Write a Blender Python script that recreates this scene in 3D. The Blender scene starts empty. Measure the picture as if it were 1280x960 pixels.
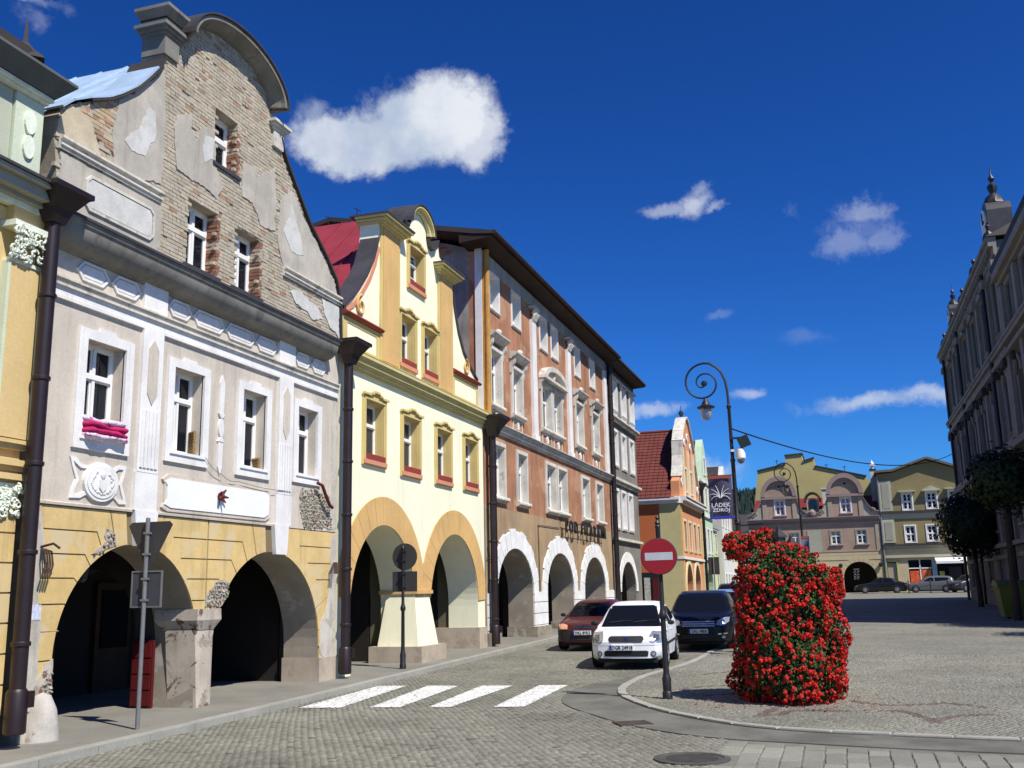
import bpy, bmesh, math, random
import numpy as np
from mathutils import Vector, Matrix, geometry
from mathutils.bvhtree import BVHTree
R = math.radians
PI = math.pi
random.seed(7)
rng = np.random.default_rng(7)
sc = bpy.context.scene
col = sc.collection

# ------------------------------------------------------------------ camera
cam_d = bpy.data.cameras.new('camera')
cam = bpy.data.objects.new('camera', cam_d)
col.objects.link(cam)
cam_d.sensor_width = 36.0
cam_d.lens = 35.156
cam_d.clip_end = 5000
_m = ((0.95042321, -0.08181616, -0.30000307),
      (0.31027872, 0.18571972, 0.93232789),
      (-0.020563, -0.97919064, 0.20189814))
cam.matrix_world = Matrix(((_m[0][0], -_m[0][1], -_m[0][2], 0.0),
                           (_m[1][0], -_m[1][1], -_m[1][2], 0.0),
                           (_m[2][0], -_m[2][1], -_m[2][2], 2.04),
                           (0, 0, 0, 1)))
sc.camera = cam

# ------------------------------------------------------------------ exposure, sun, sky
sc.view_settings.view_transform = 'Standard'
sc.view_settings.look = 'None'
sc.view_settings.exposure = 0.30
sc.view_settings.gamma = 1.0
sc.view_settings.use_curve_mapping = False
SUN_EL = R(52)
SUN_AZ = (0.875, -0.485)
sun_d = bpy.data.lights.new('sun', 'SUN')
sun_d.energy = 5.0
sun_d.angle = R(0.5)
sun_d.color = (1.0, 0.955, 0.87)
sun = bpy.data.objects.new('sun', sun_d)
col.objects.link(sun)
_sd = Vector((SUN_AZ[0]*math.cos(SUN_EL), SUN_AZ[1]*math.cos(SUN_EL), math.sin(SUN_EL)))
sun.rotation_euler = _sd.to_track_quat('Z', 'Y').to_euler()
sun.location = (20, -20, 40)

world = bpy.data.worlds.new('World')
sc.world = world
world.use_nodes = True


class NT:
    """small node-tree writer"""
    def __init__(s, nt):
        s.nt = nt
        nt.nodes.clear()

    def n(s, t, **kw):
        nd = s.nt.nodes.new(t)
        for k, v in kw.items():
            if k.startswith('i_'):
                nd.inputs[k[2:].replace('_', ' ')].default_value = v
            else:
                setattr(nd, k, v)
        return nd

    def l(s, a, b):
        s.nt.links.new(a, b)

    def put(s, sock, v):
        if isinstance(v, bpy.types.NodeSocket):
            s.nt.links.new(v, sock)
        else:
            sock.default_value = v

    def math(s, op, a, b=0.0, c=0.0, clamp=False):
        nd = s.nt.nodes.new('ShaderNodeMath')
        nd.operation = op
        nd.use_clamp = clamp
        s.put(nd.inputs[0], a)
        s.put(nd.inputs[1], b)
        s.put(nd.inputs[2], c)
        return nd.outputs[0]

    def vmath(s, op, a, b=(0, 0, 0)):
        nd = s.nt.nodes.new('ShaderNodeVectorMath')
        nd.operation = op
        s.put(nd.inputs[0], a)
        s.put(nd.inputs[1], b)
        return nd.outputs['Value'] if op in ('DOT_PRODUCT', 'LENGTH') else nd.outputs[0]

    def mix(s, f, a, b, mode='MIX'):
        nd = s.nt.nodes.new('ShaderNodeMix')
        nd.data_type = 'RGBA'
        nd.blend_type = mode
        s.put(nd.inputs[0], f)
        s.put(nd.inputs[6], a if not isinstance(a, tuple) else (*a[:3], 1))
        s.put(nd.inputs[7], b if not isinstance(b, tuple) else (*b[:3], 1))
        return nd.outputs[2]

    def ramp(s, v, lo, hi, a=0.0, b=1.0):
        nd = s.nt.nodes.new('ShaderNodeMapRange')
        nd.interpolation_type = 'SMOOTHSTEP'
        s.put(nd.inputs[0], v)
        nd.inputs[1].default_value = lo
        nd.inputs[2].default_value = hi
        nd.inputs[3].default_value = a
        nd.inputs[4].default_value = b
        return nd.outputs[0]

    def noise(s, vec, scale, detail=4.0, rough=0.55, dist=0.0):
        nd = s.nt.nodes.new('ShaderNodeTexNoise')
        s.put(nd.inputs['Vector'], vec)
        nd.inputs['Scale'].default_value = scale
        nd.inputs['Detail'].default_value = detail
        nd.inputs['Roughness'].default_value = rough
        nd.inputs['Distortion'].default_value = dist
        return nd.outputs[0]


def build_sky():
    t = NT(world.node_tree)
    out = t.n('ShaderNodeOutputWorld')
    bg = t.n('ShaderNodeBackground')
    bg.inputs['Strength'].default_value = 0.052
    sky = t.n('ShaderNodeTexSky')
    sky.sky_type = 'NISHITA'
    sky.sun_disc = False
    sky.sun_elevation = SUN_EL
    sky.sun_rotation = math.atan2(SUN_AZ[0], SUN_AZ[1])
    sky.altitude = 450
    sky.air_density = 1.0
    sky.dust_density = 0.35
    sky.ozone_density = 4.0
    hsv = t.n('ShaderNodeHueSaturation')
    hsv.inputs['Saturation'].default_value = 1.12
    hsv.inputs['Value'].default_value = SKY_VALUE
    t.l(sky.outputs[0], hsv.inputs['Color'])
    gm = t.n('ShaderNodeGamma')
    gm.inputs[1].default_value = 1.36
    t.l(hsv.outputs[0], gm.inputs[0])
    base = t.mix(1.0, gm.outputs[0], (0.27, 0.64, 1.06), 'MULTIPLY')
    tc = t.n('ShaderNodeTexCoord')
    d = tc.outputs['Generated']
    wn = t.n('ShaderNodeTexNoise')
    wn.inputs['Scale'].default_value = 7.0
    wn.inputs['Detail'].default_value = 8.0
    wn.inputs['Roughness'].default_value = 0.66
    t.l(d, wn.inputs['Vector'])
    off = t.vmath('SUBTRACT', wn.outputs['Color'], (.5, .5, .5))
    d0 = d
    d = t.vmath('ADD', d, t.vmath('MULTIPLY', off, (.085, .085, .07)))
    n1 = t.noise(d0, 11.0, 8.0, 0.66)
    n2 = t.noise(d0, 38.0, 7.0, 0.68)
    n3 = t.noise(d0, 6.0, 6.0, 0.6)
    nn = t.math('ADD', t.math('MULTIPLY', t.math('SUBTRACT', n1, 0.5), 1.5), t.math('MULTIPLY', t.math('SUBTRACT', n2, 0.5), 1.0))
    # clouds: (azimuth/elevation direction, half width, half height, density)
    total = None
    for (cx, cy, cz, a, b, dens, hard) in CLOUDS:
        C = Vector((cx, cy, cz)).normalized()
        Rv = C.cross(Vector((0, 0, 1))).normalized()
        Uv = Rv.cross(C).normalized()
        k = t.vmath('DOT_PRODUCT', d, tuple(C))
        u = t.math('DIVIDE', t.vmath('DOT_PRODUCT', d, tuple(Rv)), k)
        v = t.math('DIVIDE', t.vmath('DOT_PRODUCT', d, tuple(Uv)), k)
        u = t.math('DIVIDE', u, a)
        v = t.math('DIVIDE', v, b)
        r2 = t.math('SQRT', t.math('ADD', t.math('MULTIPLY', u, u), t.math('MULTIPLY', v, v)))
        m = t.math('SUBTRACT', 1.0, r2)
        m = t.math('ADD', m, t.math('MULTIPLY', nn, hard))
        m = t.ramp(m, 0.03, 0.46 if dens > .75 else 0.85, 0.0, dens)
        front = t.math('GREATER_THAN', k, 0.2)
        m = t.math('MULTIPLY', m, front)
        total = m if total is None else t.math('MAXIMUM', total, m)
    shade = t.ramp(t.math('ADD', t.math('MULTIPLY', n3, 0.6), t.math('MULTIPLY', n1, 0.4)), 0.36, 0.62)
    cl = t.mix(shade, (7.4, 8.8, 11.2), (13.2, 13.8, 14.6))
    fin = t.mix(total, base, cl)
    t.l(fin, bg.inputs['Color'])
    t.l(bg.outputs[0], out.inputs[0])


SKY_VALUE = 1.0
CLOUDS = []


def _cl(px, py, rx, ry, dens=0.8, hard=0.8):
    # direction from the bearing table of the clouds seen from the square
    x, y = (px-640)/1250.0, (py-480)/1250.0
    v = [_m[i][0]*x+_m[i][1]*y+_m[i][2] for i in range(3)]
    CLOUDS.append((v[0], v[1], v[2], rx/1250.0, ry/1250.0, dens, hard))


for c in [(448, 176, 100, 40, 0.88, .55), (540, 150, 100, 66, 0.95, .5), (398, 146, 24, 24, 0.4, .9), (588, 165, 50, 56, 0.8, .6), (495, 172, 90, 46, 0.9, .5),
          (822, 249, 38, 12, 0.38, 1.2), (856, 250, 40, 18, 0.62, 1.0), (868, 234, 22, 12, 0.34, 1.4), (886, 258, 32, 8, 0.4, 1.3),
          (1046, 294, 38, 24, 0.24, 1.7), (1072, 266, 44, 15, 0.30, 1.5), (1098, 288, 36, 18, 0.22, 1.8), (1070, 282, 60, 30, 0.12, 2.0),
          (1090, 508, 100, 15, 0.66, .6), (1160, 498, 52, 15, 0.62, .7), (930, 495, 32, 11, 0.45, .8), (822, 512, 44, 13, 0.5, .8),
          (880, 588, 62, 22, 0.6, .6), (905, 655, 80, 20, 0.4, .6), (22, 2, 60, 14, 0.45, .9), (2, 74, 26, 30, 0.3, .8), (45, 30, 22, 16, .2, 1.0),
          (900, 388, 26, 9, 0.14, .9), (1010, 430, 40, 14, 0.1, .8)]:
    _cl(*c)
build_sky()


# ------------------------------------------------------------------ materials
def _srgb(c):
    return tuple(((x/255.0)/12.92 if x/255.0 <= 0.04045 else ((x/255.0+0.055)/1.055)**2.4) for x in c)


MATS = {}


def mat(name, c, rough=0.85, var=0.12, vscale=1.6, fine=0.08, fscale=30.0, bump=0.3, bscale=55.0, stain=None, streak=0.0,
        metal=0.0, spec=0.35, coat=0.0, attr=False, bdist=0.01, flake=None):
    """plain procedural surface: base colour, large and fine variation, stains, relief"""
    if name in MATS:
        return MATS[name]
    m = bpy.data.materials.new(name)
    m.use_nodes = True
    t = NT(m.node_tree)
    out = t.n('ShaderNodeOutputMaterial')
    p = t.n('ShaderNodeBsdfPrincipled')
    geo = t.n('ShaderNodeNewGeometry')
    pos = geo.outputs['Position']
    if attr:
        at = t.n('ShaderNodeAttribute')
        at.attribute_name = 'Col'
        base = at.outputs['Color']
    else:
        base = (*c, 1)
    res = base
    if var:
        n = t.noise(pos, vscale, 5, 0.6)
        f = t.ramp(n, 0.3, 0.7)
        dark = tuple(x*(1-var) for x in (1, 1, 1))
        lite = tuple(min(1.5, x*(1+var)) for x in (1, 1, 1))
        res = t.mix(1.0, res, t.mix(f, dark, lite), 'MULTIPLY')
    if fine:
        n = t.noise(pos, fscale, 4, 0.7)
        f = t.ramp(n, 0.25, 0.75)
        res = t.mix(1.0, res, t.mix(f, (1-fine,)*3, (1+fine,)*3), 'MULTIPLY')
    if streak:
        mp = t.n('ShaderNodeMapping')
        mp.inputs['Scale'].default_value = (5.0, 5.0, 0.35)
        t.l(pos, mp.inputs['Vector'])
        n = t.noise(mp.outputs[0], 1.3, 5, 0.65)
        f = t.ramp(n, 0.48, 0.72, 0.0, streak)
        res = t.mix(f, res, t.mix(1.0, res, (0.42, 0.40, 0.37), 'MULTIPLY'))
    if stain:
        sc_col, amt, ss, thr = stain
        n = t.noise(pos, ss, 6, 0.62, 0.4)
        f = t.ramp(n, thr, thr+0.07, 0.0, amt)
        res = t.mix(f, res, sc_col)
    if flake:
        sc_col, amt, ss, thr = flake
        n = t.noise(pos, ss, 7, 0.68, 1.2)
        f = t.ramp(n, thr, thr+0.03, 0.0, amt)
        res = t.mix(f, res, sc_col)
    t.put(p.inputs['Base Color'], res)
    p.inputs['Roughness'].default_value = rough
    p.inputs['Metallic'].default_value = metal
    p.inputs['Specular IOR Level'].default_value = spec
    if coat:
        p.inputs['Coat Weight'].default_value = coat
        p.inputs['Coat Roughness'].default_value = 0.04
    if bump:
        bn = t.n('ShaderNodeBump')
        bn.inputs['Strength'].default_value = bump
        bn.inputs['Distance'].default_value = bdist
        n = t.noise(pos, bscale, 5, 0.65)
        t.l(n, bn.inputs['Height'])
        t.l(bn.outputs[0], p.inputs['Normal'])
    t.l(p.outputs[0], out.inputs[0])
    MATS[name] = m
    return m


def glass_mat(name, tint, solid=0.45, rough=0.03):
    if name in MATS:
        return MATS[name]
    m = bpy.data.materials.new(name)
    m.use_nodes = True
    t = NT(m.node_tree)
    out = t.n('ShaderNodeOutputMaterial')
    p = t.n('ShaderNodeBsdfPrincipled')
    geo = t.n('ShaderNodeNewGeometry')
    p.inputs['Base Color'].default_value = (*tint, 1)
    p.inputs['Roughness'].default_value = rough
    p.inputs['Specular IOR Level'].default_value = 0.9
    bn = t.n('ShaderNodeBump')
    bn.inputs['Strength'].default_value = 0.12
    bn.inputs['Distance'].default_value = 0.02
    t.l(t.noise(geo.outputs['Position'], 1.8, 2, 0.4), bn.inputs['Height'])
    t.l(bn.outputs[0], p.inputs['Normal'])
    tr = t.n('ShaderNodeBsdfTransparent')
    tr.inputs['Color'].default_value = (0.75, 0.8, 0.8, 1)
    mx = t.n('ShaderNodeMixShader')
    lw = t.n('ShaderNodeFresnel')
    lw.inputs['IOR'].default_value = 1.6
    f = t.math('ADD', lw.outputs[0], solid, clamp=True)
    t.put(mx.inputs[0], f)
    t.l(tr.outputs[0], mx.inputs[1])
    t.l(p.outputs[0], mx.inputs[2])
    t.l(mx.outputs[0], out.inputs[0])
    MATS[name] = m
    return m


# ------------------------------------------------------------------ objects and meshes
def pip(x, z, poly):
    c = False
    j = len(poly)-1
    for i in range(len(poly)):
        xi, zi = poly[i]
        xj, zj = poly[j]
        if (zi > z) != (zj > z) and x < (xj-xi)*(z-zi)/(zj-zi+1e-12)+xi:
            c = not c
        j = i
    return c


def poly_area(p):
    return 0.5*sum(p[i][0]*p[(i+1) % len(p)][1]-p[(i+1) % len(p)][0]*p[i][1] for i in range(len(p)))


def clean_poly(p, eps=0.004):
    q = []
    for a in p:
        if not q or math.dist(a, q[-1]) > eps:
            q.append(a)
    while len(q) > 2 and math.dist(q[0], q[-1]) <= eps:
        q.pop()
    return q


def inset(p, d):
    """shrink a polygon by d (mitred)"""
    p = clean_poly(p, 0.012)
    if len(p) < 3:
        return None
    if poly_area(p) < 0:
        p = p[::-1]
    n = len(p)
    out = []
    for i in range(n):
        a, b, c = p[i-1], p[i], p[(i+1) % n]
        e1 = Vector((b[0]-a[0], b[1]-a[1])).normalized()
        e2 = Vector((c[0]-b[0], c[1]-b[1])).normalized()
        n1 = Vector((-e1.y, e1.x))
        n2 = Vector((-e2.y, e2.x))
        m = n1+n2
        k = 1+n1.dot(n2)
        if k < 0.25:
            k = 0.25
        out.append((b[0]+m.x/k*d, b[1]+m.y/k*d))
    if poly_area(out) < 0.004:
        return None
    return out


def arc(cx, cz, rx, rz, a0, a1, n):
    return [(cx+rx*math.cos(R(a0+(a1-a0)*i/n)), cz+rz*math.sin(R(a0+(a1-a0)*i/n))) for i in range(n+1)]


class MB:
    def __init__(s):
        s.v, s.f, s.m, s.c = [], [], [], []
        s.colr = None

    def face(s, pts, mi=0):
        b = len(s.v)
        s.v += [tuple(p) for p in pts]
        s.f.append(tuple(range(b, b+len(pts))))
        s.m.append(mi)
        s.c.append(s.colr)

    def faces(s, pts, fs, mi=0):
        b = len(s.v)
        s.v += [tuple(p) for p in pts]
        for f in fs:
            s.f.append(tuple(b+i for i in f))
            s.m.append(mi)
            s.c.append(s.colr)

    def box(s, x0, x1, y0, y1, z0, z1, mi=0):
        s.faces([(x0, y0, z0), (x1, y0, z0), (x1, y1, z0), (x0, y1, z0), (x0, y0, z1), (x1, y0, z1), (x1, y1, z1), (x0, y1, z1)],
                [(0, 1, 5, 4), (1, 2, 6, 5), (2, 3, 7, 6), (3, 0, 4, 7), (4, 5, 6, 7), (3, 2, 1, 0)], mi)
        return s

    def obox(s, c, ax, ay, az, mi=0):
        """box from centre and three half-axis vectors"""
        c, ax, ay, az = Vector(c), Vector(ax), Vector(ay), Vector(az)
        p = []
        for k in (-1, 1):
            for (i, j) in ((-1, -1), (1, -1), (1, 1), (-1, 1)):
                p.append(c+ax*i+ay*j+az*k)
        s.faces(p, [(0, 1, 5, 4), (1, 2, 6, 5), (2, 3, 7, 6), (3, 0, 4, 7), (4, 5, 6, 7), (3, 2, 1, 0)], mi)
        return s

    def slab(s, poly, y0, y1, holes=(), mi=0, ms=None, back=True):
        """polygon in the x-z plane with thickness y0 (front) .. y1 (back)"""
        ms = mi if ms is None else ms
        loops = [poly]+list(holes)
        flat = [p for lp in loops for p in lp]
        tris = geometry.tessellate_polygon([[Vector((p[0], p[1], 0)) for p in lp] for lp in loops])
        b = len(s.v)
        n = len(flat)
        s.v += [(p[0], y0, p[1]) for p in flat]+[(p[0], y1, p[1]) for p in flat]
        for a in tris:
            A, B, C = (flat[a[0]], flat[a[1]], flat[a[2]])
            cr = (B[0]-A[0])*(C[1]-A[1])-(C[0]-A[0])*(B[1]-A[1])
            if abs(cr) < 1e-9:
                continue
            t = a if cr > 0 else (a[0], a[2], a[1])
            s.f.append((b+t[0], b+t[1], b+t[2]))
            s.m.append(mi)
            s.c.append(s.colr)
            if back:
                s.f.append((b+n+t[0], b+n+t[2], b+n+t[1]))
                s.m.append(mi)
                s.c.append(s.colr)
        k = 0
        for li, lp in enumerate(loops):
            ccw = poly_area(lp) > 0
            if li > 0:
                ccw = not ccw
            for i in range(len(lp)):
                j = (i+1) % len(lp)
                q = (b+k+i, b+n+k+i, b+n+k+j, b+k+j)
                if ccw:
                    q = q[::-1]
                s.f.append(q)
                s.m.append(ms)
                s.c.append(s.colr)
            k += len(lp)
        return s

    def flatslab(s, poly, z0, z1, mi=0):
        """polygon in the x-y plane with thickness z0..z1"""
        t = MB()
        t.slab(poly, 0, 1)
        b = len(s.v)
        s.v += [(x, z, z1 if y == 0 else z0) for (x, y, z) in t.v]
        for f in t.f:
            s.f.append(tuple(b+i for i in f))
            s.m.append(mi)
            s.c.append(s.colr)
        return s

    def extr(s, prof, x0, x1, mi=0, closed=True, sx0=0.0, sx1=0.0):
        """profile of (y,z) points swept along x; sx0/sx1 mitre the ends outward in proportion to -y"""
        b = len(s.v)
        n = len(prof)
        s.v += [(x0+sx0*p[0], p[0], p[1]) for p in prof]+[(x1-sx1*p[0], p[0], p[1]) for p in prof]
        for i in range(n if closed else n-1):
            j = (i+1) % n
            s.f.append((b+i, b+j, b+n+j, b+n+i))
            s.m.append(mi)
            s.c.append(s.colr)
        if closed:
            s.f.append(tuple(b+i for i in range(n))[::-1])
            s.f.append(tuple(b+n+i for i in range(n)))
            s.m += [mi, mi]
            s.c += [s.colr]*2
        return s

    def tube(s, path, r, n=8, mi=0, cap=True):
        path = [Vector(p) for p in path]
        rs = r if isinstance(r, (list, tuple)) else [r]*len(path)
        b = len(s.v)
        up = Vector((0, 0, 1))
        prev = None
        for i, p in enumerate(path):
            d = (path[min(i+1, len(path)-1)]-path[max(i-1, 0)])
            if d.length < 1e-9:
                d = up.copy()
            d.normalize()
            if prev is None:
                a = d.cross(up)
                if a.length < 1e-3:
                    a = Vector((1, 0, 0))
                a.normalize()
            else:
                a = prev-d*prev.dot(d)
                a.normalize()
            prev = a
            c = d.cross(a)
            for k in range(n):
                w = 2*PI*k/n
                q = p+(a*math.cos(w)+c*math.sin(w))*rs[i]
                s.v.append(tuple(q))
        for i in range(len(path)-1):
            for k in range(n):
                k2 = (k+1) % n
                s.f.append((b+i*n+k, b+i*n+k2, b+(i+1)*n+k2, b+(i+1)*n+k))
                s.m.append(mi)
                s.c.append(s.colr)
        if cap:
            s.f.append(tuple(b+k for k in range(n))[::-1])
            s.f.append(tuple(b+(len(path)-1)*n+k for k in range(n)))
            s.m += [mi, mi]
            s.c += [s.colr]*2
        return s

    def lathe(s, prof, n=16, c=(0, 0, 0), mi=0, axis='z'):
        b = len(s.v)
        for (r, z) in prof:
            for k in range(n):
                w = 2*PI*k/n
                if axis == 'z':
                    s.v.append((c[0]+r*math.cos(w), c[1]+r*math.sin(w), c[2]+z))
                elif axis == 'y':
                    s.v.append((c[0]+r*math.cos(w), c[1]+z, c[2]-r*math.sin(w)))
                else:
                    s.v.append((c[0]+z, c[1]+r*math.cos(w), c[2]+r*math.sin(w)))
        for i in range(len(prof)-1):
            for k in range(n):
                k2 = (k+1) % n
                s.f.append((b+i*n+k, b+i*n+k2, b+(i+1)*n+k2, b+(i+1)*n+k))
                s.m.append(mi)
                s.c.append(s.colr)
        s.f.append(tuple(b+k for k in range(n))[::-1])
        s.f.append(tuple(b+(len(prof)-1)*n+k for k in range(n)))
        s.m += [mi, mi]
        s.c += [s.colr]*2
        return s

    def mesh(s, name, mats, off=(0, 0, 0), smooth=False, angle=35):
        me = bpy.data.meshes.new(name)
        if off != (0, 0, 0):
            vv = [(p[0]-off[0], p[1]-off[1], p[2]-off[2]) for p in s.v]
        else:
            vv = s.v
        me.from_pydata(vv, [], s.f)
        mats = mats if isinstance(mats, (list, tuple)) else [mats]
        for m in mats:
            me.materials.append(m)
        if len(mats) > 1:
            me.polygons.foreach_set('material_index', s.m)
        if any(c is not None for c in s.c):
            a = me.color_attributes.new('Col', 'FLOAT_COLOR', 'CORNER')
            lt = np.empty(len(me.polygons), dtype=np.int32)
            me.polygons.foreach_get('loop_total', lt)
            cc = np.array([(c or (1, 1, 1))+(1.0,) for c in s.c], dtype=np.float32)
            a.data.foreach_set('color', np.repeat(cc, lt, axis=0).ravel())
        if smooth:
            me.shade_smooth()
            if angle:
                me.set_sharp_from_angle(angle=R(angle))
        me.update()
        return me


def link(name, data, parent=None, loc=None, rot=None):
    o = bpy.data.objects.new(name, data)
    col.objects.link(o)
    if parent is not None:
        o.parent = parent
    if loc is not None:
        o.location = loc
    if rot is not None:
        o.rotation_euler = rot
    return o


def thing(name, label, cat, loc=(0, 0, 0), rz=0.0, group=None, data=None):
    o = link(name, data, None, loc, (0, 0, rz))
    o['label'] = label
    o['category'] = cat
    if group:
        o['group'] = group
    return o


def structure(name, mb, mats, **kw):
    o = link(name, mb.mesh(name, mats, **kw))
    o['kind'] = 'structure'
    return o


class Frame:
    """a building or thing laid out in facade coordinates: s along the front, y into the depth, z up"""
    def __init__(s, root, off):
        s.root = root
        s.off = off

    def part(s, name, mb, mats, parent=None, smooth=False, angle=35, label=None, stuff=False):
        p = parent or s.root
        if parent is not None and parent is not s.root:
            off = tuple(Vector(s.off)+parent.location) if parent.parent is s.root else s.off
        else:
            off = s.off
        o = link(name, mb.mesh(name, mats, off=off, smooth=smooth, angle=angle), p)
        if label:
            o['label'] = label
        if stuff:
            o['kind'] = 'stuff'
        return o


def left_front(name, label, cat, s0, z0=None, X=-10.25, group=None):
    z0 = 0.01*s0+0.12 if z0 is None else z0
    root = thing(name, label, cat, (X, s0, z0), R(90), group)
    return Frame(root, (s0, 0, z0))


def dup(o, parent=None):
    c = o.copy()
    col.objects.link(c)
    c.parent = parent
    for ch in list(o.children):
        dup(ch, c)
    return c

# ------------------------------------------------------------------ material set
M_glass = glass_mat('window_glass', (0.012, 0.018, 0.028), 0.50)
M_glass_g = glass_mat('pale_glass', (0.07, 0.075, 0.08), 0.40, 0.06)
M_white = mat('white_paint', (0.78, 0.77, 0.74), 0.55, 0.05, fine=0.03, bump=0.1)
M_trimw = mat('white_render', (0.74, 0.72, 0.69), 0.8, 0.08, streak=0.2, bump=0.25)
M_trimdirty = mat('dirty_white_render', (0.60, 0.56, 0.49), 0.85, 0.14, streak=0.55, bump=0.35, stain=((0.2, 0.18, 0.15), 0.6, 3.0, 0.6))
M_pink = mat('pinkish_grey_plaster', (0.56, 0.495, 0.41), 0.9, 0.10, 0.9, streak=0.36, stain=((0.44, 0.40, 0.34), 0.6, 1.4, 0.58), bump=0.35)
M_pinkgable = mat('weathered_gable_plaster', (0.44, 0.40, 0.335), 0.9, 0.14, 1.6, streak=0.3, stain=((0.34, 0.32, 0.28), 0.6, 2.0, 0.58), bump=0.5)
M_palepatch = mat('pale_new_plaster', (0.56, 0.55, 0.51), 0.9, 0.1, 3.0, bump=0.5, stain=((0.50, 0.48, 0.44), 0.7, 5.0, 0.55))
M_cove = mat('grey_cove_plaster', (0.20, 0.19, 0.165), 0.9, 0.18, 1.6, streak=0.4, stain=((0.12, 0.115, 0.10), 0.7, 2.2, 0.57), bump=0.4)
M_yellow = mat('ochre_render', (0.62, 0.445, 0.19), 0.88, 0.10, 1.4, streak=0.34, stain=((0.60, 0.47, 0.26), 0.7, 1.7, 0.55), bump=0.3)
M_yellow_p = mat('patchy_ochre_render', (0.62, 0.44, 0.18), 0.88, 0.1, 1.4, streak=0.2, stain=((0.58, 0.47, 0.30), 0.75, 1.5, 0.50), bump=0.35)
M_groove = mat('dark_joint_mortar', (0.20, 0.15, 0.08), 0.95, 0.1, bump=0.2)  # dark mortar behind the render blocks, showing in their joints
M_basep = mat('bare_grey_plaster', (0.48, 0.42, 0.34), 0.92, 0.15, 2.2, streak=0.3, stain=((0.26, 0.21, 0.16), 0.75, 2.4, 0.56), flake=((0.12, 0.06, 0.045), 0.9, 1.9, 0.57), bump=0.6)
M_brick = mat('old_brick', (1, 1, 1), 0.92, 0.1, 3.0, fine=0.14, fscale=60, bump=0.6, bscale=70, attr=True)
M_mortar = mat('lime_mortar', (0.37, 0.325, 0.25), 0.95, 0.18, 4.0, bump=0.6)
M_rubble = mat('rubble_stone', (1, 1, 1), 0.95, 0.1, 4.0, fine=0.2, fscale=50, bump=0.7, bscale=60, attr=True)
M_cream = mat('cream_render', (0.86, 0.83, 0.60), 0.85, 0.04, 0.8, fine=0.04, bump=0.2, streak=0.12)
M_bframe = mat('mustard_trim', (0.60, 0.47, 0.19), 0.8, 0.05, bump=0.15)
M_bolive = mat('olive_yellow_cornice', (0.58, 0.50, 0.22), 0.8, 0.06, bump=0.15)
M_borange = mat('apricot_render', (0.62, 0.39, 0.15), 0.85, 0.08, 1.0, bump=0.2, streak=0.18)
M_redtrim = mat('dark_red_ledge', (0.26, 0.045, 0.03), 0.6, 0.08, bump=0.1)
M_salmon = mat('salmon_sill', (0.60, 0.26, 0.15), 0.8, 0.06, bump=0.15)
M_sandst = mat('beige_plinth_stone', (0.42, 0.35, 0.27), 0.9, 0.12, 2.0, stain=((0.3, 0.24, 0.18), 0.5, 3.0, 0.55), bump=0.5)
M_orange = mat('worn_orange_render', (0.37, 0.175, 0.095), 0.9, 0.18, 1.0, streak=0.5, stain=((0.46, 0.28, 0.17), 0.7, 1.1, 0.54), bump=0.35)
M_tan = mat('worn_tan_render', (0.37, 0.255, 0.14), 0.9, 0.16, 1.0, streak=0.5, stain=((0.30, 0.24, 0.17), 0.7, 1.5, 0.54), bump=0.4)
M_chalk = mat('chalk_white_stone', (0.76, 0.75, 0.72), 0.9, 0.08, 2.0, stain=((0.5, 0.46, 0.4), 0.7, 3.5, 0.6), bump=0.4)
M_greywall = mat('dark_grey_cement_wall', (0.27, 0.26, 0.235), 0.95, 0.25, 0.9, streak=0.4, stain=((0.38, 0.36, 0.32), 0.7, 1.1, 0.6), bump=0.5)
M_greyfront = mat('grey_weathered_front', (0.20, 0.185, 0.16), 0.95, 0.2, 1.0, streak=0.5, bump=0.5)
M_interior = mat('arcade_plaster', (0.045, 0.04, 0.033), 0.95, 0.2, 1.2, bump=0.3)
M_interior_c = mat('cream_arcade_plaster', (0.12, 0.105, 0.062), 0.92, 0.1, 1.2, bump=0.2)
M_intrados = mat('greyish_reveal_plaster', (0.29, 0.25, 0.195), 0.92, 0.14, 1.5, bump=0.4, stain=((0.40, 0.37, 0.32), 0.8, 1.6, 0.58))
M_pipe = mat('brown_metal_pipe', (0.016, 0.007, 0.007), 0.45, 0.2, 3.0, bump=0.1, spec=0.5)
M_rust = mat('ochre_zinc_pipe', (0.45, 0.23, 0.05), 0.6, 0.2, 2.0, bump=0.1)
M_black = mat('black_iron', (0.012, 0.012, 0.014), 0.5, 0.1, bump=0.15, spec=0.5)
M_darkmetal = mat('dark_sheet_metal', (0.055, 0.05, 0.052), 0.5, 0.2, 2.0, bump=0.1, spec=0.5)
M_grey_metal = mat('galvanised_steel', (0.22, 0.22, 0.22), 0.45, 0.1, 4.0, bump=0.05, metal=0.4, spec=0.5)
M_signback = mat('grey_sign_back', (0.045, 0.042, 0.042), 0.6, 0.12, bump=0.05)
M_blueroof = mat('pale_blue_sheet_roof', (0.36, 0.47, 0.60), 0.5, 0.12, 2.0, stain=((0.28, 0.16, 0.10), 0.8, 1.2, 0.68), bump=0.1, spec=0.5)
M_redroof = mat('crimson_sheet_roof', (0.25, 0.028, 0.040), 0.6, 0.14, 1.4, bump=0.15, streak=0.15)
M_tile = mat('clay_roof_tile', (0.15, 0.036, 0.027), 0.8, 0.18, 1.5, fine=0.15, bump=0.4)
M_slate = mat('dark_roofing', (0.045, 0.038, 0.036), 0.8, 0.2, 1.0, bump=0.3)
M_soffit = mat('brown_soffit_boards', (0.03, 0.018, 0.014), 0.85, 0.2, 1.5, bump=0.3)
M_curtain = mat('net_curtain', (0.62, 0.61, 0.58), 0.9, 0.06, 5.0, bump=0.1)
M_trimoff = mat('off_white_render', (0.58, 0.55, 0.49), 0.85, 0.12, streak=0.4, bump=0.3)
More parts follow.
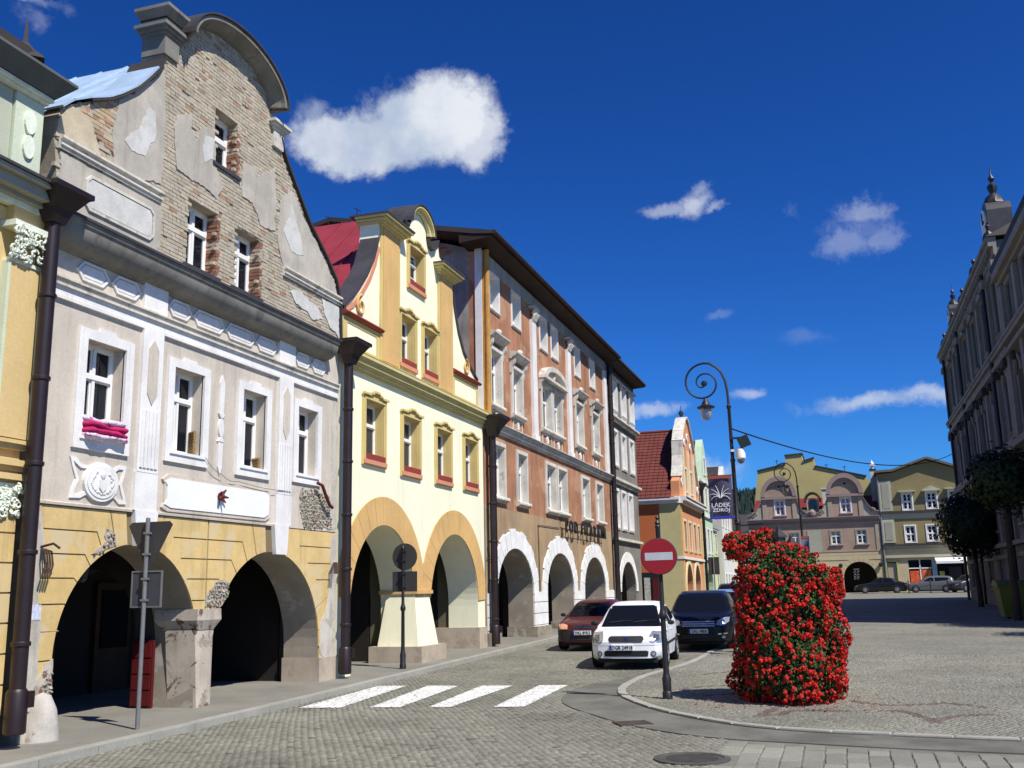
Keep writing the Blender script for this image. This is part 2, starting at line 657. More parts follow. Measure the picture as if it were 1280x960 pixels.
M_arcshade = mat('arcade_shade_black', (0.014, 0.011, 0.009), 0.8, 0.2, 2.0, bump=0.2)  # near-black base colour paints in the deep shade of the arcades
M_curtain_g = mat('grey_curtain', (0.30, 0.29, 0.27), 0.9, 0.2, 5.0, bump=0.1)
M_wood = mat('dark_wood', (0.045, 0.022, 0.012), 0.7, 0.2, 3.0, bump=0.2)
M_asphalt = mat('grey_asphalt', (0.135, 0.132, 0.112), 0.92, 0.25, 1.3, fine=0.22, fscale=90, bump=0.7, bscale=150, stain=((0.09, 0.086, 0.08), 0.6, 1.1, 0.6))
M_pave = mat('pavement_concrete', (0.205, 0.195, 0.165), 0.92, 0.12, 0.8, fine=0.15, fscale=70, bump=0.5, bscale=120, stain=((0.14, 0.13, 0.11), 0.55, 1.3, 0.6))
M_kerb = mat('granite_kerb', (0.31, 0.30, 0.26), 0.9, 0.1, 2.0, fine=0.2, fscale=80, bump=0.5, bscale=120)
M_joint = mat('dusty_joint_sand', (0.165, 0.16, 0.13), 0.95, 0.2, 2.0, fine=0.2, bump=0.5, bscale=140)
M_sett = mat('granite_sett', (1, 1, 1), 0.85, 0.16, 0.55, fine=0.2, fscale=60, bump=0.5, bscale=120, attr=True, stain=((0.10, 0.095, 0.08), 0.55, 0.9, 0.63))
M_paint = mat('road_paint', (0.66, 0.66, 0.63), 0.75, 0.06, 3.0, fine=0.15, fscale=60, bump=0.4, bscale=90, stain=((0.45, 0.44, 0.41), 0.6, 6.0, 0.62))


def far_setts(name, c):
    """cobbles too far away to tell apart: relief and tone from cells"""
    m = bpy.data.materials.new(name)
    m.use_nodes = True
    t = NT(m.node_tree)
    out = t.n('ShaderNodeOutputMaterial')
    p = t.n('ShaderNodeBsdfPrincipled')
    geo = t.n('ShaderNodeNewGeometry')
    pos = geo.outputs['Position']
    v = t.n('ShaderNodeTexVoronoi')
    v.inputs['Scale'].default_value = 8.5
    t.l(pos, v.inputs['Vector'])
    v2 = t.n('ShaderNodeTexVoronoi')
    v2.feature = 'DISTANCE_TO_EDGE'
    v2.inputs['Scale'].default_value = 8.5
    t.l(pos, v2.inputs['Vector'])
    tone = t.math('MULTIPLY_ADD', t.vmath('DOT_PRODUCT', v.outputs['Color'], (0.33, 0.33, 0.33)), 0.5, 0.75)
    res = t.mix(1.0, (*c, 1), tone, 'MULTIPLY')
    f = t.ramp(v2.outputs[0], 0.0, 0.08, 0.45, 0.0)
    res = t.mix(f, res, tuple(x*0.45 for x in c))
    n = t.noise(pos, 0.35, 5, 0.6)
    res = t.mix(1.0, res, t.mix(t.ramp(n, 0.3, 0.7), (0.82, 0.82, 0.82), (1.14, 1.13, 1.1)), 'MULTIPLY')
    t.l(res, p.inputs['Base Color'])
    p.inputs['Roughness'].default_value = 0.88
    bn = t.n('ShaderNodeBump')
    bn.inputs['Strength'].default_value = 0.6
    bn.inputs['Distance'].default_value = 0.02
    t.l(t.ramp(v2.outputs[0], 0.0, 0.25), bn.inputs['Height'])
    t.l(bn.outputs[0], p.inputs['Normal'])
    t.l(p.outputs[0], out.inputs[0])
    return m


M_far = far_setts('distant_setts', (0.185, 0.18, 0.148))
M_far_isl = far_setts('distant_square_setts', (0.197, 0.19, 0.156))

# ------------------------------------------------------------------ ground
SL = 0.01


def gz(y):
    return SL*y


def sheet(name, poly, h, m, thick=0.25):
    """ground sheet following the gentle rise of the street"""
    mb = MB()
    t = MB()
    t.slab(poly, 0, 1)
    b = len(mb.v)
    mb.v += [(x, z, gz(z)+h-(thick if y == 1 else 0)) for (x, y, z) in t.v]
    mb.f += t.f
    mb.m += t.m
    mb.c += t.c
    return structure(name, mb, m)


sheet('ground', [(-900, -60), (1200, -60), (1200, 1600), (-900, 1600)], -0.30, M_joint, 0.2)

ISL = [(-3.62, 31.0), (-3.66, 25.0), (-3.98, 22.4), (-4.16, 21.0), (-4.17, 19.2), (-3.98, 18.1), (-3.64, 17.2), (-2.95, 15.97), (-2.31, 15.2), (-1.57, 14.5),
       (-0.71, 14.07), (0.26, 13.88), (1.86, 13.66), (6.0, 13.2), (14.0, 12.6)]


def smooth_path(p, k=4):
    out = []
    n = len(p)
    for i in range(n-1):
        p0, p1, p2, p3 = p[max(i-1, 0)], p[i], p[i+1], p[min(i+2, n-1)]
        for j in range(k):
            t = j/k
            out.append(tuple(0.5*((2*p1[a])+(-p0[a]+p2[a])*t+(2*p0[a]-5*p1[a]+4*p2[a]-p3[a])*t*t+(-p0[a]+3*p1[a]-3*p2[a]+p3[a])*t**3) for a in range(2)))
    out.append(p[-1])
    return out


ISLc = smooth_path(ISL, 5)
GUT = smooth_path([(-4.75, 20.2), (-4.95, 18.6), (-4.62, 16.75), (-3.5, 15.0), (-2.6, 14.0), (-1.66, 13.42), (-0.68, 13.2), (0.23, 13.02), (1.73, 12.83), (6.0, 12.3), (14.0, 11.7)], 5)
KERBX = [(-9.15, 6.0), (-9.12, 15.0), (-9.42, 34.0), (-9.6, 60.0), (-9.3, 110.0)]
NEAR_END = 27.0
road_near = [(-9.15, 4.0), (-9.12, 15.0), (-9.31, NEAR_END), (-3.7, NEAR_END)]+[p for p in ISLc if p[1] < NEAR_END]+[(14.0, 4.0)]
road_obj = sheet('road', road_near, 0.011, M_joint)
sheet('road', [(-9.31, NEAR_END), (-9.42, 34), (-9.6, 60), (-9.0, 106.5), (-6.4, 106.5), (-6.2, 66), (-3.83, 34), (-3.6, NEAR_END)], 0.016, M_far)
sheet('square', [(-3.6, NEAR_END)]+[(-3.83, 34), (-6.2, 66), (-6.4, 106.5), (70, 106.5), (70, NEAR_END)], 0.046, M_far_isl)
isl_obj = sheet('square_paving', [p for p in ISLc if p[1] < NEAR_END][0:0]+[(-3.6, NEAR_END)]+[p for p in ISLc if p[1] < NEAR_END]+[(14, NEAR_END)], 0.039, M_joint)
sheet('square', [(14.0, 4), (14.0, NEAR_END), (70, NEAR_END), (70, 4)], 0.046, M_far_isl)
sheet('pavement', [(-9.28, 4.0), (-9.25, 15.0), (-9.55, 34.0), (-9.73, 60.0), (-9.13, 106.0), (-16, 106.0), (-16, 4.0)], 0.12, M_pave)
# asphalt band along the kerb of the square and the patched corner
gb = [p for p in GUT]
ib = [p for p in ISLc if p[1] < 21.4]
sheet('asphalt_gutter', gb+ib[::-1], 0.026, M_asphalt, 0.3)


def setts(name, poly, sx, sy, h, colf, keep=None, seed=1, gap=0.012, wave=0.05, stagger=True, mtl=None, ang=0.0):
    r = np.random.default_rng(seed)
    P = np.array(poly)
    x0, y0 = P.min(0)
    x1, y1 = P.max(0)
    ny = int((y1-y0)/sy)+1
    nx = int((x1-x0)/sx)+1
    j, i = np.meshgrid(np.arange(ny), np.arange(nx), indexing='ij')
    X = x0+(i+0.5*(j % 2 if stagger else 0))*sx+r.uniform(-.1, .1, i.shape)*sx
    Y = y0+j*sy+wave*np.sin(X*1.9+0.4*np.sin(Y0 := y0+j*sy))
    X, Y = X.ravel(), Y.ravel()
    inside = np.zeros(len(X), bool)
    n = len(P)
    k = n-1
    for q in range(n):
        xi, yi = P[q]
        xj, yj = P[k]
        if yi != yj:
            c = ((yi > Y) != (yj > Y)) & (X < (xj-xi)*(Y-yi)/(yj-yi)+xi)
            inside ^= c
        k = q
    if keep is not None:
        inside &= keep(X, Y)
    X, Y = X[inside], Y[inside]
    N = len(X)
    wx = sx*0.5-gap*0.5-r.uniform(0, .006, N)
    wy = sy*0.5-gap*0.5-r.uniform(0, .006, N)
    z = SL*Y+h+r.normal(0, .0012, N)
    V = np.zeros((N, 8, 3))
    sg = [(-1, -1), (1, -1), (1, 1), (-1, 1)]
    for k, (a, b) in enumerate(sg):
        jx = r.normal(0, .004, N)
        jy = r.normal(0, .004, N)
        V[:, k, 0] = X+a*wx+jx
        V[:, k, 1] = Y+b*wy+jy
        V[:, k, 2] = z-0.022
        V[:, k+4, 0] = X+a*(wx-.008)+jx
        V[:, k+4, 1] = Y+b*(wy-.008)+jy
        V[:, k+4, 2] = z+r.normal(0, .0012, N)
    F = np.array([(4, 5, 6, 7), (0, 1, 5, 4), (1, 2, 6, 5), (2, 3, 7, 6), (3, 0, 4, 7)])
    faces = (np.arange(N)[:, None, None]*8+F[None]).reshape(-1, 4)
    me = bpy.data.meshes.new(name)
    me.vertices.add(N*8)
    me.vertices.foreach_set('co', V.ravel())
    me.loops.add(len(faces)*4)
    me.loops.foreach_set('vertex_index', faces.ravel().astype(np.int32))
    me.polygons.add(len(faces))
    me.polygons.foreach_set('loop_start', np.arange(len(faces), dtype=np.int32)*4)
    me.update(calc_edges=True)
    C = colf(X, Y, r)
    a = me.color_attributes.new('Col', 'FLOAT_COLOR', 'CORNER')
    cc = np.concatenate([C, np.ones((N, 1))], 1).astype(np.float32)
    a.data.foreach_set('color', np.repeat(cc, 20, axis=0).ravel())
    me.materials.append(mtl or M_sett)
    o = link(name, me)
    o['kind'] = 'stuff'
    o['label'] = LBL.get(name, name)
    o['category'] = 'cobblestones'
    return o


LBL = {'road_setts': 'small grey granite setts covering the carriageway in the foreground',
       'square_setts': 'fine pale grey setts paving the square around the flower column'}


def vnoise(X, Y, s, r):
    ph = r.uniform(0, 6.28, 6)
    return (np.sin(X*s+ph[0]+1.3*np.sin(Y*s*.7+ph[1]))+np.sin(Y*s*1.3+ph[2]+1.1*np.sin(X*s*.6+ph[3]))+np.sin((X+Y)*s*2.1+ph[4]))/3


def road_col(X, Y, r):
    g = 0.178+0.018*r.normal(size=len(X))+0.022*vnoise(X, Y, .9, r)
    g = np.clip(g, .08, .30)
    C = np.stack([g*1.02, g*0.985, g*0.79], 1)
    dark = r.random(len(X)) < 0.03
    C[dark] *= 0.62
    return C


def isl_col(X, Y, r):
    g = 0.192+0.018*r.normal(size=len(X))+0.014*vnoise(X, Y, .7, r)
    g = np.clip(g, .1, .34)
    C = np.stack([g*1.02, g*0.99, g*0.80], 1)
    # two bird-shaped inlays and one by the flowers, laid in dark reddish stone
    strokes = [[(.33, 16.12), (.62, 16.14), (.88, 15.52), (1.0, 15.02)], [(1.0, 15.02), (1.14, 15.47), (1.48, 15.82), (1.83, 15.9)],
               [(.64, 16.80), (1.10, 17.04), (1.29, 17.2), (1.44, 17.08), (1.80, 16.76)],
               [(-1.34, 15.38), (-1.05, 15.58), (-.96, 15.94), (-.68, 16.07), (-.17, 16.05)], [(-1.34, 15.38), (-1.25, 15.75), (-1.15, 16.3)],
               [(0.0, 17.3), (0.25, 16.95), (0.5, 16.8)], [(-2.4, 17.8), (-2.0, 18.1), (-1.6, 18.2)], [(-3.1, 18.6), (-2.5, 19.3), (-1.9, 19.5)], [(-2.9, 21.5), (-2.4, 22.2), (-1.8, 22.4)]]
    for st in strokes:
        st = smooth_path(st, 6)
        wmax = 0.075
        for a, b in zip(st[:-1], st[1:]):
            ax, ay = a
            bx, by = b
            dx, dy = bx-ax, by-ay
            L2 = dx*dx+dy*dy+1e-9
            tt = np.clip(((X-ax)*dx+(Y-ay)*dy)/L2, 0, 1)
            d = np.hypot(X-ax-tt*dx, (Y-ay-tt*dy)*0.8)
            mk = d < wmax
            C[mk] = np.array([.125, .095, .078])*(1+0.15*r.normal(size=(mk.sum(), 1)))
    return C


PAV = [(-1.55, 9.0), (-1.55, 13.3), (-0.7, 13.14), (0.2, 12.96), (1.8, 12.74), (4.0, 12.46), (4.0, 9.0)]


def not_gutter(X, Y):
    gx = np.array([p[0] for p in GUT])
    gy = np.array([p[1] for p in GUT])
    k = np.argsort(gx[5:])
    yy = np.interp(X, gx[5:][k], gy[5:][k])
    ok = Y < yy-0.03
    # west of the tip the whole width is free
    left = (X < -4.97) | ((Y > 20.1) & (X < -4.0))
    res = left | ok
    inp = (X > -1.5) & (X < 4.0) & (Y > 9.0)
    return res & ~inp & ~((X+1.8)**2+(Y-11.94)**2 < 0.44**2)


setts('road_setts', [(-9.12, 8.6), (-9.12, 15.0), (-9.31, NEAR_END), (-3.72, NEAR_END)]+[p for p in ISLc if p[1] < NEAR_END]+[(8.0, 8.6)],
      0.105, 0.092, 0.022, road_col, keep=not_gutter, seed=3, gap=.009)
setts('square_setts', [(-3.6, NEAR_END)]+[(p[0]+0.16, p[1]+0.14) for p in ISLc if p[1] < NEAR_END]+[(12, NEAR_END)],
      0.088, 0.082, 0.050, isl_col, seed=5, wave=0.03, gap=.008)

# rows of larger blocks in the lower right foreground, each a stone of its own
def block_mesh(k):
    r = random.Random(k)
    mb = MB()
    w, d, h = 0.108, 0.158, 0.05
    b = [(-w, -d), (w, -d), (w, d), (-w, d)]
    jit = [(r.uniform(-.006, .006), r.uniform(-.006, .006)) for _ in b]
    lo = [(x+j[0], y+j[1], -h) for (x, y), j in zip(b, jit)]
    mid = [(x+j[0], y+j[1], -.010) for (x, y), j in zip(b, jit)]
    up = [(x*0.90+j[0], y*0.93+j[1], r.uniform(-.002, .003)) for (x, y), j in zip(b, jit)]
    g = r.uniform(.17, .235)
    mb.colr = (g, g*.975, g*.81)
    mb.faces(lo+mid+up, [(0, 1, 5, 4), (1, 2, 6, 5), (2, 3, 7, 6), (3, 0, 4, 7), (4, 5, 9, 8), (5, 6, 10, 9), (6, 7, 11, 10), (7, 4, 8, 11), (8, 9, 10, 11)])
    return mb.mesh('paving_block', M_sett)


BLK = [block_mesh(k) for k in range(14)]
bx = -1.42
cnum = 0
while bx < 2.9:
    top = np.interp(bx, [-1.55, -.7, .2, 1.8, 4.0], [13.25, 13.08, 12.90, 12.68, 12.40])
    by = top-0.17-(0.14 if cnum % 2 else 0.0)
    while by > 10.35:
        if (bx+1.8)**2+(by-11.94)**2 > 0.55**2:
            o = link('paving_block', BLK[random.randrange(14)], road_obj, (bx+random.uniform(-.006, .006), by, gz(by)+0.026+random.uniform(-.003, .003)),
                     (0, 0, random.uniform(-.02, .02)+(PI if random.random() < .5 else 0)))
        by -= 0.335
    bx += 0.232
    cnum += 1

# kerb stones
def kerb_run(path, parent, length, width, top, depth, side, name='kerb_stone'):
    """individual stones laid end to end along a path; side=+1 puts the stone right of the walking direction"""
    acc = 0.0
    pts = [Vector((p[0], p[1])) for p in path]
    cum = [0.0]
    for a, b in zip(pts[:-1], pts[1:]):
        cum.append(cum[-1]+(b-a).length)

    def at(s):
        for i in range(len(pts)-1):
            if s <= cum[i+1] or i == len(pts)-2:
                t = (s-cum[i])/max(cum[i+1]-cum[i], 1e-6)
                return pts[i].lerp(pts[i+1], t), (pts[i+1]-pts[i]).normalized()
    s = 0.0
    while s+length <= cum[-1]+1e-6:
        a, da = at(s+0.006)
        b, db = at(s+length-0.006)
        na = Vector((da.y, -da.x))*side
        nb = Vector((db.y, -db.x))*side
        q = [a, b, b+nb*width, a+na*width]
        c = (a+b+q[2]+q[3])/4
        cz = gz(c.y)+top
        mb = MB()
        g = random.uniform(-.003, .003)
        loz = [(v.x-c.x, v.y-c.y, gz(v.y)+top-cz-depth) for v in q]
        mdz = [(v.x-c.x, v.y-c.y, gz(v.y)+top-cz-.014+g) for v in q]
        q2 = [v+(c-v)*0.055 for v in q]
        upz = [(v.x-c.x, v.y-c.y, gz(v.y)+top-cz+g) for v in q2]
        mb.faces(loz+mdz+upz, [(0, 1, 5, 4), (1, 2, 6, 5), (2, 3, 7, 6), (3, 0, 4, 7), (4, 5, 9, 8), (5, 6, 10, 9), (6, 7, 11, 10), (7, 4, 8, 11), (8, 9, 10, 11)])
        link(name, mb.mesh(name, M_kerb), parent, (c.x, c.y, cz))
        s += length


kroot = structure('left_kerb_bed', MB().box(-9.27, -9.14, 4, 5, -0.1, 0.05), M_kerb)
kroot.name = 'kerb'
kerb_run([(-9.13, 6.0), (-9.11, 15.0), (-9.41, 34.0), (-9.59, 60.0)], kroot, 1.0, 0.15, 0.128, 0.3, -1)
kerb_run(ISLc, isl_obj, 0.72, 0.15, 0.058, 0.2, -1)

# zebra crossing: four worn painted stripes
near = [(-8.86, 15.50), (-8.14, 15.61), (-7.66, 15.72), (-7.14, 15.80), (-6.67, 15.87), (-6.30, 15.93), (-5.59, 16.02), (-5.09, 16.09)]
far = [(-9.05, 18.98), (-8.46, 19.03), (-8.02, 19.08), (-7.38, 19.13), (-6.93, 19.18), (-6.30, 19.23), (-5.80, 19.36), (-5.24, 19.42)]
ZL = ['the leftmost, by the pavement', 'second from the pavement', 'third from the pavement', 'the rightmost, nearest the kerb of the square']


def worn_quad(mb, a, b, c, d, nu, nv, wear, seed):
    r = random.Random(seed)
    for i in range(nu):
        for j in range(nv):
            e = min(i, nu-1-i)/nu
            pr = wear*(2.2 if (e < .06 or j < 2 or j > nv-3) else 1)
            if r.random() < pr:
                continue

            def P(u, v):
                x = (a[0]*(1-u)+b[0]*u)*(1-v)+(d[0]*(1-u)+c[0]*u)*v
                y = (a[1]*(1-u)+b[1]*u)*(1-v)+(d[1]*(1-u)+c[1]*u)*v
                return (x, y, gz(y)+0.0305)
            mb.face([P(i/nu, j/nv), P((i+1)/nu, j/nv), P((i+1)/nu, (j+1)/nv), P(i/nu, (j+1)/nv)])


for k in range(4):
    mb = MB()
    worn_quad(mb, near[2*k], near[2*k+1], far[2*k+1], far[2*k], 22, 110, 0.09, k)
    o = link('crossing_stripe', mb.mesh('crossing_stripe', M_paint))
    o['label'] = 'worn white zebra crossing stripe, '+ZL[k]
    o['category'] = 'road marking'
    o['group'] = 'zebra crossing stripes'
mb = MB()
worn_quad(mb, (-9.0, 15.40), (-4.4, 16.10), (-4.4, 16.22), (-9.0, 15.52), 120, 3, 0.60, 31)
worn_quad(mb, (-8.9, 19.02), (-5.2, 19.46), (-5.2, 19.58), (-8.9, 19.14), 120, 3, 0.60, 32)
o = link('crossing_border', mb.mesh('crossing_border', M_paint))
o['label'] = 'faded thin white lines along both ends of the zebra crossing stripes'
o['category'] = 'road marking'

# manhole and drain
mh = thing('manhole_cover', 'round dark iron manhole cover set in the setts at the bottom of the picture', 'manhole cover', (-1.8, 11.94, gz(11.94)+.022))
mb = MB()
mb.lathe([(.43, -.05), (.43, .004), (.36, .006), (.355, -.004), (.34, -.004)], 40)
link('rim', mb.mesh('rim', mat('worn_iron', (0.075, 0.068, 0.06), 0.7, 0.2, 6.0, bump=0.3), smooth=True), mh)
mb = MB()
mb.lathe([(.335, -.04), (.335, 0.0)], 40)
for i in range(-6, 7):
    L = math.sqrt(max(0, .30**2-(i*.045)**2))
    if L > .05:
        mb.box(-L, L, i*.045-.01, i*.045+.01, 0.0, .007)
link('cover_plate', mb.mesh('cover_plate', mat('worn_iron', (0.075, 0.068, 0.06))), mh)
dg = thing('drain_grate', 'rusty drain patch with grate beside the asphalt gutter', 'drain', (-3.0, 14.55, gz(14.55)+.028), 0.5)
mb = MB()
for i in range(7):
    mb.box(-.2, .2, -.19+i*.06, -.155+i*.06, -.03, .006)
mb.box(-.24, -.2, -.22, .22, -.03, .008)
mb.box(.2, .24, -.22, .22, -.03, .008)
link('bars', mb.mesh('bars', mat('rusty_iron', (0.07, 0.05, 0.04), 0.8, 0.3, 8)), dg)
mb = MB()
mb.box(-.2, .2, -.2, .2, -.06, -.02)
link('pit', mb.mesh('pit', M_black), dg)

# ------------------------------------------------------------------ windows
WCACHE = {}


def window(B, s, z, w, h, y=0.28, bar=0.055, mull=1, trans=(0.66,), munt=(), fm=None, gm=None, surround=None, sill=None, reveal=None,
           curtain=None, key=None, y_wall=0.0, label=None, crown=False, open_leaf=False):
    """one window: its mesh is the frame; pane, surround, sill, reveal and curtain are children"""
    fm = fm or M_white
    gm = gm or M_glass
    k = (round(w, 2), round(h, 2), y, bar, mull, trans, munt, fm.name, gm.name, str(surround), str(sill), str(reveal), str(curtain), crown, open_leaf) if key is None else key
    if k not in WCACHE:
        F = []
        mb = MB()
        d = 0.06
        mb.box(0, bar, y, y+d, 0, h)
        mb.box(w-bar, w, y, y+d, 0, h)
        mb.box(bar, w-bar, y, y+d, 0, bar*1.2)
        mb.box(bar, w-bar, y, y+d, h-bar, h)
        for i in range(mull):
            cx = w*(i+1)/(mull+1)
            mb.box(cx-bar*.55, cx+bar*.55, y-.012, y+d-.005, bar*1.2, h-bar)
        for t in trans:
            mb.box(bar, w-bar, y-.025, y+d-.01, h*t-bar*.65, h*t+bar*.65)
        # inner casement edges
        xs = [bar]+[w*(i+1)/(mull+1) for i in range(mull)]+[w-bar]
        for i in range(len(xs)-1):
            a, b = xs[i]+(.03 if i else 0), xs[i+1]-(.03 if i < len(xs)-2 else 0)
            for (z0, z1) in ((bar*1.2, h*trans[0]-bar*.6 if trans else h-bar), (h*trans[0]+bar*.6 if trans else h-bar, h-bar)):
                if z1-z0 < .1:
                    continue
                e = bar*.55
                mb.box(a, a+e, y+.012, y+.05, z0, z1)
                mb.box(b-e, b, y+.012, y+.05, z0, z1)
                mb.box(a+e, b-e, y+.012, y+.05, z0, z0+e)
                mb.box(a+e, b-e, y+.012, y+.05, z1-e, z1)
                for mz in munt:
                    zz = z0+(z1-z0)*mz
                    mb.box(a+e, b-e, y+.02, y+.045, zz-.013, zz+.013)
        if open_leaf:
            # one lower leaf stands open inwards
            mb.obox((w*.5+.17, y+.24, h*trans[0]*.5), (.17, .19, 0), (.02, -.018, 0), (0, 0, h*trans[0]*.5-.06))
        root_me = mb.mesh('window', fm)
        mb = MB()
        mb.box(bar*.8, w-bar*.8, y+.034, y+.040, bar*.8, h-bar*.8)
        F.append(('pane', mb.mesh('pane', gm), None))
        if surround:
            sw, out, sm, shape = surround
            mb = MB()
            if shape == 'eared':
                o = [(-sw, -sw), (w+sw, -sw), (w+sw, h+sw*.85), (w*.72, h+sw*.85), (w*.70, h+sw*1.2), (w*.30, h+sw*1.2), (w*.28, h+sw*.85), (-sw, h+sw*.85)]
            elif shape == 'notched':
                o = [(-sw, -sw), (w+sw, -sw), (w+sw, h+sw*.8), (w*.82, h+sw*.8), (w*.80, h+sw*1.1), (w*.66, h+sw*1.1), (w*.64, h+sw*1.45), (w*.36, h+sw*1.45), (w*.34, h+sw*1.1), (w*.2, h+sw*1.1), (w*.18, h+sw*.8), (-sw, h+sw*.8)]
            else:
                o = [(-sw, -sw*.6), (w+sw, -sw*.6), (w+sw, h+sw), (-sw, h+sw)]
            mb.slab(o, -out, 0.02, [[(0, 0), (w, 0), (w, h), (0, h)]])
            if shape in ('notched', 'double'):
                e = sw*.32
                mb.slab([(-sw*.62, -sw*.3), (w+sw*.62, -sw*.3), (w+sw*.62, h+sw*.5), (-sw*.62, h+sw*.5)], -out-.02, -out+.001,
                        [[(-sw*.62+e, 0), (w+sw*.62-e, 0), (w+sw*.62-e, h+sw*.5-e), (-sw*.62+e, h+sw*.5-e)]])
            F.append(('surround', mb.mesh('surround', sm), None))
            if shape == 'notched':
                mb = MB()
                o2 = [(-sw-.03, h+sw*.8), (w*.17, h+sw*.8), (w*.19, h+sw*1.1), (w*.33, h+sw*1.1), (w*.35, h+sw*1.45), (w*.65, h+sw*1.45), (w*.67, h+sw*1.1), (w*.81, h+sw*1.1), (w*.83, h+sw*.8), (w+sw+.03, h+sw*.8)]
                o3 = [(p[0], p[1]+.05) for p in o2][::-1]
                mb.slab(o2+o3, -out-.06, -out+.02)
                F.append(('drip_moulding', mb.mesh('drip_moulding', sm), None))
        if reveal:
            rm = reveal
            mb = MB()
            e = .014
            mb.box(.001, e, 0.002, y, 0.001, h-.001)
            mb.box(w-e, w-.001, 0.002, y, 0.001, h-.001)
            mb.box(e, w-e, 0.002, y, h-e, h-.001)
            mb.box(e, w-e, 0.002, y, 0.001, e)
            F.append(('reveal', mb.mesh('reveal', rm), None))
        if sill:
            kind, sm = sill
            mb = MB()
            if kind == 'red':
                mb.slab([(-.04, -.012), (w+.04, -.012), (w+.04, .12), (-.04, .12)], -.075, -.001)
                mb.box(0.015, w-.015, 0, y-.01, .0, .12)
                F.append(('sill', mb.mesh('sill', sm), None))
                mb = MB()
                mb.box(-.12, w+.12, -.08, .0, -.12, -.02)
                F.append(('apron', mb.mesh('apron', M_salmon), None))
            elif kind == 'slim':
                mb.box(-.06, w+.06, -.07, y, -.035, .012)
                F.append(('sill', mb.mesh('sill', sm), None))
            elif kind == 'heavy':
                mb.extr([(0, -.02), (-.13, -.02), (-.16, -.07), (-.16, -.12), (-.08, -.17), (0, -.20)], -.2, w+.2)
                F.append(('sill', mb.mesh('sill', sm), None))
        if curtain:
            cm, fx0, fx1, fz0 = curtain
            mb = MB()
            n = 26
            for seg in ((fx0, fx1),):
                pts = [(w*(seg[0]+(seg[1]-seg[0])*i/n), y+.12+.018*math.sin(i*2.1)+.01*math.sin(i*.9)) for i in range(n+1)]
                for a, b in zip(pts[:-1], pts[1:]):
                    mb.face([(a[0], a[1], h*fz0), (b[0], b[1], h*fz0), (b[0], b[1], h-.02), (a[0], a[1], h-.02)])
            F.append(('curtain', mb.mesh('curtain', cm), None))
        WCACHE[k] = (root_me, F)
    root_me, F = WCACHE[k]
    o = link('window', root_me, B.root, (s-B.off[0], y_wall-B.off[1], z-B.off[2]))
    for (nm, me, _) in F:
        link(nm, me, o)
    if label:
        o['label'] = label
    return o


def rect(x0, x1, z0, z1):
    return [(x0, z0), (x1, z0), (x1, z1), (x0, z1)]


def shell(B, s0, s1, z0, z1, depth, m, y0=0.45, t=0.3, back=True, left=True, right=True, lm=None):
    """side and back walls behind the front"""
    if left:
        B.part('side_wall', MB().box(s0, s0+t, y0, depth, z0, z1), lm or m)
    if right:
        B.part('side_wall', MB().box(s1-t, s1, y0, depth, z0, z1), m)
    if back:
        B.part('back_wall', MB().box(s0+t, s1-t, depth-t, depth, z0, z1), m)


def brick_field(mb, poly, holes=(), bw=.215, bh=.058, j=.011, y=-.012, seed=1, red=0.03, tone=(.42, .365, .275), dev=.05, missing=.02):
    r = random.Random(seed)
    xs = [p[0] for p in poly]
    zs = [p[1] for p in poly]
    row = 0
    z = min(zs)
    while z < max(zs):
        x = min(xs)-(bw*.5 if row % 2 else 0)-r.random()*.06
        while x < max(xs):
            w = bw*(1 if (row % 4) else .5)-j
            cx, cz = x+w/2, z+bh/2
            if pip(cx, cz, poly) and not any(pip(cx, cz, h) for h in holes) and r.random() > missing:
                k = 1+r.uniform(-dev, dev)*2
                c = tuple(a*k for a in tone)
                if r.random() < red:
                    c = (.36*k, .23*k, .15*k)
                elif r.random() < .22:
                    c = (.43*k, .38*k, .30*k)
                mb.colr = c
                d = y-r.uniform(0, .010)
                a = r.uniform(-.004, .004)
                mb.obox((cx, d+.03, cz), (w/2, a, r.uniform(-.002, .002)), (0, .03, 0), (0, 0, bh/2))
            x += w+j
        z += bh+j
        row += 1
    mb.colr = None


def rubble_field(mb, poly, size=.09, y=-.02, seed=1, tone=(.36, .33, .27)):
    r = random.Random(seed)
    xs = [p[0] for p in poly]
    zs = [p[1] for p in poly]
    x = min(xs)
    while x < max(xs):
        z = min(zs)
        while z < max(zs):
            cx, cz = x+r.uniform(-.3, .3)*size, z+r.uniform(-.3, .3)*size
            if pip(cx, cz, poly):
                k = r.uniform(.55, 1.3)
                mb.colr = tuple(a*k for a in tone) if r.random() > .12 else (.26*k, .12*k, .08*k)
                s = size*r.uniform(.35, .62)
                n = 6
                ring = [(cx+s*math.cos(2*PI*q/n+r.random()*.5)*r.uniform(.8, 1.2), cz+s*.8*math.sin(2*PI*q/n)*r.uniform(.8, 1.2)) for q in range(n)]
                b = [(p[0], y+.03, p[1]) for p in ring]
                f = [(cx+(p[0]-cx)*.6, y-r.uniform(.0, .03), cz+(p[1]-cz)*.6) for p in ring]
                mb.faces(b+f, [tuple(range(n, 2*n))]+[(i, (i+1) % n, n+(i+1) % n, n+i) for i in range(n)])
            z += size*.8
        x += size*.85
    mb.colr = None


def ragged(poly, amp=.05, step=.12, seed=1):
    """break up the straight edges of an outline"""
    r = random.Random(seed)
    out = []
    for i in range(len(poly)):
        a, b = poly[i], poly[(i+1) % len(poly)]
        n = max(1, int(math.dist(a, b)/step))
        for k in range(n):
            t = k/n
            out.append((a[0]+(b[0]-a[0])*t+r.uniform(-amp, amp), a[1]+(b[1]-a[1])*t+r.uniform(-amp, amp)))
    return out


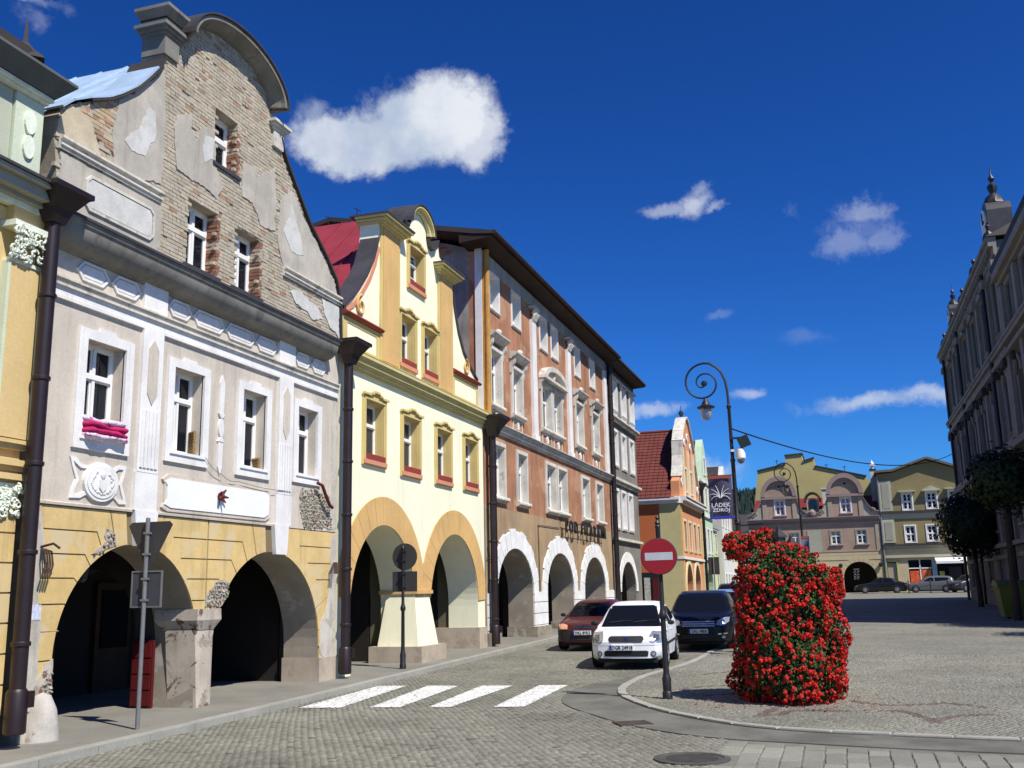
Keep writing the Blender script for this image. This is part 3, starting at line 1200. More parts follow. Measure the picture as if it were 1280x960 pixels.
def radial_blocks(cx, zs, rx, rz, thetas, heights, ztop, xl, xr, skip_key=None):
    """stepped arch stones running out into level courses; returns polygons"""
    polys = []
    for side in (-1, 1):
        xe = xl if side < 0 else xr

        def line(th, h):
            c, s_ = math.cos(R(th)), math.sin(R(th))
            A = (cx+side*rx*c, zs+rz*s_)
            dx, dz = side*c/rx, s_/rz
            L = math.hypot(dx, dz)
            dx, dz = dx/L, dz/L
            if th <= 0.5:
                return A, (xe, A[1]), (xe, A[1])
            t = (h-A[1])/max(dz, 1e-6)
            X = A[0]+dx*t
            if (X-xe)*side > 0:
                t = (xe-A[0])/dx
                return A, (xe, A[1]+dz*t), (xe, A[1]+dz*t)
            return A, (X, h), (xe, h)
        L = [line(t, h) for t, h in zip(thetas, heights)]
        for i in range(len(L)-1):
            A0, B0, C0 = L[i]
            A1, B1, C1 = L[i+1]
            top1 = heights[i+1] >= ztop-1e-6
            top0 = heights[i] >= ztop-1e-6
            ar = [(cx+side*rx*math.cos(R(thetas[i+1]+(thetas[i]-thetas[i+1])*k/4)), zs+rz*math.sin(R(thetas[i+1]+(thetas[i]-thetas[i+1])*k/4))) for k in range(1, 4)]
            if top0:
                p = [A0, B0, B1, A1]+ar
            elif top1:
                p = [A0, B0, C0, (xe, ztop), B1, A1]+ar
            else:
                p = [A0, B0, C0, C1, B1, A1]+ar
            polys.append(p if side > 0 else p)
    return polys


def drainpipe(B, s, zt, zb, r=0.095, y=-0.20, hopper=True, m=None, name='drainpipe', hs=1.0):
    m = m or M_pipe
    mb = MB()
    mb.tube([(s, y, zb), (s, y, zt)], r, 14)
    p = B.part(name, mb, m, smooth=True)
    z = zt-.3
    cm = MB().lathe([(r+.012, -.03), (r+.02, -.02), (r+.02, .02), (r+.012, .03)], 14).mesh('collar', m, smooth=True)
    while z > zb+.2:
        link('collar', cm, p, (s-B.off[0], y, z-B.off[2]))
        z -= 1.15
    mb = MB()
    mb.lathe([(r+.01, 0), (r+.035, .02), (r+.035, .5), (r+.01, .55)], 14, (s, y, zb-.02))
    mb.box(s+.03, s+.03+r*1.1, y-r*1.5, y-.02, zb+.30, zb+.5)
    B.part('foot_casing', mb, m, p, smooth=True)
    if hopper:
        mb = MB()
        a = .30*hs
        for k, (w0, w1, z0, z1) in enumerate([(.10, .16, -.40, -.22), (.16, .30, -.22, .0), (.33, .33, .0, .07)]):
            w0, w1 = w0*hs*1.05, w1*hs*1.05
            b = [(s-w0, y-w0, zt+z0*hs), (s+w0, y-w0, zt+z0*hs), (s+w0, y+w0*.6, zt+z0*hs), (s-w0, y+w0*.6, zt+z0*hs)]
            t = [(s-w1, y-w1, zt+z1*hs), (s+w1, y-w1, zt+z1*hs), (s+w1, y+w1*.6, zt+z1*hs), (s-w1, y+w1*.6, zt+z1*hs)]
            mb.faces(b+t, [(0, 1, 5, 4), (1, 2, 6, 5), (2, 3, 7, 6), (3, 0, 4, 7), (4, 5, 6, 7), (3, 2, 1, 0)])
        B.part('hopper', mb, m, p)
    return p


def transverse_wall(B, s, t, y0, y1, zb, ztop, spring, rz, m, name='cross_arch'):
    """arch across the arcade walk"""
    ym = (y0+y1)/2
    ry = (y1-y0)/2-.35
    out = [(y0, zb), (ym-ry, zb)]+[(ym+ry*math.cos(a), spring+rz*math.sin(a)) for a in [PI-PI*i/14 for i in range(15)]]+[(ym+ry, zb), (y1, zb), (y1, ztop), (y0, ztop)]
    mb = MB()
    tm = MB()
    tm.slab(out, 0, 1)
    b = len(mb.v)
    mb.v += [(s-t/2+y*t, x, z) for (x, y, z) in tm.v]
    mb.f += tm.f
    mb.m += tm.m
    mb.c += tm.c
    return B.part(name, mb, m)


# ================================================================== HOUSE WITH THE BARE BRICK GABLE
B1 = left_front('gabled_house', 'crumbling house with bare brick curved gable over a pinkish storey and ochre arcade', 'house', 10.82, 0.228)
zb = 0.20
GW = 9.2    # gable base
A1 = (12.95, 1.24, 1.60, 1.60)
A2 = (16.83, 1.00, 1.85, 1.84)
out = [(10.82, zb), (A1[0]-A1[2], zb)]+arc(A1[0], A1[1], A1[2], A1[3], 180, 0, 32)+[(A1[0]+A1[2], zb), (A2[0]-A2[2], zb)]+arc(A2[0], A2[1], A2[2], A2[3], 180, 0, 32)+[(A2[0]+A2[2], zb), (19.36, zb), (19.36, 7.42), (10.82, 7.42)]
W1s = [(11.58, 4.33, .84, 1.44), (13.62, 4.36, .82, 1.41), (15.64, 4.34, .80, 1.43), (17.62, 4.40, .80, 1.38)]
holes = [rect(a, a+w, z, z+h) for (a, z, w, h) in W1s]
mb = MB()
up = [(10.82, 3.33)]+[(19.36, 3.33), (19.36, 7.42), (10.82, 7.42)]
mb.slab(up, 0, .45, holes)
B1.part('upper_wall', mb, M_pink)
lo = out[:-2]+[(19.36, 3.328), (10.82, 3.328)]
mb = MB()
mb.slab(lo, .022, .80, ms=1)
B1.part('arcade_wall', mb, [M_groove, M_intrados])
# render blocks with open joints
th = [0, 14, 27, 40, 52, 63, 73, 82.5]
hh = [1.24, 1.62, 1.98, 2.33, 2.66, 2.99, 3.32, 3.32]
polys = radial_blocks(A1[0], A1[1], A1[2], A1[3], th, hh, 3.32, 10.83, 14.76)
polys += radial_blocks(A2[0], A2[1], A2[2], A2[3], [0, 10, 24, 38, 51, 63, 73, 83.5], [1.24, 1.62, 1.98, 2.33, 2.66, 2.99, 3.32, 3.32], 3.32, 14.78, 19.35)
for (x0, x1, z0, z1) in [(10.83, 11.35, .98, 1.24), (10.83, 11.35, .62, .96), (18.70, 19.35, .62, .97)]:
    polys.append(rect(x0, x1, z0, z1))
for i, p in enumerate(polys):
    q = inset(p, 0.010)
    if q is None:
        continue
    mb = MB()
    mb.slab(q, 0.0, .03, back=False)
    B1.part('render_block', mb, M_yellow_p if (i in (2, 3, 4, 18, 19) or max(a[0] for a in p) < 11.7 or min(a[0] for a in p) > 18.2) else M_yellow)
# keystones
for (x0, x1, xb0, xb1, z0) in [(12.79, 13.34, 12.86, 13.27, 2.82), (16.79, 17.32, 16.87, 17.26, 2.80)]:
    mb = MB()
    mb.slab([(xb0, z0), (xb1, z0), (x1, 3.36), (x0, 3.36)], -.06, .02)
    B1.part('keystone', mb, M_trimw)
# bare plaster foot of the piers
for (x0, x1, zz) in [(10.83, 11.35, .60), (18.68, 19.35, .60)]:
    mb = MB()
    mb.slab(ragged(rect(x0, x1, zb, zz), .012, .1, 5), -.015, .05)
    B1.part('pier_foot', mb, M_basep)
mb = MB()
mb.slab(ragged([(10.9, .7), (11.36, .75), (11.36, 1.25), (11.2, 1.2), (11.1, .95)], .02, .08, 9), -.008, .03)
B1.part('plaster_patch', mb, M_basep)
# bollard-like wheel guard at the foot of the left pier
mb = MB()
mb.lathe([(.24, 0), (.23, .18), (.19, .42), (.11, .6), (.0, .64)], 16, (11.18, -.03, .2))
B1.part('guard_stone', mb, mat('pale_guard_stone', (.45, .42, .37), .9, .15, 3, bump=.6, stain=((.12, .05, .04), .8, 3.0, .64)), smooth=True)
# middle pier
mb = MB()
b = [(14.58, -.03, .24), (14.96, -.03, .24), (14.96, .50, .24), (14.56, .50, .24)]
t = [(14.48, -.02, 1.50), (14.98, -.02, 1.50), (14.98, .56, 1.50), (14.48, .56, 1.50)]
mb.faces(b+t, [(0, 1, 5, 4), (1, 2, 6, 5), (2, 3, 7, 6), (3, 0, 4, 7), (4, 5, 6, 7)])
B1.part('pier', mb, M_basep)
mb = MB()
b = [(14.50, -.03, 1.50), (14.98, -.03, 1.50), (14.98, .62, 1.50), (14.50, .62, 1.50)]
t = [(14.42, -.10, 1.66), (15.10, -.10, 1.66), (15.10, .74, 1.66), (14.42, .74, 1.66)]
u = [(14.42, -.10, 1.84), (15.08, -.10, 1.84), (15.08, .74, 1.84), (14.42, .74, 1.84)]
mb.faces(b+t+u, [(0, 1, 5, 4), (1, 2, 6, 5), (2, 3, 7, 6), (3, 0, 4, 7), (4, 5, 9, 8), (5, 6, 10, 9), (6, 7, 11, 10), (7, 4, 8, 11), (8, 9, 10, 11)])
B1.part('pier_cap', mb, M_basep)
# fallen render: rubble showing
for i, pl in enumerate([[(14.72, 1.86), (15.25, 1.86), (15.42, 2.12), (15.36, 2.30), (15.1, 2.32), (14.85, 2.12)],
                        [(11.98, 2.66), (12.15, 2.68), (12.48, 2.84), (12.42, 3.02), (12.22, 3.08), (12.22, 2.86)],
                        [(17.79, 4.12), (18.39, 4.17), (18.98, 4.06), (19.13, 3.41), (18.00, 3.35), (17.81, 3.67)],
                        [(11.18, .66), (11.36, .66), (11.36, 1.12), (11.22, .98)]]):
    mb = MB()
    q = ragged(pl, .03, .1, i+20)
    mb.slab(q, -.012, .02)
    B1.part('bare_mortar', mb, M_mortar)
    mb = MB()
    rubble_field(mb, q, .075, -.016, i)
    B1.part('exposed_rubble', mb, M_rubble, stuff=True)
# pale strips of bare plaster beside the drainpipes, plinth of the right jamb
for i_, pl in enumerate([[(10.84, .6), (11.10, .6), (11.06, 1.2), (11.12, 1.7), (11.02, 2.2), (11.06, 2.8), (10.98, 3.3), (10.84, 3.3)],
                         [(18.95, .75), (19.35, .75), (19.35, 3.3), (19.18, 3.3), (19.12, 2.6), (19.08, 2.0), (18.92, 1.7), (18.72, 1.45), (18.72, .9)],
                         [(18.95, 3.4), (19.35, 3.4), (19.35, 6.2), (19.15, 6.2), (19.05, 5.2), (19.12, 4.4)]]):
    mb = MB()
    mb.slab(ragged(ragged(pl, .04, .2, 60+i_), .01, .05, 70+i_), -.007, .01)
    B1.part('plaster_patch', mb, mat('pale_grey_old_plaster', (.50, .46, .39), .92, .14, 2.5, streak=.3, bump=.5, stain=((.34, .30, .25), .7, 3.0, .57)))
B1.part('jamb_plinth', MB().box(18.665, 19.37, -.03, .83, .2, .78), M_sandst)
# ledge between storeys
mb = MB()
mb.extr([(0, 3.325), (-.03, 3.325), (-.035, 3.36), (0, 3.375)], 10.82, 12.76)
mb.extr([(0, 3.325), (-.03, 3.325), (-.035, 3.36), (0, 3.375)], 13.36, 16.77)
B1.part('string_course', mb, M_pink)
# pilasters
for (a, b_) in [(12.76, 13.30), (16.84, 17.40)]:
    mb = MB()
    mb.box(a, b_, -.05, .01, 3.36, 3.95)
    mb.box(a+.02, b_-.02, -.055, .01, 3.95, 6.22)
    p = B1.part('pilaster', mb, M_trimw)
    mb = MB()
    n = 5
    w = (b_-a-.1)/n
    for i in range(n):
        mb.box(a+.05+i*w+.012, a+.05+(i+1)*w-.012, -.075, -.05, 4.02, 4.92)
    B1.part('fluting', mb, M_trimw, p)
    mb = MB()
    c = (a+b_)/2
    mb.slab([(c-.12, 5.2), (c, 5.02), (c+.12, 5.2), (c+.12, 5.92), (c, 6.08), (c-.12, 5.92)], -.07, -.05)
    B1.part('pointed_panel', mb, M_pink, p)
    mb = MB()
    mb.box(a-.02, b_+.02, -.06, .01, 6.52, 7.0)
    B1.part('pilaster_block', mb, M_trimw, p)
# moulded band
for (z0, z1, d) in [(6.22, 6.27, .05), (6.272, 6.40, .035), (6.402, 6.44, .08), (6.442, 6.50, .055), (6.502, 6.53, .10)]:
    mb = MB()
    mb.box(10.82, 19.30, -d, .0, z0, z1)
    B1.part('moulding', mb, M_trimdirty if z0 > 6.4 else M_trimw)
# lozenge panels of the frieze
for (a, b_) in [(11.28, 11.97), (12.02, 12.70), (13.38, 14.02), (14.07, 14.98), (15.03, 15.98), (16.03, 16.76), (17.46, 18.08), (18.13, 18.75)]:
    zc, hz = 6.76, .145
    o = [(a, zc), (a+.13, zc-hz), (b_-.13, zc-hz), (b_, zc), (b_-.13, zc+hz), (a+.13, zc+hz)]
    i_ = [(a+.05, zc), (a+.15, zc-hz+.035), (b_-.15, zc-hz+.035), (b_-.05, zc), (b_-.15, zc+hz-.035), (a+.15, zc+hz-.035)]
    mb = MB()
    mb.slab(o, -.03, .0, [i_])
    p = B1.part('frieze_panel', mb, M_trimw)
    mb = MB()
    mb.slab(inset(i_, .02), -.02, .0)
    B1.part('panel_field', mb, M_trimw, p)
# cove cornice
prof = [(.0, 6.93), (-.03, 6.93), (-.06, 6.96)]+[(-.06-.27*math.sin(R(a)), 6.96+.30*(1-math.cos(R(a)))) for a in range(10, 91, 10)]+[(-.36, 7.28), (-.37, 7.34), (-.37, 7.37), (0, 7.46)]
mb = MB()
mb.extr(prof, 10.55, 18.72)
B1.part('cove_cornice', mb, M_cove, smooth=True, angle=30)
mb = MB()
mb.extr([(-.385, 7.345), (-.40, 7.345), (-.40, 7.385), (.0, 7.47), (.0, 7.462), (-.385, 7.378)], 10.5, 18.76)
B1.part('cornice_flashing', mb, M_darkmetal)
# first floor windows
W = []
W.append(window(B1, *W1s[0][:2], .84, 1.44, y=.20, surround=(.175, .045, M_trimw, 'eared'), open_leaf=True, sill=('slim', M_white), bar=.05, mull=1, key='b1a', label='open window with bedding hung over its sill'))
for (a, z, w, h) in W1s[1:]:
    W.append(window(B1, a, z, w, h, y=.20, surround=(.165, .045, M_trimw, 'eared'), sill=('slim', M_white), bar=.05, curtain=(M_curtain, .02, .35, .02)))
# oval coat of arms in its scrolled frame
mb = MB()
c = (12.035, 3.71)
mb.slab([(11.40, 4.02), (11.52, 4.02), (11.62, 3.93), (11.75, 3.93), (12.32, 3.94), (12.44, 4.0), (12.58, 4.0), (12.55, 3.85), (12.5, 3.71), (12.57, 3.58), (12.62, 3.43), (12.46, 3.42), (12.35, 3.50), (11.74, 3.50), (11.64, 3.45), (11.44, 3.44), (11.47, 3.58), (11.54, 3.71), (11.46, 3.87)], -.025, .0,
        [[(11.46, 3.97), (11.52, 3.86), (11.60, 3.71), (11.53, 3.57), (11.5, 3.49), (11.62, 3.51), (11.73, 3.56), (12.34, 3.56), (12.44, 3.48), (12.55, 3.49), (12.5, 3.58), (12.45, 3.71), (12.5, 3.85), (12.52, 3.94), (12.43, 3.94), (12.32, 3.88), (11.74, 3.88), (11.62, 3.88)]])
cr = B1.part('crest', mb, M_trimw)
mb = MB()
mb.slab([(c[0]+.36*math.cos(2*PI*i/36), c[1]+.285*math.sin(2*PI*i/36)) for i in range(36)], -.05, .0)
mb.slab([(c[0]+.31*math.cos(2*PI*i/36), c[1]+.24*math.sin(2*PI*i/36)) for i in range(36)], -.062, -.05)
B1.part('roundel', mb, M_trimw, cr)
mb = MB()
# shield, helm, two supporting plumes in low relief
mb.slab([(c[0]-.075, c[1]+.03), (c[0]+.075, c[1]+.03), (c[0]+.07, c[1]-.09), (c[0], c[1]-.16), (c[0]-.07, c[1]-.09)], -.085, -.06)
mb.lathe([(.0, -.03), (.05, -.02), (.055, .0), (.03, .0)], 10, (c[0], -.06, c[1]+.10), axis='y')
g_ = random.Random(2)
for k in range(34):
    a0 = R(k*360/34)
    rx_, rz_ = .215+g_.uniform(-.03, .02), .165+g_.uniform(-.02, .015)
    if -2.1 < a0-PI*1.5+PI/2 < -1.0:
        continue
    mb.lathe([(.0, -.016), (.020, -.008), (.024, .004), (.0, .006)], 6, (c[0]+rx_*math.cos(a0), -.064, c[1]+rz_*math.sin(a0)), axis='y')
B1.part('relief', mb, mat('grey_white_relief', (.66, .65, .62), .85, .1, bump=.2), cr)
# long blank panel with an iron star bracket
mb = MB()
o = [(13.44, 3.45), (13.60, 3.39), (16.50, 3.40), (16.66, 3.48), (16.66, 3.92), (16.5, 3.99), (13.60, 3.99), (13.44, 3.90), (13.50, 3.84), (13.50, 3.52)]
mb.slab(o, -.035, .0)
p = B1.part('blank_panel', mb, M_pink)
mb = MB()
mb.slab([(13.50, 3.50), (13.66, 3.45), (16.44, 3.46), (16.59, 3.53), (16.59, 3.88), (16.44, 3.93), (13.66, 3.93), (13.50, 3.86), (13.56, 3.80), (13.56, 3.58)], -.05, -.03)
B1.part('panel_field', mb, mat('bright_white_panel', (.80, .80, .79), .75, .03, bump=.12), p)
mb = MB()
for a in (70, 145, 205, 285, 350):
    mb.tube([(14.98, -.06, 3.74), (14.98+.12*math.cos(R(a)), -.16, 3.74+.12*math.sin(R(a)))], [.05, .012], 6)
mb.lathe([(.02, -.09), (.07, -.05), (.07, .0), (.02, .0)], 8, (14.98, -.06, 3.74), axis='y')
mb.tube([(14.98, -.055, 3.70), (14.97, -.055, 3.52)], .006, 5)
B1.part('wall_bracket', mb, mat('rusty_red_iron', (.12, .022, .02), .8, .2, 8, bump=.3))
# slim ornament between the windows
for s_ in (14.99,):
    mb = MB()
    mb.slab([(s_-.06, 5.20), (s_+.06, 5.20), (s_+.07, 5.75), (s_, 5.90), (s_-.07, 5.75)], -.03, 0)
    mb.slab([(s_+.075*math.cos(2*PI*i/20), 4.95+.17*math.sin(2*PI*i/20)) for i in range(20)], -.035, 0)
    mb.slab([(s_-.07, 4.7), (s_+.07, 4.7), (s_+.06, 4.25), (s_, 4.12), (s_-.06, 4.25)], -.03, 0)
    mb.slab([(s_-.09, 4.70), (s_+.09, 4.70), (s_+.03, 4.78), (s_-.03, 4.78)], -.04, 0)
    mb.slab([(s_-.09, 5.20), (s_-.03, 5.12), (s_+.03, 5.12), (s_+.09, 5.20)], -.04, 0)
    B1.part('ornament', mb, M_trimw)

# gable -------------------------------------------------------------
gab = [(10.80, 7.40), (10.76, 8.05), (10.68, 8.50), (10.68, 8.80), (10.76, 8.99), (10.97, 9.19), (11.28, 9.38), (11.70, 9.60), (11.96, 9.79), (12.32, 10.10), (12.59, 10.41), (12.80, 10.68), (12.92, 10.95),
       (12.93, 11.45), (13.45, 11.72)]
gab += [(14.85-1.42*math.cos(R(a)), 11.62+.72*math.sin(R(a))) for a in range(8, 173, 9)]
gab += [(16.30, 11.6), (16.62, 11.35), (16.63, 11.19), (16.74, 10.95), (16.95, 10.70), (17.37, 10.28), (17.89, 9.76), (18.61, 9.27), (19.10, 8.87), (19.30, 8.42), (19.34, 7.40)]
GH = [rect(13.80, 14.66, 7.62, 8.80), rect(15.22, 16.06, 7.62, 8.78), rect(14.47, 15.18, 9.76, 10.80)]
mb = MB()
mb.slab(gab, .0, .42, GH)
B1.part('gable_wall', mb, M_mortar)
plast = {
    'left_field': [(11.93, 9.70), (12.80, 10.62), (12.95, 10.80), (13.04, 9.9), (13.02, 8.71), (11.88, 8.60), (11.83, 9.17)],
    'tan': [(10.70, 8.60), (10.70, 8.86), (10.95, 9.15), (11.31, 9.10), (11.60, 8.64), (11.19, 8.60)],
    'p1': [(13.33, 10.12), (13.73, 10.31), (13.85, 9.88), (14.05, 10.23), (14.46, 10.37), (14.46, 9.72), (14.69, 9.49), (14.80, 9.30), (14.58, 9.10), (14.04, 9.12), (13.40, 9.14), (13.31, 9.51)],
    'p2': [(15.34, 10.11), (15.85, 10.20), (15.86, 9.96), (16.50, 10.47), (16.56, 9.16), (16.02, 9.09), (15.74, 9.42), (15.38, 9.40), (15.31, 9.74)],
    'p3': [(16.75, 10.02), (17.15, 10.21), (17.35, 10.15), (17.85, 9.70), (18.55, 9.22), (19.05, 8.84), (19.26, 8.45), (16.94, 8.50), (16.62, 9.1)],
    'low_left': [(10.80, 7.42), (10.76, 8.36), (13.02, 8.40), (13.1, 7.9), (12.95, 7.42)],
    'p4': [(17.19, 8.09), (17.67, 8.19), (18.44, 8.01), (18.51, 7.86), (18.12, 7.76), (17.44, 7.87)],
    'low_right': [(18.5, 8.3), (19.28, 8.32), (19.30, 7.6), (18.9, 7.75), (18.6, 8.0)]}
pr = {k: ragged(ragged(v, .045, .2, i+3), .014, .05, i+40) for i, (k, v) in enumerate(plast.items())}
mb = MB()
brick_field(mb, inset(gab, .03), GH+[inset(v, .05) or v for v in pr.values()], seed=11, red=.05)
B1.part('brickwork', mb, M_brick, stuff=True)
mb = MB()
brick_field(mb, inset([(11.0, 9.17), (11.70, 9.56), (11.95, 9.72), (11.83, 9.17), (11.9, 8.60), (11.60, 8.62), (11.35, 9.05)], .01), seed=5, red=.5, y=-.02, bw=.26, tone=(.45, .33, .2))
B1.part('brickwork', mb, M_brick, stuff=True)
for k, v in pr.items():
    mb = MB()
    mb.slab(v, -.033, .01)
    m_ = {'tan': mat('tan_sandy_plaster', (.50, .42, .29), .95, .15, 2, bump=.6), 'low_left': M_pinkgable, 'p4': M_palepatch, 'low_right': M_palepatch}.get(k, M_pinkgable)
    B1.part('plaster_patch', mb, m_)
for v in ([(12.12, 9.06), (12.63, 9.90), (12.83, 9.95), (12.82, 9.45), (12.60, 9.03), (12.27, 8.99)], [(14.12, 9.78), (14.2, 10.15), (14.38, 10.2), (14.42, 9.75), (14.2, 9.62)], [(16.9, 9.2), (17.15, 9.95), (17.5, 9.5), (17.7, 8.95), (17.2, 8.9)]):
    mb = MB()
    mb.slab(ragged(ragged(v, .05, .15, 8), .012, .04, 9), -.040, -.03)
    B1.part('white_filler', mb, M_palepatch)
# red brick jambs of the gable windows
for (a, z0, z1) in [(14.68, 7.66, 8.78), (16.08, 7.66, 8.76), (15.20, 9.78, 10.80)]:
    mb = MB()
    r_ = random.Random(int(a*10))
    z = z0
    while z < z1:
        k = r_.uniform(.7, 1.2)
        mb.colr = (.27*k, .125*k, .08*k) if r_.random() > .25 else (.45*k, .37*k, .28*k)
        mb.box(a-.035-r_.uniform(0, .02), a+.015+r_.uniform(0, .05), -.018-r_.uniform(0, .012), .28, z, z+.058)
        z += .069
    mb.colr = None
    B1.part('red_brick_jamb', mb, M_brick)
# small cornices of the gable
for (a, b_, z) in [(10.74, 13.02, 8.40), (16.90, 19.32, 8.33)]:
    mb = MB()
    mb.extr([(-.02, z), (-.06, z), (-.06, z+.04), (-.09, z+.05), (-.09, z+.08), (-.05, z+.10), (-.05, z+.13), (-.11, z+.15), (-.11, z+.19), (-.02, z+.22)], a, b_)
    B1.part('gable_moulding', mb, M_trimdirty)
for (a, b_) in [(11.30, 12.88)]:
    mb = MB()
    o = [(a, 7.78), (a+.10, 7.68), (b_-.1, 7.68), (b_, 7.78), (b_, 8.14), (b_-.1, 8.24), (a+.1, 8.24), (a, 8.14)]
    mb.slab(o, -.065, -.03, [inset(o, .045)])
    p = B1.part('gable_panel', mb, M_trimdirty)
    mb = MB()
    mb.slab(inset(o, .06), -.055, -.03)
    B1.part('panel_field', mb, M_palepatch, p)
# capped blocks left and right of the crown
for k, (a, b_, z0, lab) in enumerate([(12.80, 13.34, 11.05, None), (16.28, 16.80, 10.9, None)]):
    mb = MB()
    mb.box(a+.08, b_-.08, -.07, .40, z0, z0+.35)
    p = B1.part('crown_block', mb, M_trimdirty if k else M_cove)
    mb = MB()
    for (z, e) in ((.35, .02), (.41, .07), (.47, .12)):
        mb.box(a+.06-e, b_-.06+e, -.08-e*.8, .40+e*.6, z0+z, z0+z+.058)
    B1.part('ledge', mb, M_trimdirty if k else M_cove, p)
    if k == 0:
        mb = MB()
        mb.box(a+.07, b_-.07, -.08, .42, z0+.53, z0+.66)
        b = [(a+.04, -.10, z0+.66), (b_-.04, -.10, z0+.66), (b_-.04, .44, z0+.66), (a+.04, .44, z0+.66)]
        t = [(a-.04, -.20, z0+.80), (b_+.03, -.20, z0+.80), (b_+.03, .50, z0+.80), (a-.04, .50, z0+.80)]
        u = [(a-.04, -.20, z0+.86), (b_+.03, -.20, z0+.86), (b_+.03, .50, z0+.86), (a-.04, .50, z0+.86)]
        mb.faces(b+t+u, [(0, 1, 5, 4), (1, 2, 6, 5), (2, 3, 7, 6), (3, 0, 4, 7), (4, 5, 9, 8), (5, 6, 10, 9), (6, 7, 11, 10), (7, 4, 8, 11), (8, 9, 10, 11)])
        B1.part('cap', mb, M_cove, p)
# curved hood of the crown
def hood(cx, cz, rx, rz, a0, a1, p, t, n=26):
    mb = MB()
    pr_ = []
    for i in range(n+1):
        a = R(a0+(a1-a0)*i/n)
        c_, s_ = math.cos(a), math.sin(a)
        pr_.append([(cx+rx*c_, y, cz+rz*s_) for y in (.35,)]+[(cx+(rx+o)*c_, y, cz+(rz+o)*s_) for (y, o) in ((-.02, -.10), (-.10, -.08), (-p+.08, .0), (-p, .02), (-p, .02+t), (.6, .04+t))])
    k = len(pr_[0])
    for i in range(n):
        for j in range(1, k-1):
            mb.face([pr_[i][j], pr_[i+1][j], pr_[i+1][j+1], pr_[i][j+1]])
    mb.face([pr_[0][j] for j in range(1, k)])
    mb.face([pr_[n][j] for j in range(1, k)][::-1])
    return mb


B1.part('crown_hood', hood(14.85, 11.62, 1.44, .74, 2, 178, .34, .07), M_cove, smooth=True, angle=40)
mb = hood(14.85, 11.62, 1.53, .83, 0, 180, .38, .03)
B1.part('hood_flashing', mb, M_darkmetal, smooth=True, angle=40)
# coping strip along the shoulders
def strip(pts, y0, y1, t, name, B, m, lift=.0):
    mb = MB()
    for a, b_ in zip(pts[:-1], pts[1:]):
        d = Vector((b_[0]-a[0], b_[1]-a[1])).normalized()
        n = Vector((-d.y, d.x))
        if n.y < 0 and abs(n.y) > .05:
            n = -n
        q = [(a[0]+n.x*lift, a[1]+n.y*lift), (b_[0]+n.x*lift, b_[1]+n.y*lift), (b_[0]+n.x*(lift+t), b_[1]+n.y*(lift+t)), (a[0]+n.x*(lift+t), a[1]+n.y*(lift+t))]
        mb.slab(q, y0, y1)
    return B.part(name, mb, m)


strip(gab[6:13], -.10, .62, .035, 'shoulder_coping', B1, M_slate)
strip(gab[4:12], -.08, .64, .03, 'shoulder_flashing', B1, M_blueroof, lift=.045)
i0 = gab.index((16.63, 11.19))
strip(gab[i0:i0+9], -.08, .5, .05, 'shoulder_coping', B1, M_slate)
window(B1, 13.80, 7.62, .86, 1.18, y=.20, mull=1, bar=.06)
window(B1, 15.22, 7.62, .84, 1.16, y=.20, mull=1, bar=.06)
window(B1, 14.47, 9.76, .71, 1.04, y=.20, mull=0, trans=(.58,), bar=.07)
for (a, b_, z) in [(13.7, 14.76, 7.60), (15.12, 16.16, 7.60), (14.4, 15.28, 9.74)]:
    B1.part('window_ledge', MB().box(a, b_, -.06, .2, z-.05, z+.015), M_darkmetal)
# roof: ridge runs back from the street
mb = MB()
e0, e1, rg = (10.55, 8.45), (19.45, 8.45), (15.05, 12.42)
mb.slab([e0, rg, e1, (19.30, 8.3), (15.05, 12.27), (10.70, 8.3)], .43, 11.0)
B1.part('roof', mb, M_blueroof)
mb = MB()
for i in range(1, 10):
    t_ = i/10
    for (p0, p1) in ((e0, rg),):
        pass
for yy in [1.2+.62*i for i in range(16)]:
    d = Vector((rg[0]-e0[0], 0, rg[1]-e0[1])).normalized()
    nrm = Vector((-d.z, 0, d.x))
    c_ = Vector(((e0[0]+rg[0])/2, yy, (e0[1]+rg[1])/2))+nrm*.015
    mb.obox(c_, d*2.9, (0, .012, 0), nrm*.018)
B1.part('roof_seams', mb, M_blueroof)
shell(B1, 10.83, 19.35, .2, 8.25, 11, M_pink, y0=.46)
# arcade inside
mb = MB()
mb.box(10.84, 19.34, 3.6, 3.9, .2, 3.5)
B1.part('arcade_back_wall', mb, M_arcshade)
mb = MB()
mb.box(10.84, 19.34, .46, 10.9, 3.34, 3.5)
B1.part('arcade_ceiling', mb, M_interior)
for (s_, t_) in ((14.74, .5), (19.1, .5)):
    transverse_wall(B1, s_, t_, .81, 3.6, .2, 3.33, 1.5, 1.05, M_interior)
B1.part('passage_shade_panel', MB().box(18.80, 18.84, 1.0, 3.5, .2, 3.2), M_arcshade)  # no real door: added dark panel closes the cross arch as passage shade
for (a, zt) in ((12.2, 2.3), (16.3, 2.35), (17.9, 2.2)):
    mb = MB()
    mb.box(a, a+1.0, 3.5, 3.6, .2, zt)
    p = B1.part('shop_door', mb, M_wood)
    mb = MB()
    mb.box(a+.12, a+.88, 3.47, 3.5, 1.1, zt-.15)
    B1.part('pane', mb, M_glass, p)
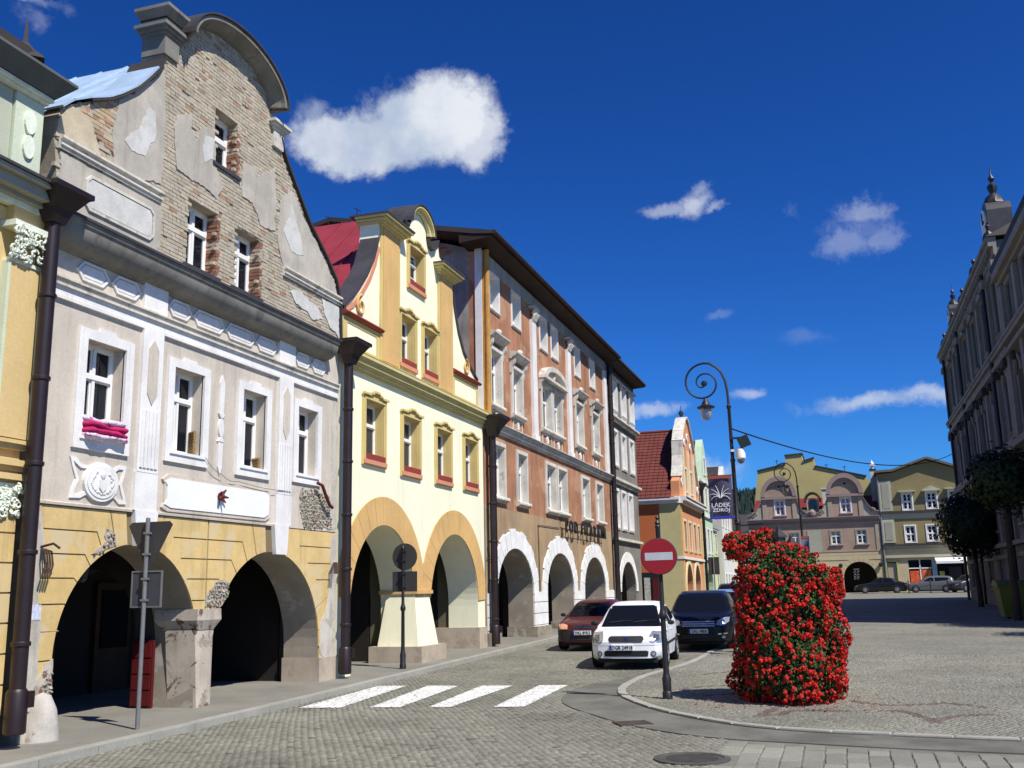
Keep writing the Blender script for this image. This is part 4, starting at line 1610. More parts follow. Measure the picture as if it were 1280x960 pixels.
# left pipe, hook with hanging rope ends, notice
drainpipe(B1, 10.52, 7.55, .42, .10, -.24, hs=1.05)
B1.part('notice', MB().slab(rect(10.90, 11.07, 1.78, 1.98), -.012, -.0), mat('faded_notice_paper', (.52, .56, .66), .8, .2, 20))
mb = MB()
for k in range(4):
    x = 10.93+k*.045
    mb.tube([(10.99, -.02, 2.72), (x, -.12, 2.68), (x+.02, -.14, 2.5), (x-.02, -.13, 2.34)], .014, 6)
mb.tube([(10.99, .0, 2.74), (11.0, -.2, 2.78), (11.1, -.22, 2.72)], .018, 6)
B1.part('iron_hook', mb, mat('rusty_brown_iron', (.06, .035, .028), .8, .3, 10))
mb = MB()
for k in range(4):
    mb.tube([(19.22, -.02, 2.66), (19.12-.05*k, -.16, 2.68), (19.06-.045*k, -.2, 2.45)], .013, 5)
B1.part('iron_hook', mb, mat('rusty_brown_iron', (.06, .035, .028)))
# thin cable hanging along the front
mb = MB()
pts = []
for (a, b_) in [((14.50, 4.36), (15.0, 4.12)), ((15.0, 4.12), (15.5, 4.05)), ((15.5, 4.05), (17.5, 4.05))]:
    for i in range(5):
        t_ = i/5
        pts.append((a[0]+(b_[0]-a[0])*t_, -.07, a[1]+(b_[1]-a[1])*t_-.05*math.sin(PI*t_)))
mb.tube(pts, .006, 5)
B1.part('cable', mb, M_grey_metal)
# bent gutter piece hanging below the last window
mb = MB()
mb.tube([(18.3, -.12, 4.28), (18.45, -.15, 4.24), (18.6, -.15, 4.05), (18.8, -.14, 3.86), (18.95, -.12, 3.82)], .035, 8)
B1.part('broken_gutter', mb, mat('rusty_red_iron', (.12, .022, .02)))

# bedding airing over the sill
bd = thing('bedding', 'magenta and white bedding folded over the sill of the open window', 'bedding', (-10.25, 12.0, 4.30), R(90))
BD = Frame(bd, (12.0, 0, 4.30))


def cloth_roll(mb, s0, s1, z, y, ry, rz, seed):
    r_ = random.Random(seed)
    n, k = 22, 12
    ph = [r_.uniform(0, 6.28) for _ in range(4)]
    b = len(mb.v)
    for i in range(n+1):
        t_ = i/n
        w = 1+.12*math.sin(t_*9+ph[0])+.07*math.sin(t_*21+ph[1])
        e = min(1, t_/.06, (1-t_)/.06)**.5 if 0 < t_ < 1 else .3
        for q in range(k):
            a = 2*PI*q/k
            mb.v.append((s0+(s1-s0)*t_, y+ry*w*e*math.cos(a), z+.012*math.sin(t_*7+ph[2])+rz*w*e*math.sin(a)*(1+.2*math.sin(a*2+t_*12+ph[3]))))
    for i in range(n):
        for q in range(k):
            q2 = (q+1) % k
            mb.f.append((b+i*k+q, b+i*k+q2, b+(i+1)*k+q2, b+(i+1)*k+q))
            mb.m.append(0)
            mb.c.append(None)


M_mag = mat('magenta_cloth', (.42, .012, .10), .9, .2, 12, bump=.4, bscale=30)
M_mag2 = mat('pale_printed_cloth', (.62, .52, .62), .9, .3, 14, bump=.4, bscale=30, stain=((.42, .02, .12), .9, 14.0, .55))
for k, (z, m_, ry) in enumerate([(4.355, M_mag2, .15), (4.43, M_mag, .15), (4.51, M_mag, .14), (4.585, M_mag2, .12)]):
    mb = MB()
    cloth_roll(mb, 11.56, 12.46, z, -.02, ry, .055, k)
    BD.part('blanket', mb, m_, smooth=True, angle=0)
# two straw mats leaning in the reveals
for k, (s_, z_, w, h, lab) in enumerate([(14.32, 4.40, .10, .42, 'brown woven straw mat propped upright in the reveal of the second window from the drainpipe'),
                                         (16.34, 4.38, .12, .20, 'small brown woven wedge lying in the corner of the third window of the pinkish storey')]):
    th_ = thing('straw_mat', lab, 'mat', (-10.25, s_, z_), R(90))
    FR = Frame(th_, (s_, 0, z_))
    mb = MB()
    for i in range(int(h/.05)):
        mb.tube([(s_-.02, .02+.0, z_+.025+i*.05), (s_+.10*(1 if k == 0 else 1-i*.18), .22, z_+.025+i*.05)], .028, 6)
    FR.part('weave', mb, mat('straw_weave', (.24, .15, .06), .9, .3, 30, bump=.7))
# old lantern in the first arch
ln = thing('wall_lantern', 'black iron lantern hanging under the crown of the leftmost big arch', 'lantern', (-10.55, 12.13, 2.28), R(90))
FR = Frame(ln, (12.13, 0, 2.28))
mb = MB()
mb.lathe([(.05, 0), (.09, .05), (.11, .22), (.13, .23), (.03, .32), (.02, .40)], 6, (12.13, 0, 2.28))
FR.part('body', mb, M_black)
mb = MB()
mb.tube([(12.13, 0, 2.66), (12.13, 0, 2.86)], .012, 6)
FR.part('hanger', mb, M_black)
# red board in the arcade behind the middle pier
rb = thing('red_board', 'dark red panelled board standing in the shade behind the middle pier', 'board', (-11.17, 14.42, .26), R(0))
FR = Frame(rb, (14.21, 0, .26))
mb = MB()
mb.box(14.0, 14.42, -.03, .03, .27, 1.35)
FR.part('backing', mb, mat('dark_red_paint', (.085, .005, .006), .6, .15))
for i in range(2):
    for j in range(4):
        mb = MB()
        mb.box(14.03+i*.19, 14.20+i*.19, -.05, -.03, .31+j*.255, .54+j*.255)
        FR.part('panel', mb, mat('dark_red_paint', (.085, .005, .006)))

# ================================================================== YELLOW ORNATE HOUSE AT THE LEFT EDGE
B0 = left_front('ornate_house', 'ornate ochre house with white capital and roof finial, cut by the left picture edge', 'house', 5.0, 0.17)
mb = MB()
mb.slab([(3.0, .17), (6.4, .17)]+arc(8.0, 1.2, 1.6, 1.7, 180, 0, 24)+[(9.6, .17), (10.5, .17), (10.5, 7.2), (3.0, 7.2)], 0, .6, [rect(7.3, 8.5, 4.4, 6.1)])
B0.part('wall', mb, mat('deep_ochre_render', (.60, .44, .20), .85, .08, bump=.2, streak=.1))
mb = MB()
mb.box(9.98, 10.50, -.10, 0.0, 4.12, 6.45)
p = B0.part('pilaster', mb, mat('apricot_pilaster', (.62, .45, .20), .85, .05, bump=.15))
mb = MB()
mb.box(9.93, 9.978, -.12, 0, 4.12, 6.45)
mb.box(10.502, 10.55, -.12, 0.1, 4.12, 6.45)
B0.part('edge_strip', mb, mat('pale_green_trim', (.55, .60, .45), .85, .06, bump=.15), p)
# corinthian capital
def curls(mb, x0, x1, z0, z1, y, n, seed, flare):
    g = random.Random(seed)
    for k in range(n):
        x = g.uniform(x0, x1)
        z = g.uniform(z0, z1)
        f = (z-z0)/(z1-z0)
        yy = y-flare*f
        s = g.uniform(.03, .065)
        a0 = g.uniform(0, 360)
        sg = 1 if g.random() > .5 else -1
        pts = [(x+s*(1-.1*q)*math.cos(R(a0+sg*q*42)), yy-.02-.006*q, z+s*(1-.1*q)*math.sin(R(a0+sg*q*42))) for q in range(7)]
        mb.tube(pts, [.016, .02, .02, .018, .015, .012, .006], 5)


M_cap = mat('cream_green_capital', (.70, .74, .60), .8, .1, 5, bump=.4)
mb = MB()
mb.box(9.95, 10.53, -.12, .0, 6.45, 6.50)
curls(mb, 9.93, 10.55, 6.50, 6.90, -.12, 70, 4, .10)
for x in (9.93, 10.55):
    pts = [(x+(.075-.008*k)*math.cos(R(k*45)), -.24, 6.84+(.075-.008*k)*math.sin(R(k*45))) for k in range(9)]
    mb.tube(pts, .022, 6)
mb.box(9.86, 10.64, -.26, .0, 6.90, 6.98)
B0.part('capital', mb, M_cap, p, smooth=True)
mb = MB()
mb.box(9.95, 10.53, -.13, .0, 6.98, 7.22)
B0.part('entablature_block', mb, mat('apricot_pilaster', (.62, .45, .20)), p)
M_g0 = mat('grey_green_cornice', (.30, .30, .25), .85, .12, bump=.25, streak=.2)
for (z0, z1, d, m_) in [(7.22, 7.30, .14, M_cap), (7.302, 7.36, .22, M_g0), (7.362, 7.50, .36, M_g0), (7.502, 7.56, .46, M_g0), (7.562, 7.60, .50, M_darkmetal)]:
    mb = MB()
    mb.box(3.0, 10.5+.1, -d, .3, z0, z1)
    B0.part('cornice', mb, m_)
# attic storey with small pilaster and roof
mb = MB()
mb.box(3.0, 10.34, .0, .5, 7.60, 8.85)
B0.part('attic_wall', mb, mat('deep_ochre_render', (.60, .44, .20)))
mb = MB()
mb.slab(rect(9.40, 9.84, 7.62, 8.84), -.05, -.0)
B0.part('attic_field', mb, mat('sage_panel', (.42, .44, .33), .85, .06, bump=.15))
mb = MB()
mb.slab(rect(9.86, 10.36, 7.62, 8.84), -.09, .0)
p = B0.part('attic_pilaster', mb, mat('pale_green_trim', (.55, .60, .45)))
mb = MB()
mb.slab(rect(9.96, 10.27, 7.80, 8.72), -.075, -.06)
B0.part('panel_field', mb, mat('sage_panel', (.42, .44, .33)), p)
mb = MB()
for zc in (8.48, 8.12):
    mb.slab([(10.115+.10*math.cos(2*PI*i/16), zc+.17*math.sin(2*PI*i/16)) for i in range(16)], -.125, -.09)
B0.part('relief', mb, M_cap, p)
for (z0, z1, d, e) in [(8.85, 8.90, .14, .02), (8.902, 8.95, .20, .06)]:
    B0.part('attic_moulding', MB().box(3.0, 10.36+e, -d, .5, z0, z1), M_cap)
mb = MB()
b = [(3.0, -.22, 8.95), (10.42, -.22, 8.95), (10.42, .6, 8.95), (3.0, .6, 8.95)]
t = [(3.0, -.42, 9.18), (10.62, -.42, 9.18), (10.62, .8, 9.18), (3.0, .8, 9.18)]
u = [(3.0, -.42, 9.22), (10.62, -.42, 9.22), (10.62, .8, 9.22), (3.0, .8, 9.22)]
mb.faces(b+t+u, [(0, 1, 5, 4), (1, 2, 6, 5), (2, 3, 7, 6), (3, 0, 4, 7), (4, 5, 9, 8), (5, 6, 10, 9), (6, 7, 11, 10), (7, 4, 8, 11), (8, 9, 10, 11)])
B0.part('eaves', mb, mat('dark_grey_eaves', (.10, .105, .10), .8, .1, bump=.2))
mb = MB()
mb.slab([(3.0, 9.22), (10.5, 9.22), (9.9, 9.5), (3.0, 9.5)], -.2, 4)
B0.part('roof', mb, M_slate)
mb = MB()
c = (10.02, .0)
mb.lathe([(.24, 0), (.24, .12), (.20, .14)], 4, (c[0], c[1], 9.22))
mb.lathe([(.36, 0), (.34, .03), (.16, .17), (.05, .30), (.04, .36), (.02, .62), (.0, .66)], 4, (c[0], c[1], 9.36))
B0.part('finial', mb, M_slate)
# band, frieze and grooves below
for (z0, z1, d) in [(4.05, 4.10, .12), (3.98, 4.048, .07), (3.76, 3.84, .12), (3.70, 3.758, .06), (3.58, 3.66, .10)]:
    B0.part('band', MB().box(3.0, 10.52, -d, .0, z0, z1), mat('apricot_pilaster', (.62, .45, .20)))
mb = MB()
mb.box(9.9, 10.5, -.03, .0, 3.10, 3.54)
curls(mb, 9.92, 10.48, 3.12, 3.52, -.03, 60, 9, .03)
B0.part('scroll_frieze', mb, M_cap, smooth=True)
for i, z in enumerate([.62, 1.0, 1.38, 1.76, 2.14, 2.52, 2.9]):
    mb = MB()
    mb.slab(inset(rect(9.75, 10.5, z, z+.38), .012), -.035, .0)
    B0.part('render_block', mb, M_yellow)
window(B0, 7.3, 4.4, 1.2, 1.7, y=.25, surround=(.14, .05, M_cap, 'plain'))
shell(B0, 3.0, 10.5, .2, 7.3, 10, M_yellow, y0=.6)

# ================================================================== CREAM HOUSE WITH THE CURVED GABLE
B2 = left_front('gabled_house', 'cream and apricot house with scrolled gable, red sheet roof and two large arches', 'house', 19.4, 0.314)
C1 = (21.76, 1.62, 1.78, 1.98)
C2 = (26.34, 1.62, 1.82, 1.97)
zb = .28
W2 = [(20.66, 5.08, .96, 1.36), (22.78, 5.02, .98, 1.36), (25.0, 5.02, .98, 1.36), (27.14, 5.04, .98, 1.36)]
mb = MB()
out = [(19.45, zb), (C1[0]-C1[2], zb)]+arc(C1[0], C1[1], C1[2], C1[3], 180, 0, 36)+[(C1[0]+C1[2], zb), (C2[0]-C2[2], zb)]+arc(C2[0], C2[1], C2[2], C2[3], 180, 0, 36)+[(C2[0]+C2[2], zb), (28.78, zb), (28.78, 7.4), (19.45, 7.4)]
mb.slab(out, 0, .45, [rect(a, a+w, z, z+h) for (a, z, w, h) in W2])
B2.part('wall', mb, M_cream)
# deep reveals of the arches
for c in (C1, C2):
    mb = MB()
    pts = [(c[0]-c[2], zb)]+arc(c[0], c[1], c[2], c[3], 180, 0, 30)+[(c[0]+c[2], zb)]
    po = [(c[0]-c[2]-.15, zb)]+arc(c[0], c[1], c[2]+.15, c[3]+.15, 180, 0, 30)+[(c[0]+c[2]+.15, zb)]
    mb.slab(pts+po[::-1], .449, .92)
    B2.part('arch_reveal', mb, M_cream)
# arch stones
for (c, x0, x1) in ((C1, 19.47, 24.05), (C2, 24.07, 28.76)):
    ths = [4, 15, 27, 38, 49, 60, 71, 82, 93, 104, 115, 126, 137, 148, 160, 172]
    for a0, a1 in zip(ths[:-1], ths[1:]):
        ow = .70
        i_ = arc(c[0], c[1], c[2]+.002, c[3]+.002, a0, a1, 4)
        o_ = arc(c[0], c[1]-.02, c[2]+ow, c[3]+ow, a1, a0, 4)
        o_ = [(min(max(p[0], x0), x1), p[1]) for p in o_]
        q = inset(i_+o_, .006)
        if q:
            mb = MB()
            mb.slab(q, -.03, .0, back=False)
            B2.part('arch_stone', mb, M_borange)
# pier with plinth
mb = MB()
b = [(23.30, -.20, .72), (24.60, -.20, .72), (24.5, .92, .72), (23.34, .92, .72)]
t = [(23.50, -.02, 2.0), (24.40, -.02, 2.0), (24.42, .74, 2.0), (23.50, .74, 2.0)]
mb.faces(b+t, [(0, 1, 5, 4), (1, 2, 6, 5), (2, 3, 7, 6), (3, 0, 4, 7), (4, 5, 6, 7)])
B2.part('pier', mb, M_cream)
B2.part('pier_plinth', MB().box(23.14, 24.76, -.36, 1.06, .28, .74), M_sandst)
B2.part('pier_cap', MB().box(23.46, 24.5, -.10, .95, 2.0, 2.09).box(23.5, 24.46, -.04, .93, 2.09, 2.26), M_borange)
B2.part('jamb_plinth', MB().box(28.14, 28.80, -.05, 1.36, .28, 1.0), M_sandst)
B2.part('jamb_plinth', MB().box(19.44, 20.02, -.04, 1.36, .28, .75), M_cream)
for (a, z, w, h) in W2:
    window(B2, a, z, w, h, y=.19, bar=.05, mull=0, trans=(.62,), surround=(.15, .05, M_bframe, 'notched'), sill=('red', M_redtrim), reveal=M_bframe, gm=M_glass_g, curtain=(M_curtain, .05, .95, .02))
for (z0, z1, d) in [(7.02, 7.09, .05), (7.091, 7.15, .10), (7.151, 7.19, .13), (7.191, 7.28, .19), (7.281, 7.32, .23), (7.321, 7.40, .27)]:
    B2.part('cornice', MB().box(19.62, 28.95, -d, .0, z0, z1), M_bolive)
B2.part('cornice_capping', MB().extr([(-.28, 7.402), (-.28, 7.42), (.0, 7.50), (.0, 7.402)], 19.55, 29.0), M_bframe)
# gable outline
g2 = [(19.50, 7.40), (19.50, 8.36), (19.96, 8.71), (20.36, 9.12), (20.74, 9.54), (21.02, 9.95), (21.20, 10.35), (21.30, 10.60), (21.36, 11.28), (22.40, 11.28)]
g2 += [(22.55, 11.52), (22.70, 11.60), (22.86, 11.45), (22.98, 11.48)]
g2 += [(23.1, 11.72), (23.3, 12.0), (23.62, 12.20), (23.95, 12.24), (24.25, 12.12), (24.38, 11.9), (24.34, 11.62)]
g2 += [(24.44, 11.42), (24.66, 11.36), (24.90, 11.48), (25.06, 11.78), (25.20, 11.80), (25.32, 11.40), (26.18, 11.12), (26.20, 10.80), (26.38, 10.2), (26.68, 9.55), (27.1, 9.02), (27.62, 8.68), (28.30, 8.36), (28.34, 7.40)]
G2H = [rect(22.64, 23.50, 7.76, 9.0), rect(24.12, 24.98, 7.76, 9.0), rect(23.16, 24.08, 9.98, 11.02)]
mb = MB()
mb.slab(g2, 0, .5, G2H)
B2.part('gable_wall', mb, M_cream)
for (a, b_, z1, zc) in [(21.50, 22.42, 10.95, 11.25), (25.24, 26.12, 10.85, 11.15)]:
    mb = MB()
    mb.box(a, b_, -.07, .0, 7.56, z1)
    p = B2.part('gable_pilaster', mb, M_borange)
    mb = MB()
    mb.box(a-.10, a-.002, -.05, .0, 7.56, z1)
    mb.box(b_+.002, b_+.10, -.05, .0, 7.56, z1)
    B2.part('edge_strip', mb, M_bframe, p)
    mb = MB()
    for (q, e) in ((0, .06), (.055, .12), (.11, .2), (.18, .26)):
        mb.box(a-.1-e, b_+.1+e, -.07-e, .56, z1+q, z1+q+.053)
    B2.part('capital', mb, M_bolive, p)
    mb = MB()
    mb.box(a-.38, b_+.38, -.36, .7, z1+.235, z1+.275)
    B2.part('cap_flashing', mb, M_darkmetal, p)
B2.part('crown_hood', hood(23.78, 11.62, .70, .60, 8, 172, .20, .05, 18), M_bolive, smooth=True, angle=40)
B2.part('hood_flashing', hood(23.78, 11.62, .76, .67, 4, 176, .23, .03, 18), M_darkmetal, smooth=True, angle=40)
strip(g2[1:8], -.06, .46, .05, 'shoulder_coping', B2, M_darkmetal)
strip(g2[9:16], -.12, .52, .05, 'shoulder_coping', B2, M_darkmetal)
k0 = g2.index((24.34, 11.62))
strip(g2[k0:k0+5], -.12, .52, .04, 'shoulder_coping', B2, M_darkmetal)
k0 = g2.index((26.20, 10.80))
strip(g2[k0:k0+6], -.06, .52, .05, 'shoulder_coping', B2, M_darkmetal)
# painted rim following the volutes, and the scroll eyes
mb = MB()
rim = [(19.62, 8.40), (20.0, 8.62), (20.42, 9.02), (20.80, 9.46), (21.08, 9.9), (21.28, 10.4)]
for a, b_ in zip(rim[:-1], rim[1:]):
    d = Vector((b_[0]-a[0], b_[1]-a[1])).normalized()
    mb.slab([(a[0]+d.y*.11, a[1]-d.x*.11), (b_[0]+d.y*.11, b_[1]-d.x*.11), b_, a], -.03, .0)
B2.part('volute_rim', mb, M_salmon)
for (cx, cz, sg) in ((20.36, 8.60, 1), (27.35, 8.58, -1)):
    mb = MB()
    pts = [(cx+sg*(.24-.012*q)*math.cos(R(90+q*32)), -.03, cz+.02+(.26-.013*q)*math.sin(R(90+q*32))) for q in range(18)]
    mb.tube(pts, [.045-.0015*q for q in range(18)], 6)
    B2.part('volute', mb, M_borange, smooth=True)
for (a, b_) in ((19.5, 21.46), (26.2, 28.42)):
    B2.part('red_ledge', MB().extr([(0, 8.22), (-.10, 8.22), (-.14, 8.27), (0, 8.38)], a, b_), M_redtrim)
    mb = MB()
    mb.slab(rect(a+.02, b_-.05, 7.52, 8.21), -.02, 0, [rect(a+.22, b_-.22, 7.6, 8.08)])
    B2.part('panel_frame', mb, M_bframe)
B2.part('gable_plinth', MB().box(21.3, 26.3, -.03, .0, 7.48, 7.56), M_trimdirty)
for (a, z, w, h) in [(22.64, 7.76, .86, 1.24), (24.12, 7.76, .86, 1.24)]:
    window(B2, a, z, w, h, y=.19, bar=.05, mull=0, trans=(.62,), surround=(.14, .05, M_bframe, 'notched'), sill=('red', M_redtrim), reveal=M_bframe, gm=M_glass_g, curtain=(M_curtain, .05, .95, .02))
window(B2, 23.16, 9.98, .92, 1.04, y=.19, bar=.05, mull=1, trans=(.7,), munt=(.5,), surround=(.14, .05, M_bframe, 'notched'), sill=('red', M_redtrim), reveal=M_bframe)
# roof
mb = MB()
mb.slab([(19.30, 8.15), (23.9, 12.25), (28.5, 8.15), (28.3, 8.05), (23.9, 12.05), (19.5, 8.05)], .52, 11)
B2.part('roof', mb, M_redroof)
mb = MB()
d = Vector((4.6, 0, 4.1)).normalized()
nrm = Vector((-d.z, 0, d.x))
for i in range(16):
    mb.obox(Vector((21.6, 1.1+.62*i, 10.2))+nrm*.012, d*3.05, (0, .012, 0), nrm*.02)
B2.part('roof_seams', mb, M_redroof)
mb = MB()
for k, (yy, hh_) in enumerate([(1.9, .42), (2.8, .3)]):
    mb.tube([(23.9, yy, 12.2), (23.9, yy, 12.2+hh_)], .015, 5)
    mb.tube([(23.9-.2, yy, 12.15+hh_), (23.9+.25, yy, 12.2+hh_)], .01, 4)
B2.part('antenna', mb, M_black)
shell(B2, 19.46, 28.76, .3, 8.2, 11, M_cream, y0=.46)
B2.part('arcade_back_wall', MB().box(19.47, 28.75, 4.1, 4.4, .28, 4.3), M_arcshade)
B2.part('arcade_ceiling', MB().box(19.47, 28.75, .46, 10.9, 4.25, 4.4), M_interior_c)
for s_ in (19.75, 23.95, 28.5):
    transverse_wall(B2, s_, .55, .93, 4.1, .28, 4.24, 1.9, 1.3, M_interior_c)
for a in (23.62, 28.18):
    B2.part('passage_shade_panel', MB().box(a, a+.04, 1.3, 4.0, .3, 3.4), M_arcshade)  # dark sheets added across the arches to imitate the unlit passage
for a in (20.8, 25.3):
    mb = MB()
    mb.box(a, a+1.2, 4.0, 4.1, .3, 2.6)
    p = B2.part('shop_door', mb, M_wood)
    B2.part('pane', MB().box(a+.15, a+1.05, 3.97, 4.0, 1.2, 2.4), M_glass, p)
drainpipe(B2, 19.46, 7.45, .42, .10, -.20, hs=1.1)

# ================================================================== ORANGE FOUR-STOREY HOUSE
B3 = left_front('apartment_house', 'tall worn orange house with white arch stones, pedimented windows and black sign', 'house', 29.0, 0.41)
zb = .36
D1 = (31.80, 1.95, 1.92, 1.42)
D2 = (37.35, 1.95, 1.90, 1.42)
D3 = (42.95, 1.95, 1.95, 1.40)
out = [(28.90, zb)]
for c in (D1, D2, D3):
    out += [(c[0]-c[2], zb)]+arc(c[0], c[1], c[2], c[3], 180, 0, 30)+[(c[0]+c[2], zb)]
outl = out+[(46.60, zb), (46.60, 4.62), (28.90, 4.62)]
mb = MB()
mb.slab(outl, 0, .9, ms=1)
B3.part('arcade_wall', mb, [M_tan, M_intrados])
topw = [(29.62, 11.05, .92, 1.22), (31.98, 11.05, .92, 1.22), (35.40, 11.0, .92, 1.30), (36.98, 11.0, .92, 1.30), (40.62, 11.0, .92, 1.35), (43.35, 11.0, .92, 1.35)]
midw = [(29.58, 7.92, .98, 1.72), (31.86, 7.95, .98, 1.50), (35.40, 7.98, 1.20, 1.62), (36.98, 7.98, 1.15, 1.62), (40.48, 8.02, 1.15, 1.72), (43.45, 8.05, 1.15, 1.72)]
loww = [(29.80, 4.98, .95, 1.58), (32.24, 4.98, .95, 1.58), (35.78, 4.98, 1.15, 1.60), (37.40, 4.98, 1.15, 1.60), (41.20, 5.0, 1.15, 1.60), (43.80, 5.0, 1.18, 1.60)]
mb = MB()
mb.slab(rect(28.90, 46.60, 4.622, 7.10), 0, .45, [rect(a, a+w, z, z+h) for (a, z, w, h) in loww])
B3.part('first_floor_wall', mb, M_orange)
mb = MB()
mb.slab(rect(28.90, 46.60, 7.102, 12.78), 0, .45, [rect(a, a+w, z, z+h) for (a, z, w, h) in midw+topw])
B3.part('upper_wall', mb, M_orange)
for c in (D1, D2, D3):
    ths = [-2, 11, 24, 37, 50, 63, 76, 90, 104, 117, 130, 143, 156, 169, 182]
    for i, (a0, a1) in enumerate(zip(ths[:-1], ths[1:])):
        ow = .60+(.07 if i % 2 else 0)
        q = inset(arc(c[0], c[1], c[2]+.002, c[3]+.002, a0, a1, 4)+arc(c[0], c[1], c[2]+ow, c[3]+ow, a1, a0, 4), .012)
        if q:
            mb = MB()
            mb.slab(q, -.045, .0, back=False)
            B3.part('arch_stone', mb, M_chalk)
# pier facings
prs = [(28.95, 29.86), (33.74, 35.43), (39.27, 40.98), (44.92, 46.58)]
for i, (a, b_) in enumerate(prs):
    z = .42
    for j, h in enumerate([.42, .40, .38, .35]):
        mb = MB()
        mb.slab(inset(rect(a+.01, b_-.01, z, z+h), .012), -.05, .0, back=False)
        B3.part('pier_stone', mb, M_chalk)
        z += h
    mb = MB()
    mb.box(a-.05, b_+.05, -.14, .95, .36, .80)
    B3.part('pier_foot', mb, mat('rough_foot_stone', (.25, .22, .17), .95, .3, 3, bump=.9, stain=((.4, .38, .33), .8, 4, .55)))
for (a, z, w, h) in topw:
    window(B3, a, z, w, h, y=.24, bar=.06, mull=1, trans=(.6,), surround=(.10, .03, M_trimw, 'plain'), sill=('slim', M_trimdirty), reveal=M_trimw, gm=M_glass_g)
for i, (a, z, w, h) in enumerate(midw):
    window(B3, a, z, w, h, y=.17, bar=.06, mull=1, trans=(.66,), reveal=M_trimdirty, surround=(.17, .06, M_trimoff, 'double'), sill=('heavy', M_trimdirty), gm=M_glass_g, curtain=(M_curtain_g, .02, .50, .02))
for (a, z, w, h) in loww:
    window(B3, a, z, w, h, y=.17, bar=.06, mull=1, trans=(.66,), reveal=M_trimdirty, surround=(.17, .05, M_trimoff, 'double'), sill=('heavy', M_trimdirty), gm=M_glass_g, curtain=(M_curtain_g, .45, .98, .02))
# straight hoods on consoles, one segmental pediment over the pair
for (a, z, w, h) in [midw[0], midw[1], midw[4], midw[5]]:
    zt = z+h+.17
    mb = MB()
    mb.extr([(0, zt+.16), (-.10, zt+.16), (-.13, zt+.22), (-.26, zt+.28), (-.30, zt+.34), (-.30, zt+.38), (0, zt+.46)], a-.30, a+w+.30)
    p = B3.part('window_hood', mb, M_trimdirty)
    for x in (a-.24, a+w+.10):
        B3.part('console', MB().extr([(0, zt-.32), (-.06, zt-.32), (-.10, zt-.12), (-.18, zt+.02), (-.20, zt+.158), (0, zt+.158)], x, x+.14), M_trimdirty, p)
    mb = MB()
    mb.lathe([(.03, -.10), (.10, -.04), (.12, .05), (.03, .05)], 8, (a+w/2, -.16, zt+.50), axis='y')
    B3.part('shell_ornament', mb, M_trimdirty, p)
mb = MB()
zt = 9.80
o = [(35.12, zt), (38.42, zt)]+arc(36.77, zt+.02, 1.65, .62, 0, 180, 18)
i_ = [(35.42, zt+.10), (38.12, zt+.10)]+arc(36.77, zt+.06, 1.33, .40, 4, 176, 16)
mb.slab(clean_poly(o), -.28, .0, [inset(clean_poly(i_), .01)])
p = B3.part('segmental_pediment', mb, M_trimdirty)
mb = MB()
mb.slab(clean_poly(i_), -.08, .0)
mb.lathe([(.05, -.10), (.16, -.04), (.20, .05), (.05, .05)], 10, (36.77, -.10, zt+.28), axis='y')
B3.part('tympanum', mb, M_trimdirty, p)
for x in (35.14, 38.26):
    B3.part('console', MB().extr([(0, zt-.42), (-.06, zt-.42), (-.10, zt-.2), (-.2, zt-.06), (-.22, zt-.002), (0, zt-.002)], x, x+.16), M_trimdirty, p)
# band course between floors, aprons
for (z0, z1, d) in [(6.98, 7.06, .06), (7.061, 7.16, .14), (7.161, 7.24, .20), (7.241, 7.27, .26)]:
    B3.part('band_course', MB().box(28.92, 46.62, -d, .0, z0, z1), M_trimdirty)
for (a, z, w, h) in midw:
    mb = MB()
    mb.slab(rect(a-.05, a+w+.05, 7.30, z-.22), -.03, .0, [rect(a+.02, a+w-.02, 7.36, z-.28)])
    p = B3.part('apron_panel', mb, M_trimdirty)
    mb = MB()
    cx = a+w/2
    mb.slab([(cx-.08, 7.42), (cx+.08, 7.42), (cx+.12, 7.60), (cx, 7.70), (cx-.12, 7.60)], -.05, .0)
    B3.part('apron_motif', mb, M_trimw, p)
# pilasters with capitals
for x in (34.10, 39.15):
    mb = MB()
    mb.box(x, x+.52, -.10, .0, 7.50, 11.80)
    mb.box(x-.05, x+.57, -.14, .0, 7.27, 7.50)
    p = B3.part('giant_pilaster', mb, M_trimw)
    mb = MB()
    for r_ in range(2):
        for q in range(3):
            mb.tube([(x+.08+.18*q, -.10, 11.8+.2*r_), (x+.08+.18*q, -.17, 11.95+.2*r_), (x+.08+.18*q, -.28, 12.02+.2*r_)], [.06, .07, .03], 6)
    mb.box(x-.08, x+.60, -.24, .0, 12.22, 12.30)
    B3.part('capital', mb, M_trimdirty, p)
mb = MB()
mb.box(45.95, 46.45, -.10, .0, 7.27, 12.3)
B3.part('giant_pilaster', mb, M_trimw)
mb = MB()
mb.box(28.92, 29.22, -.06, .0, 7.27, 12.3)
B3.part('giant_pilaster', mb, M_rust)
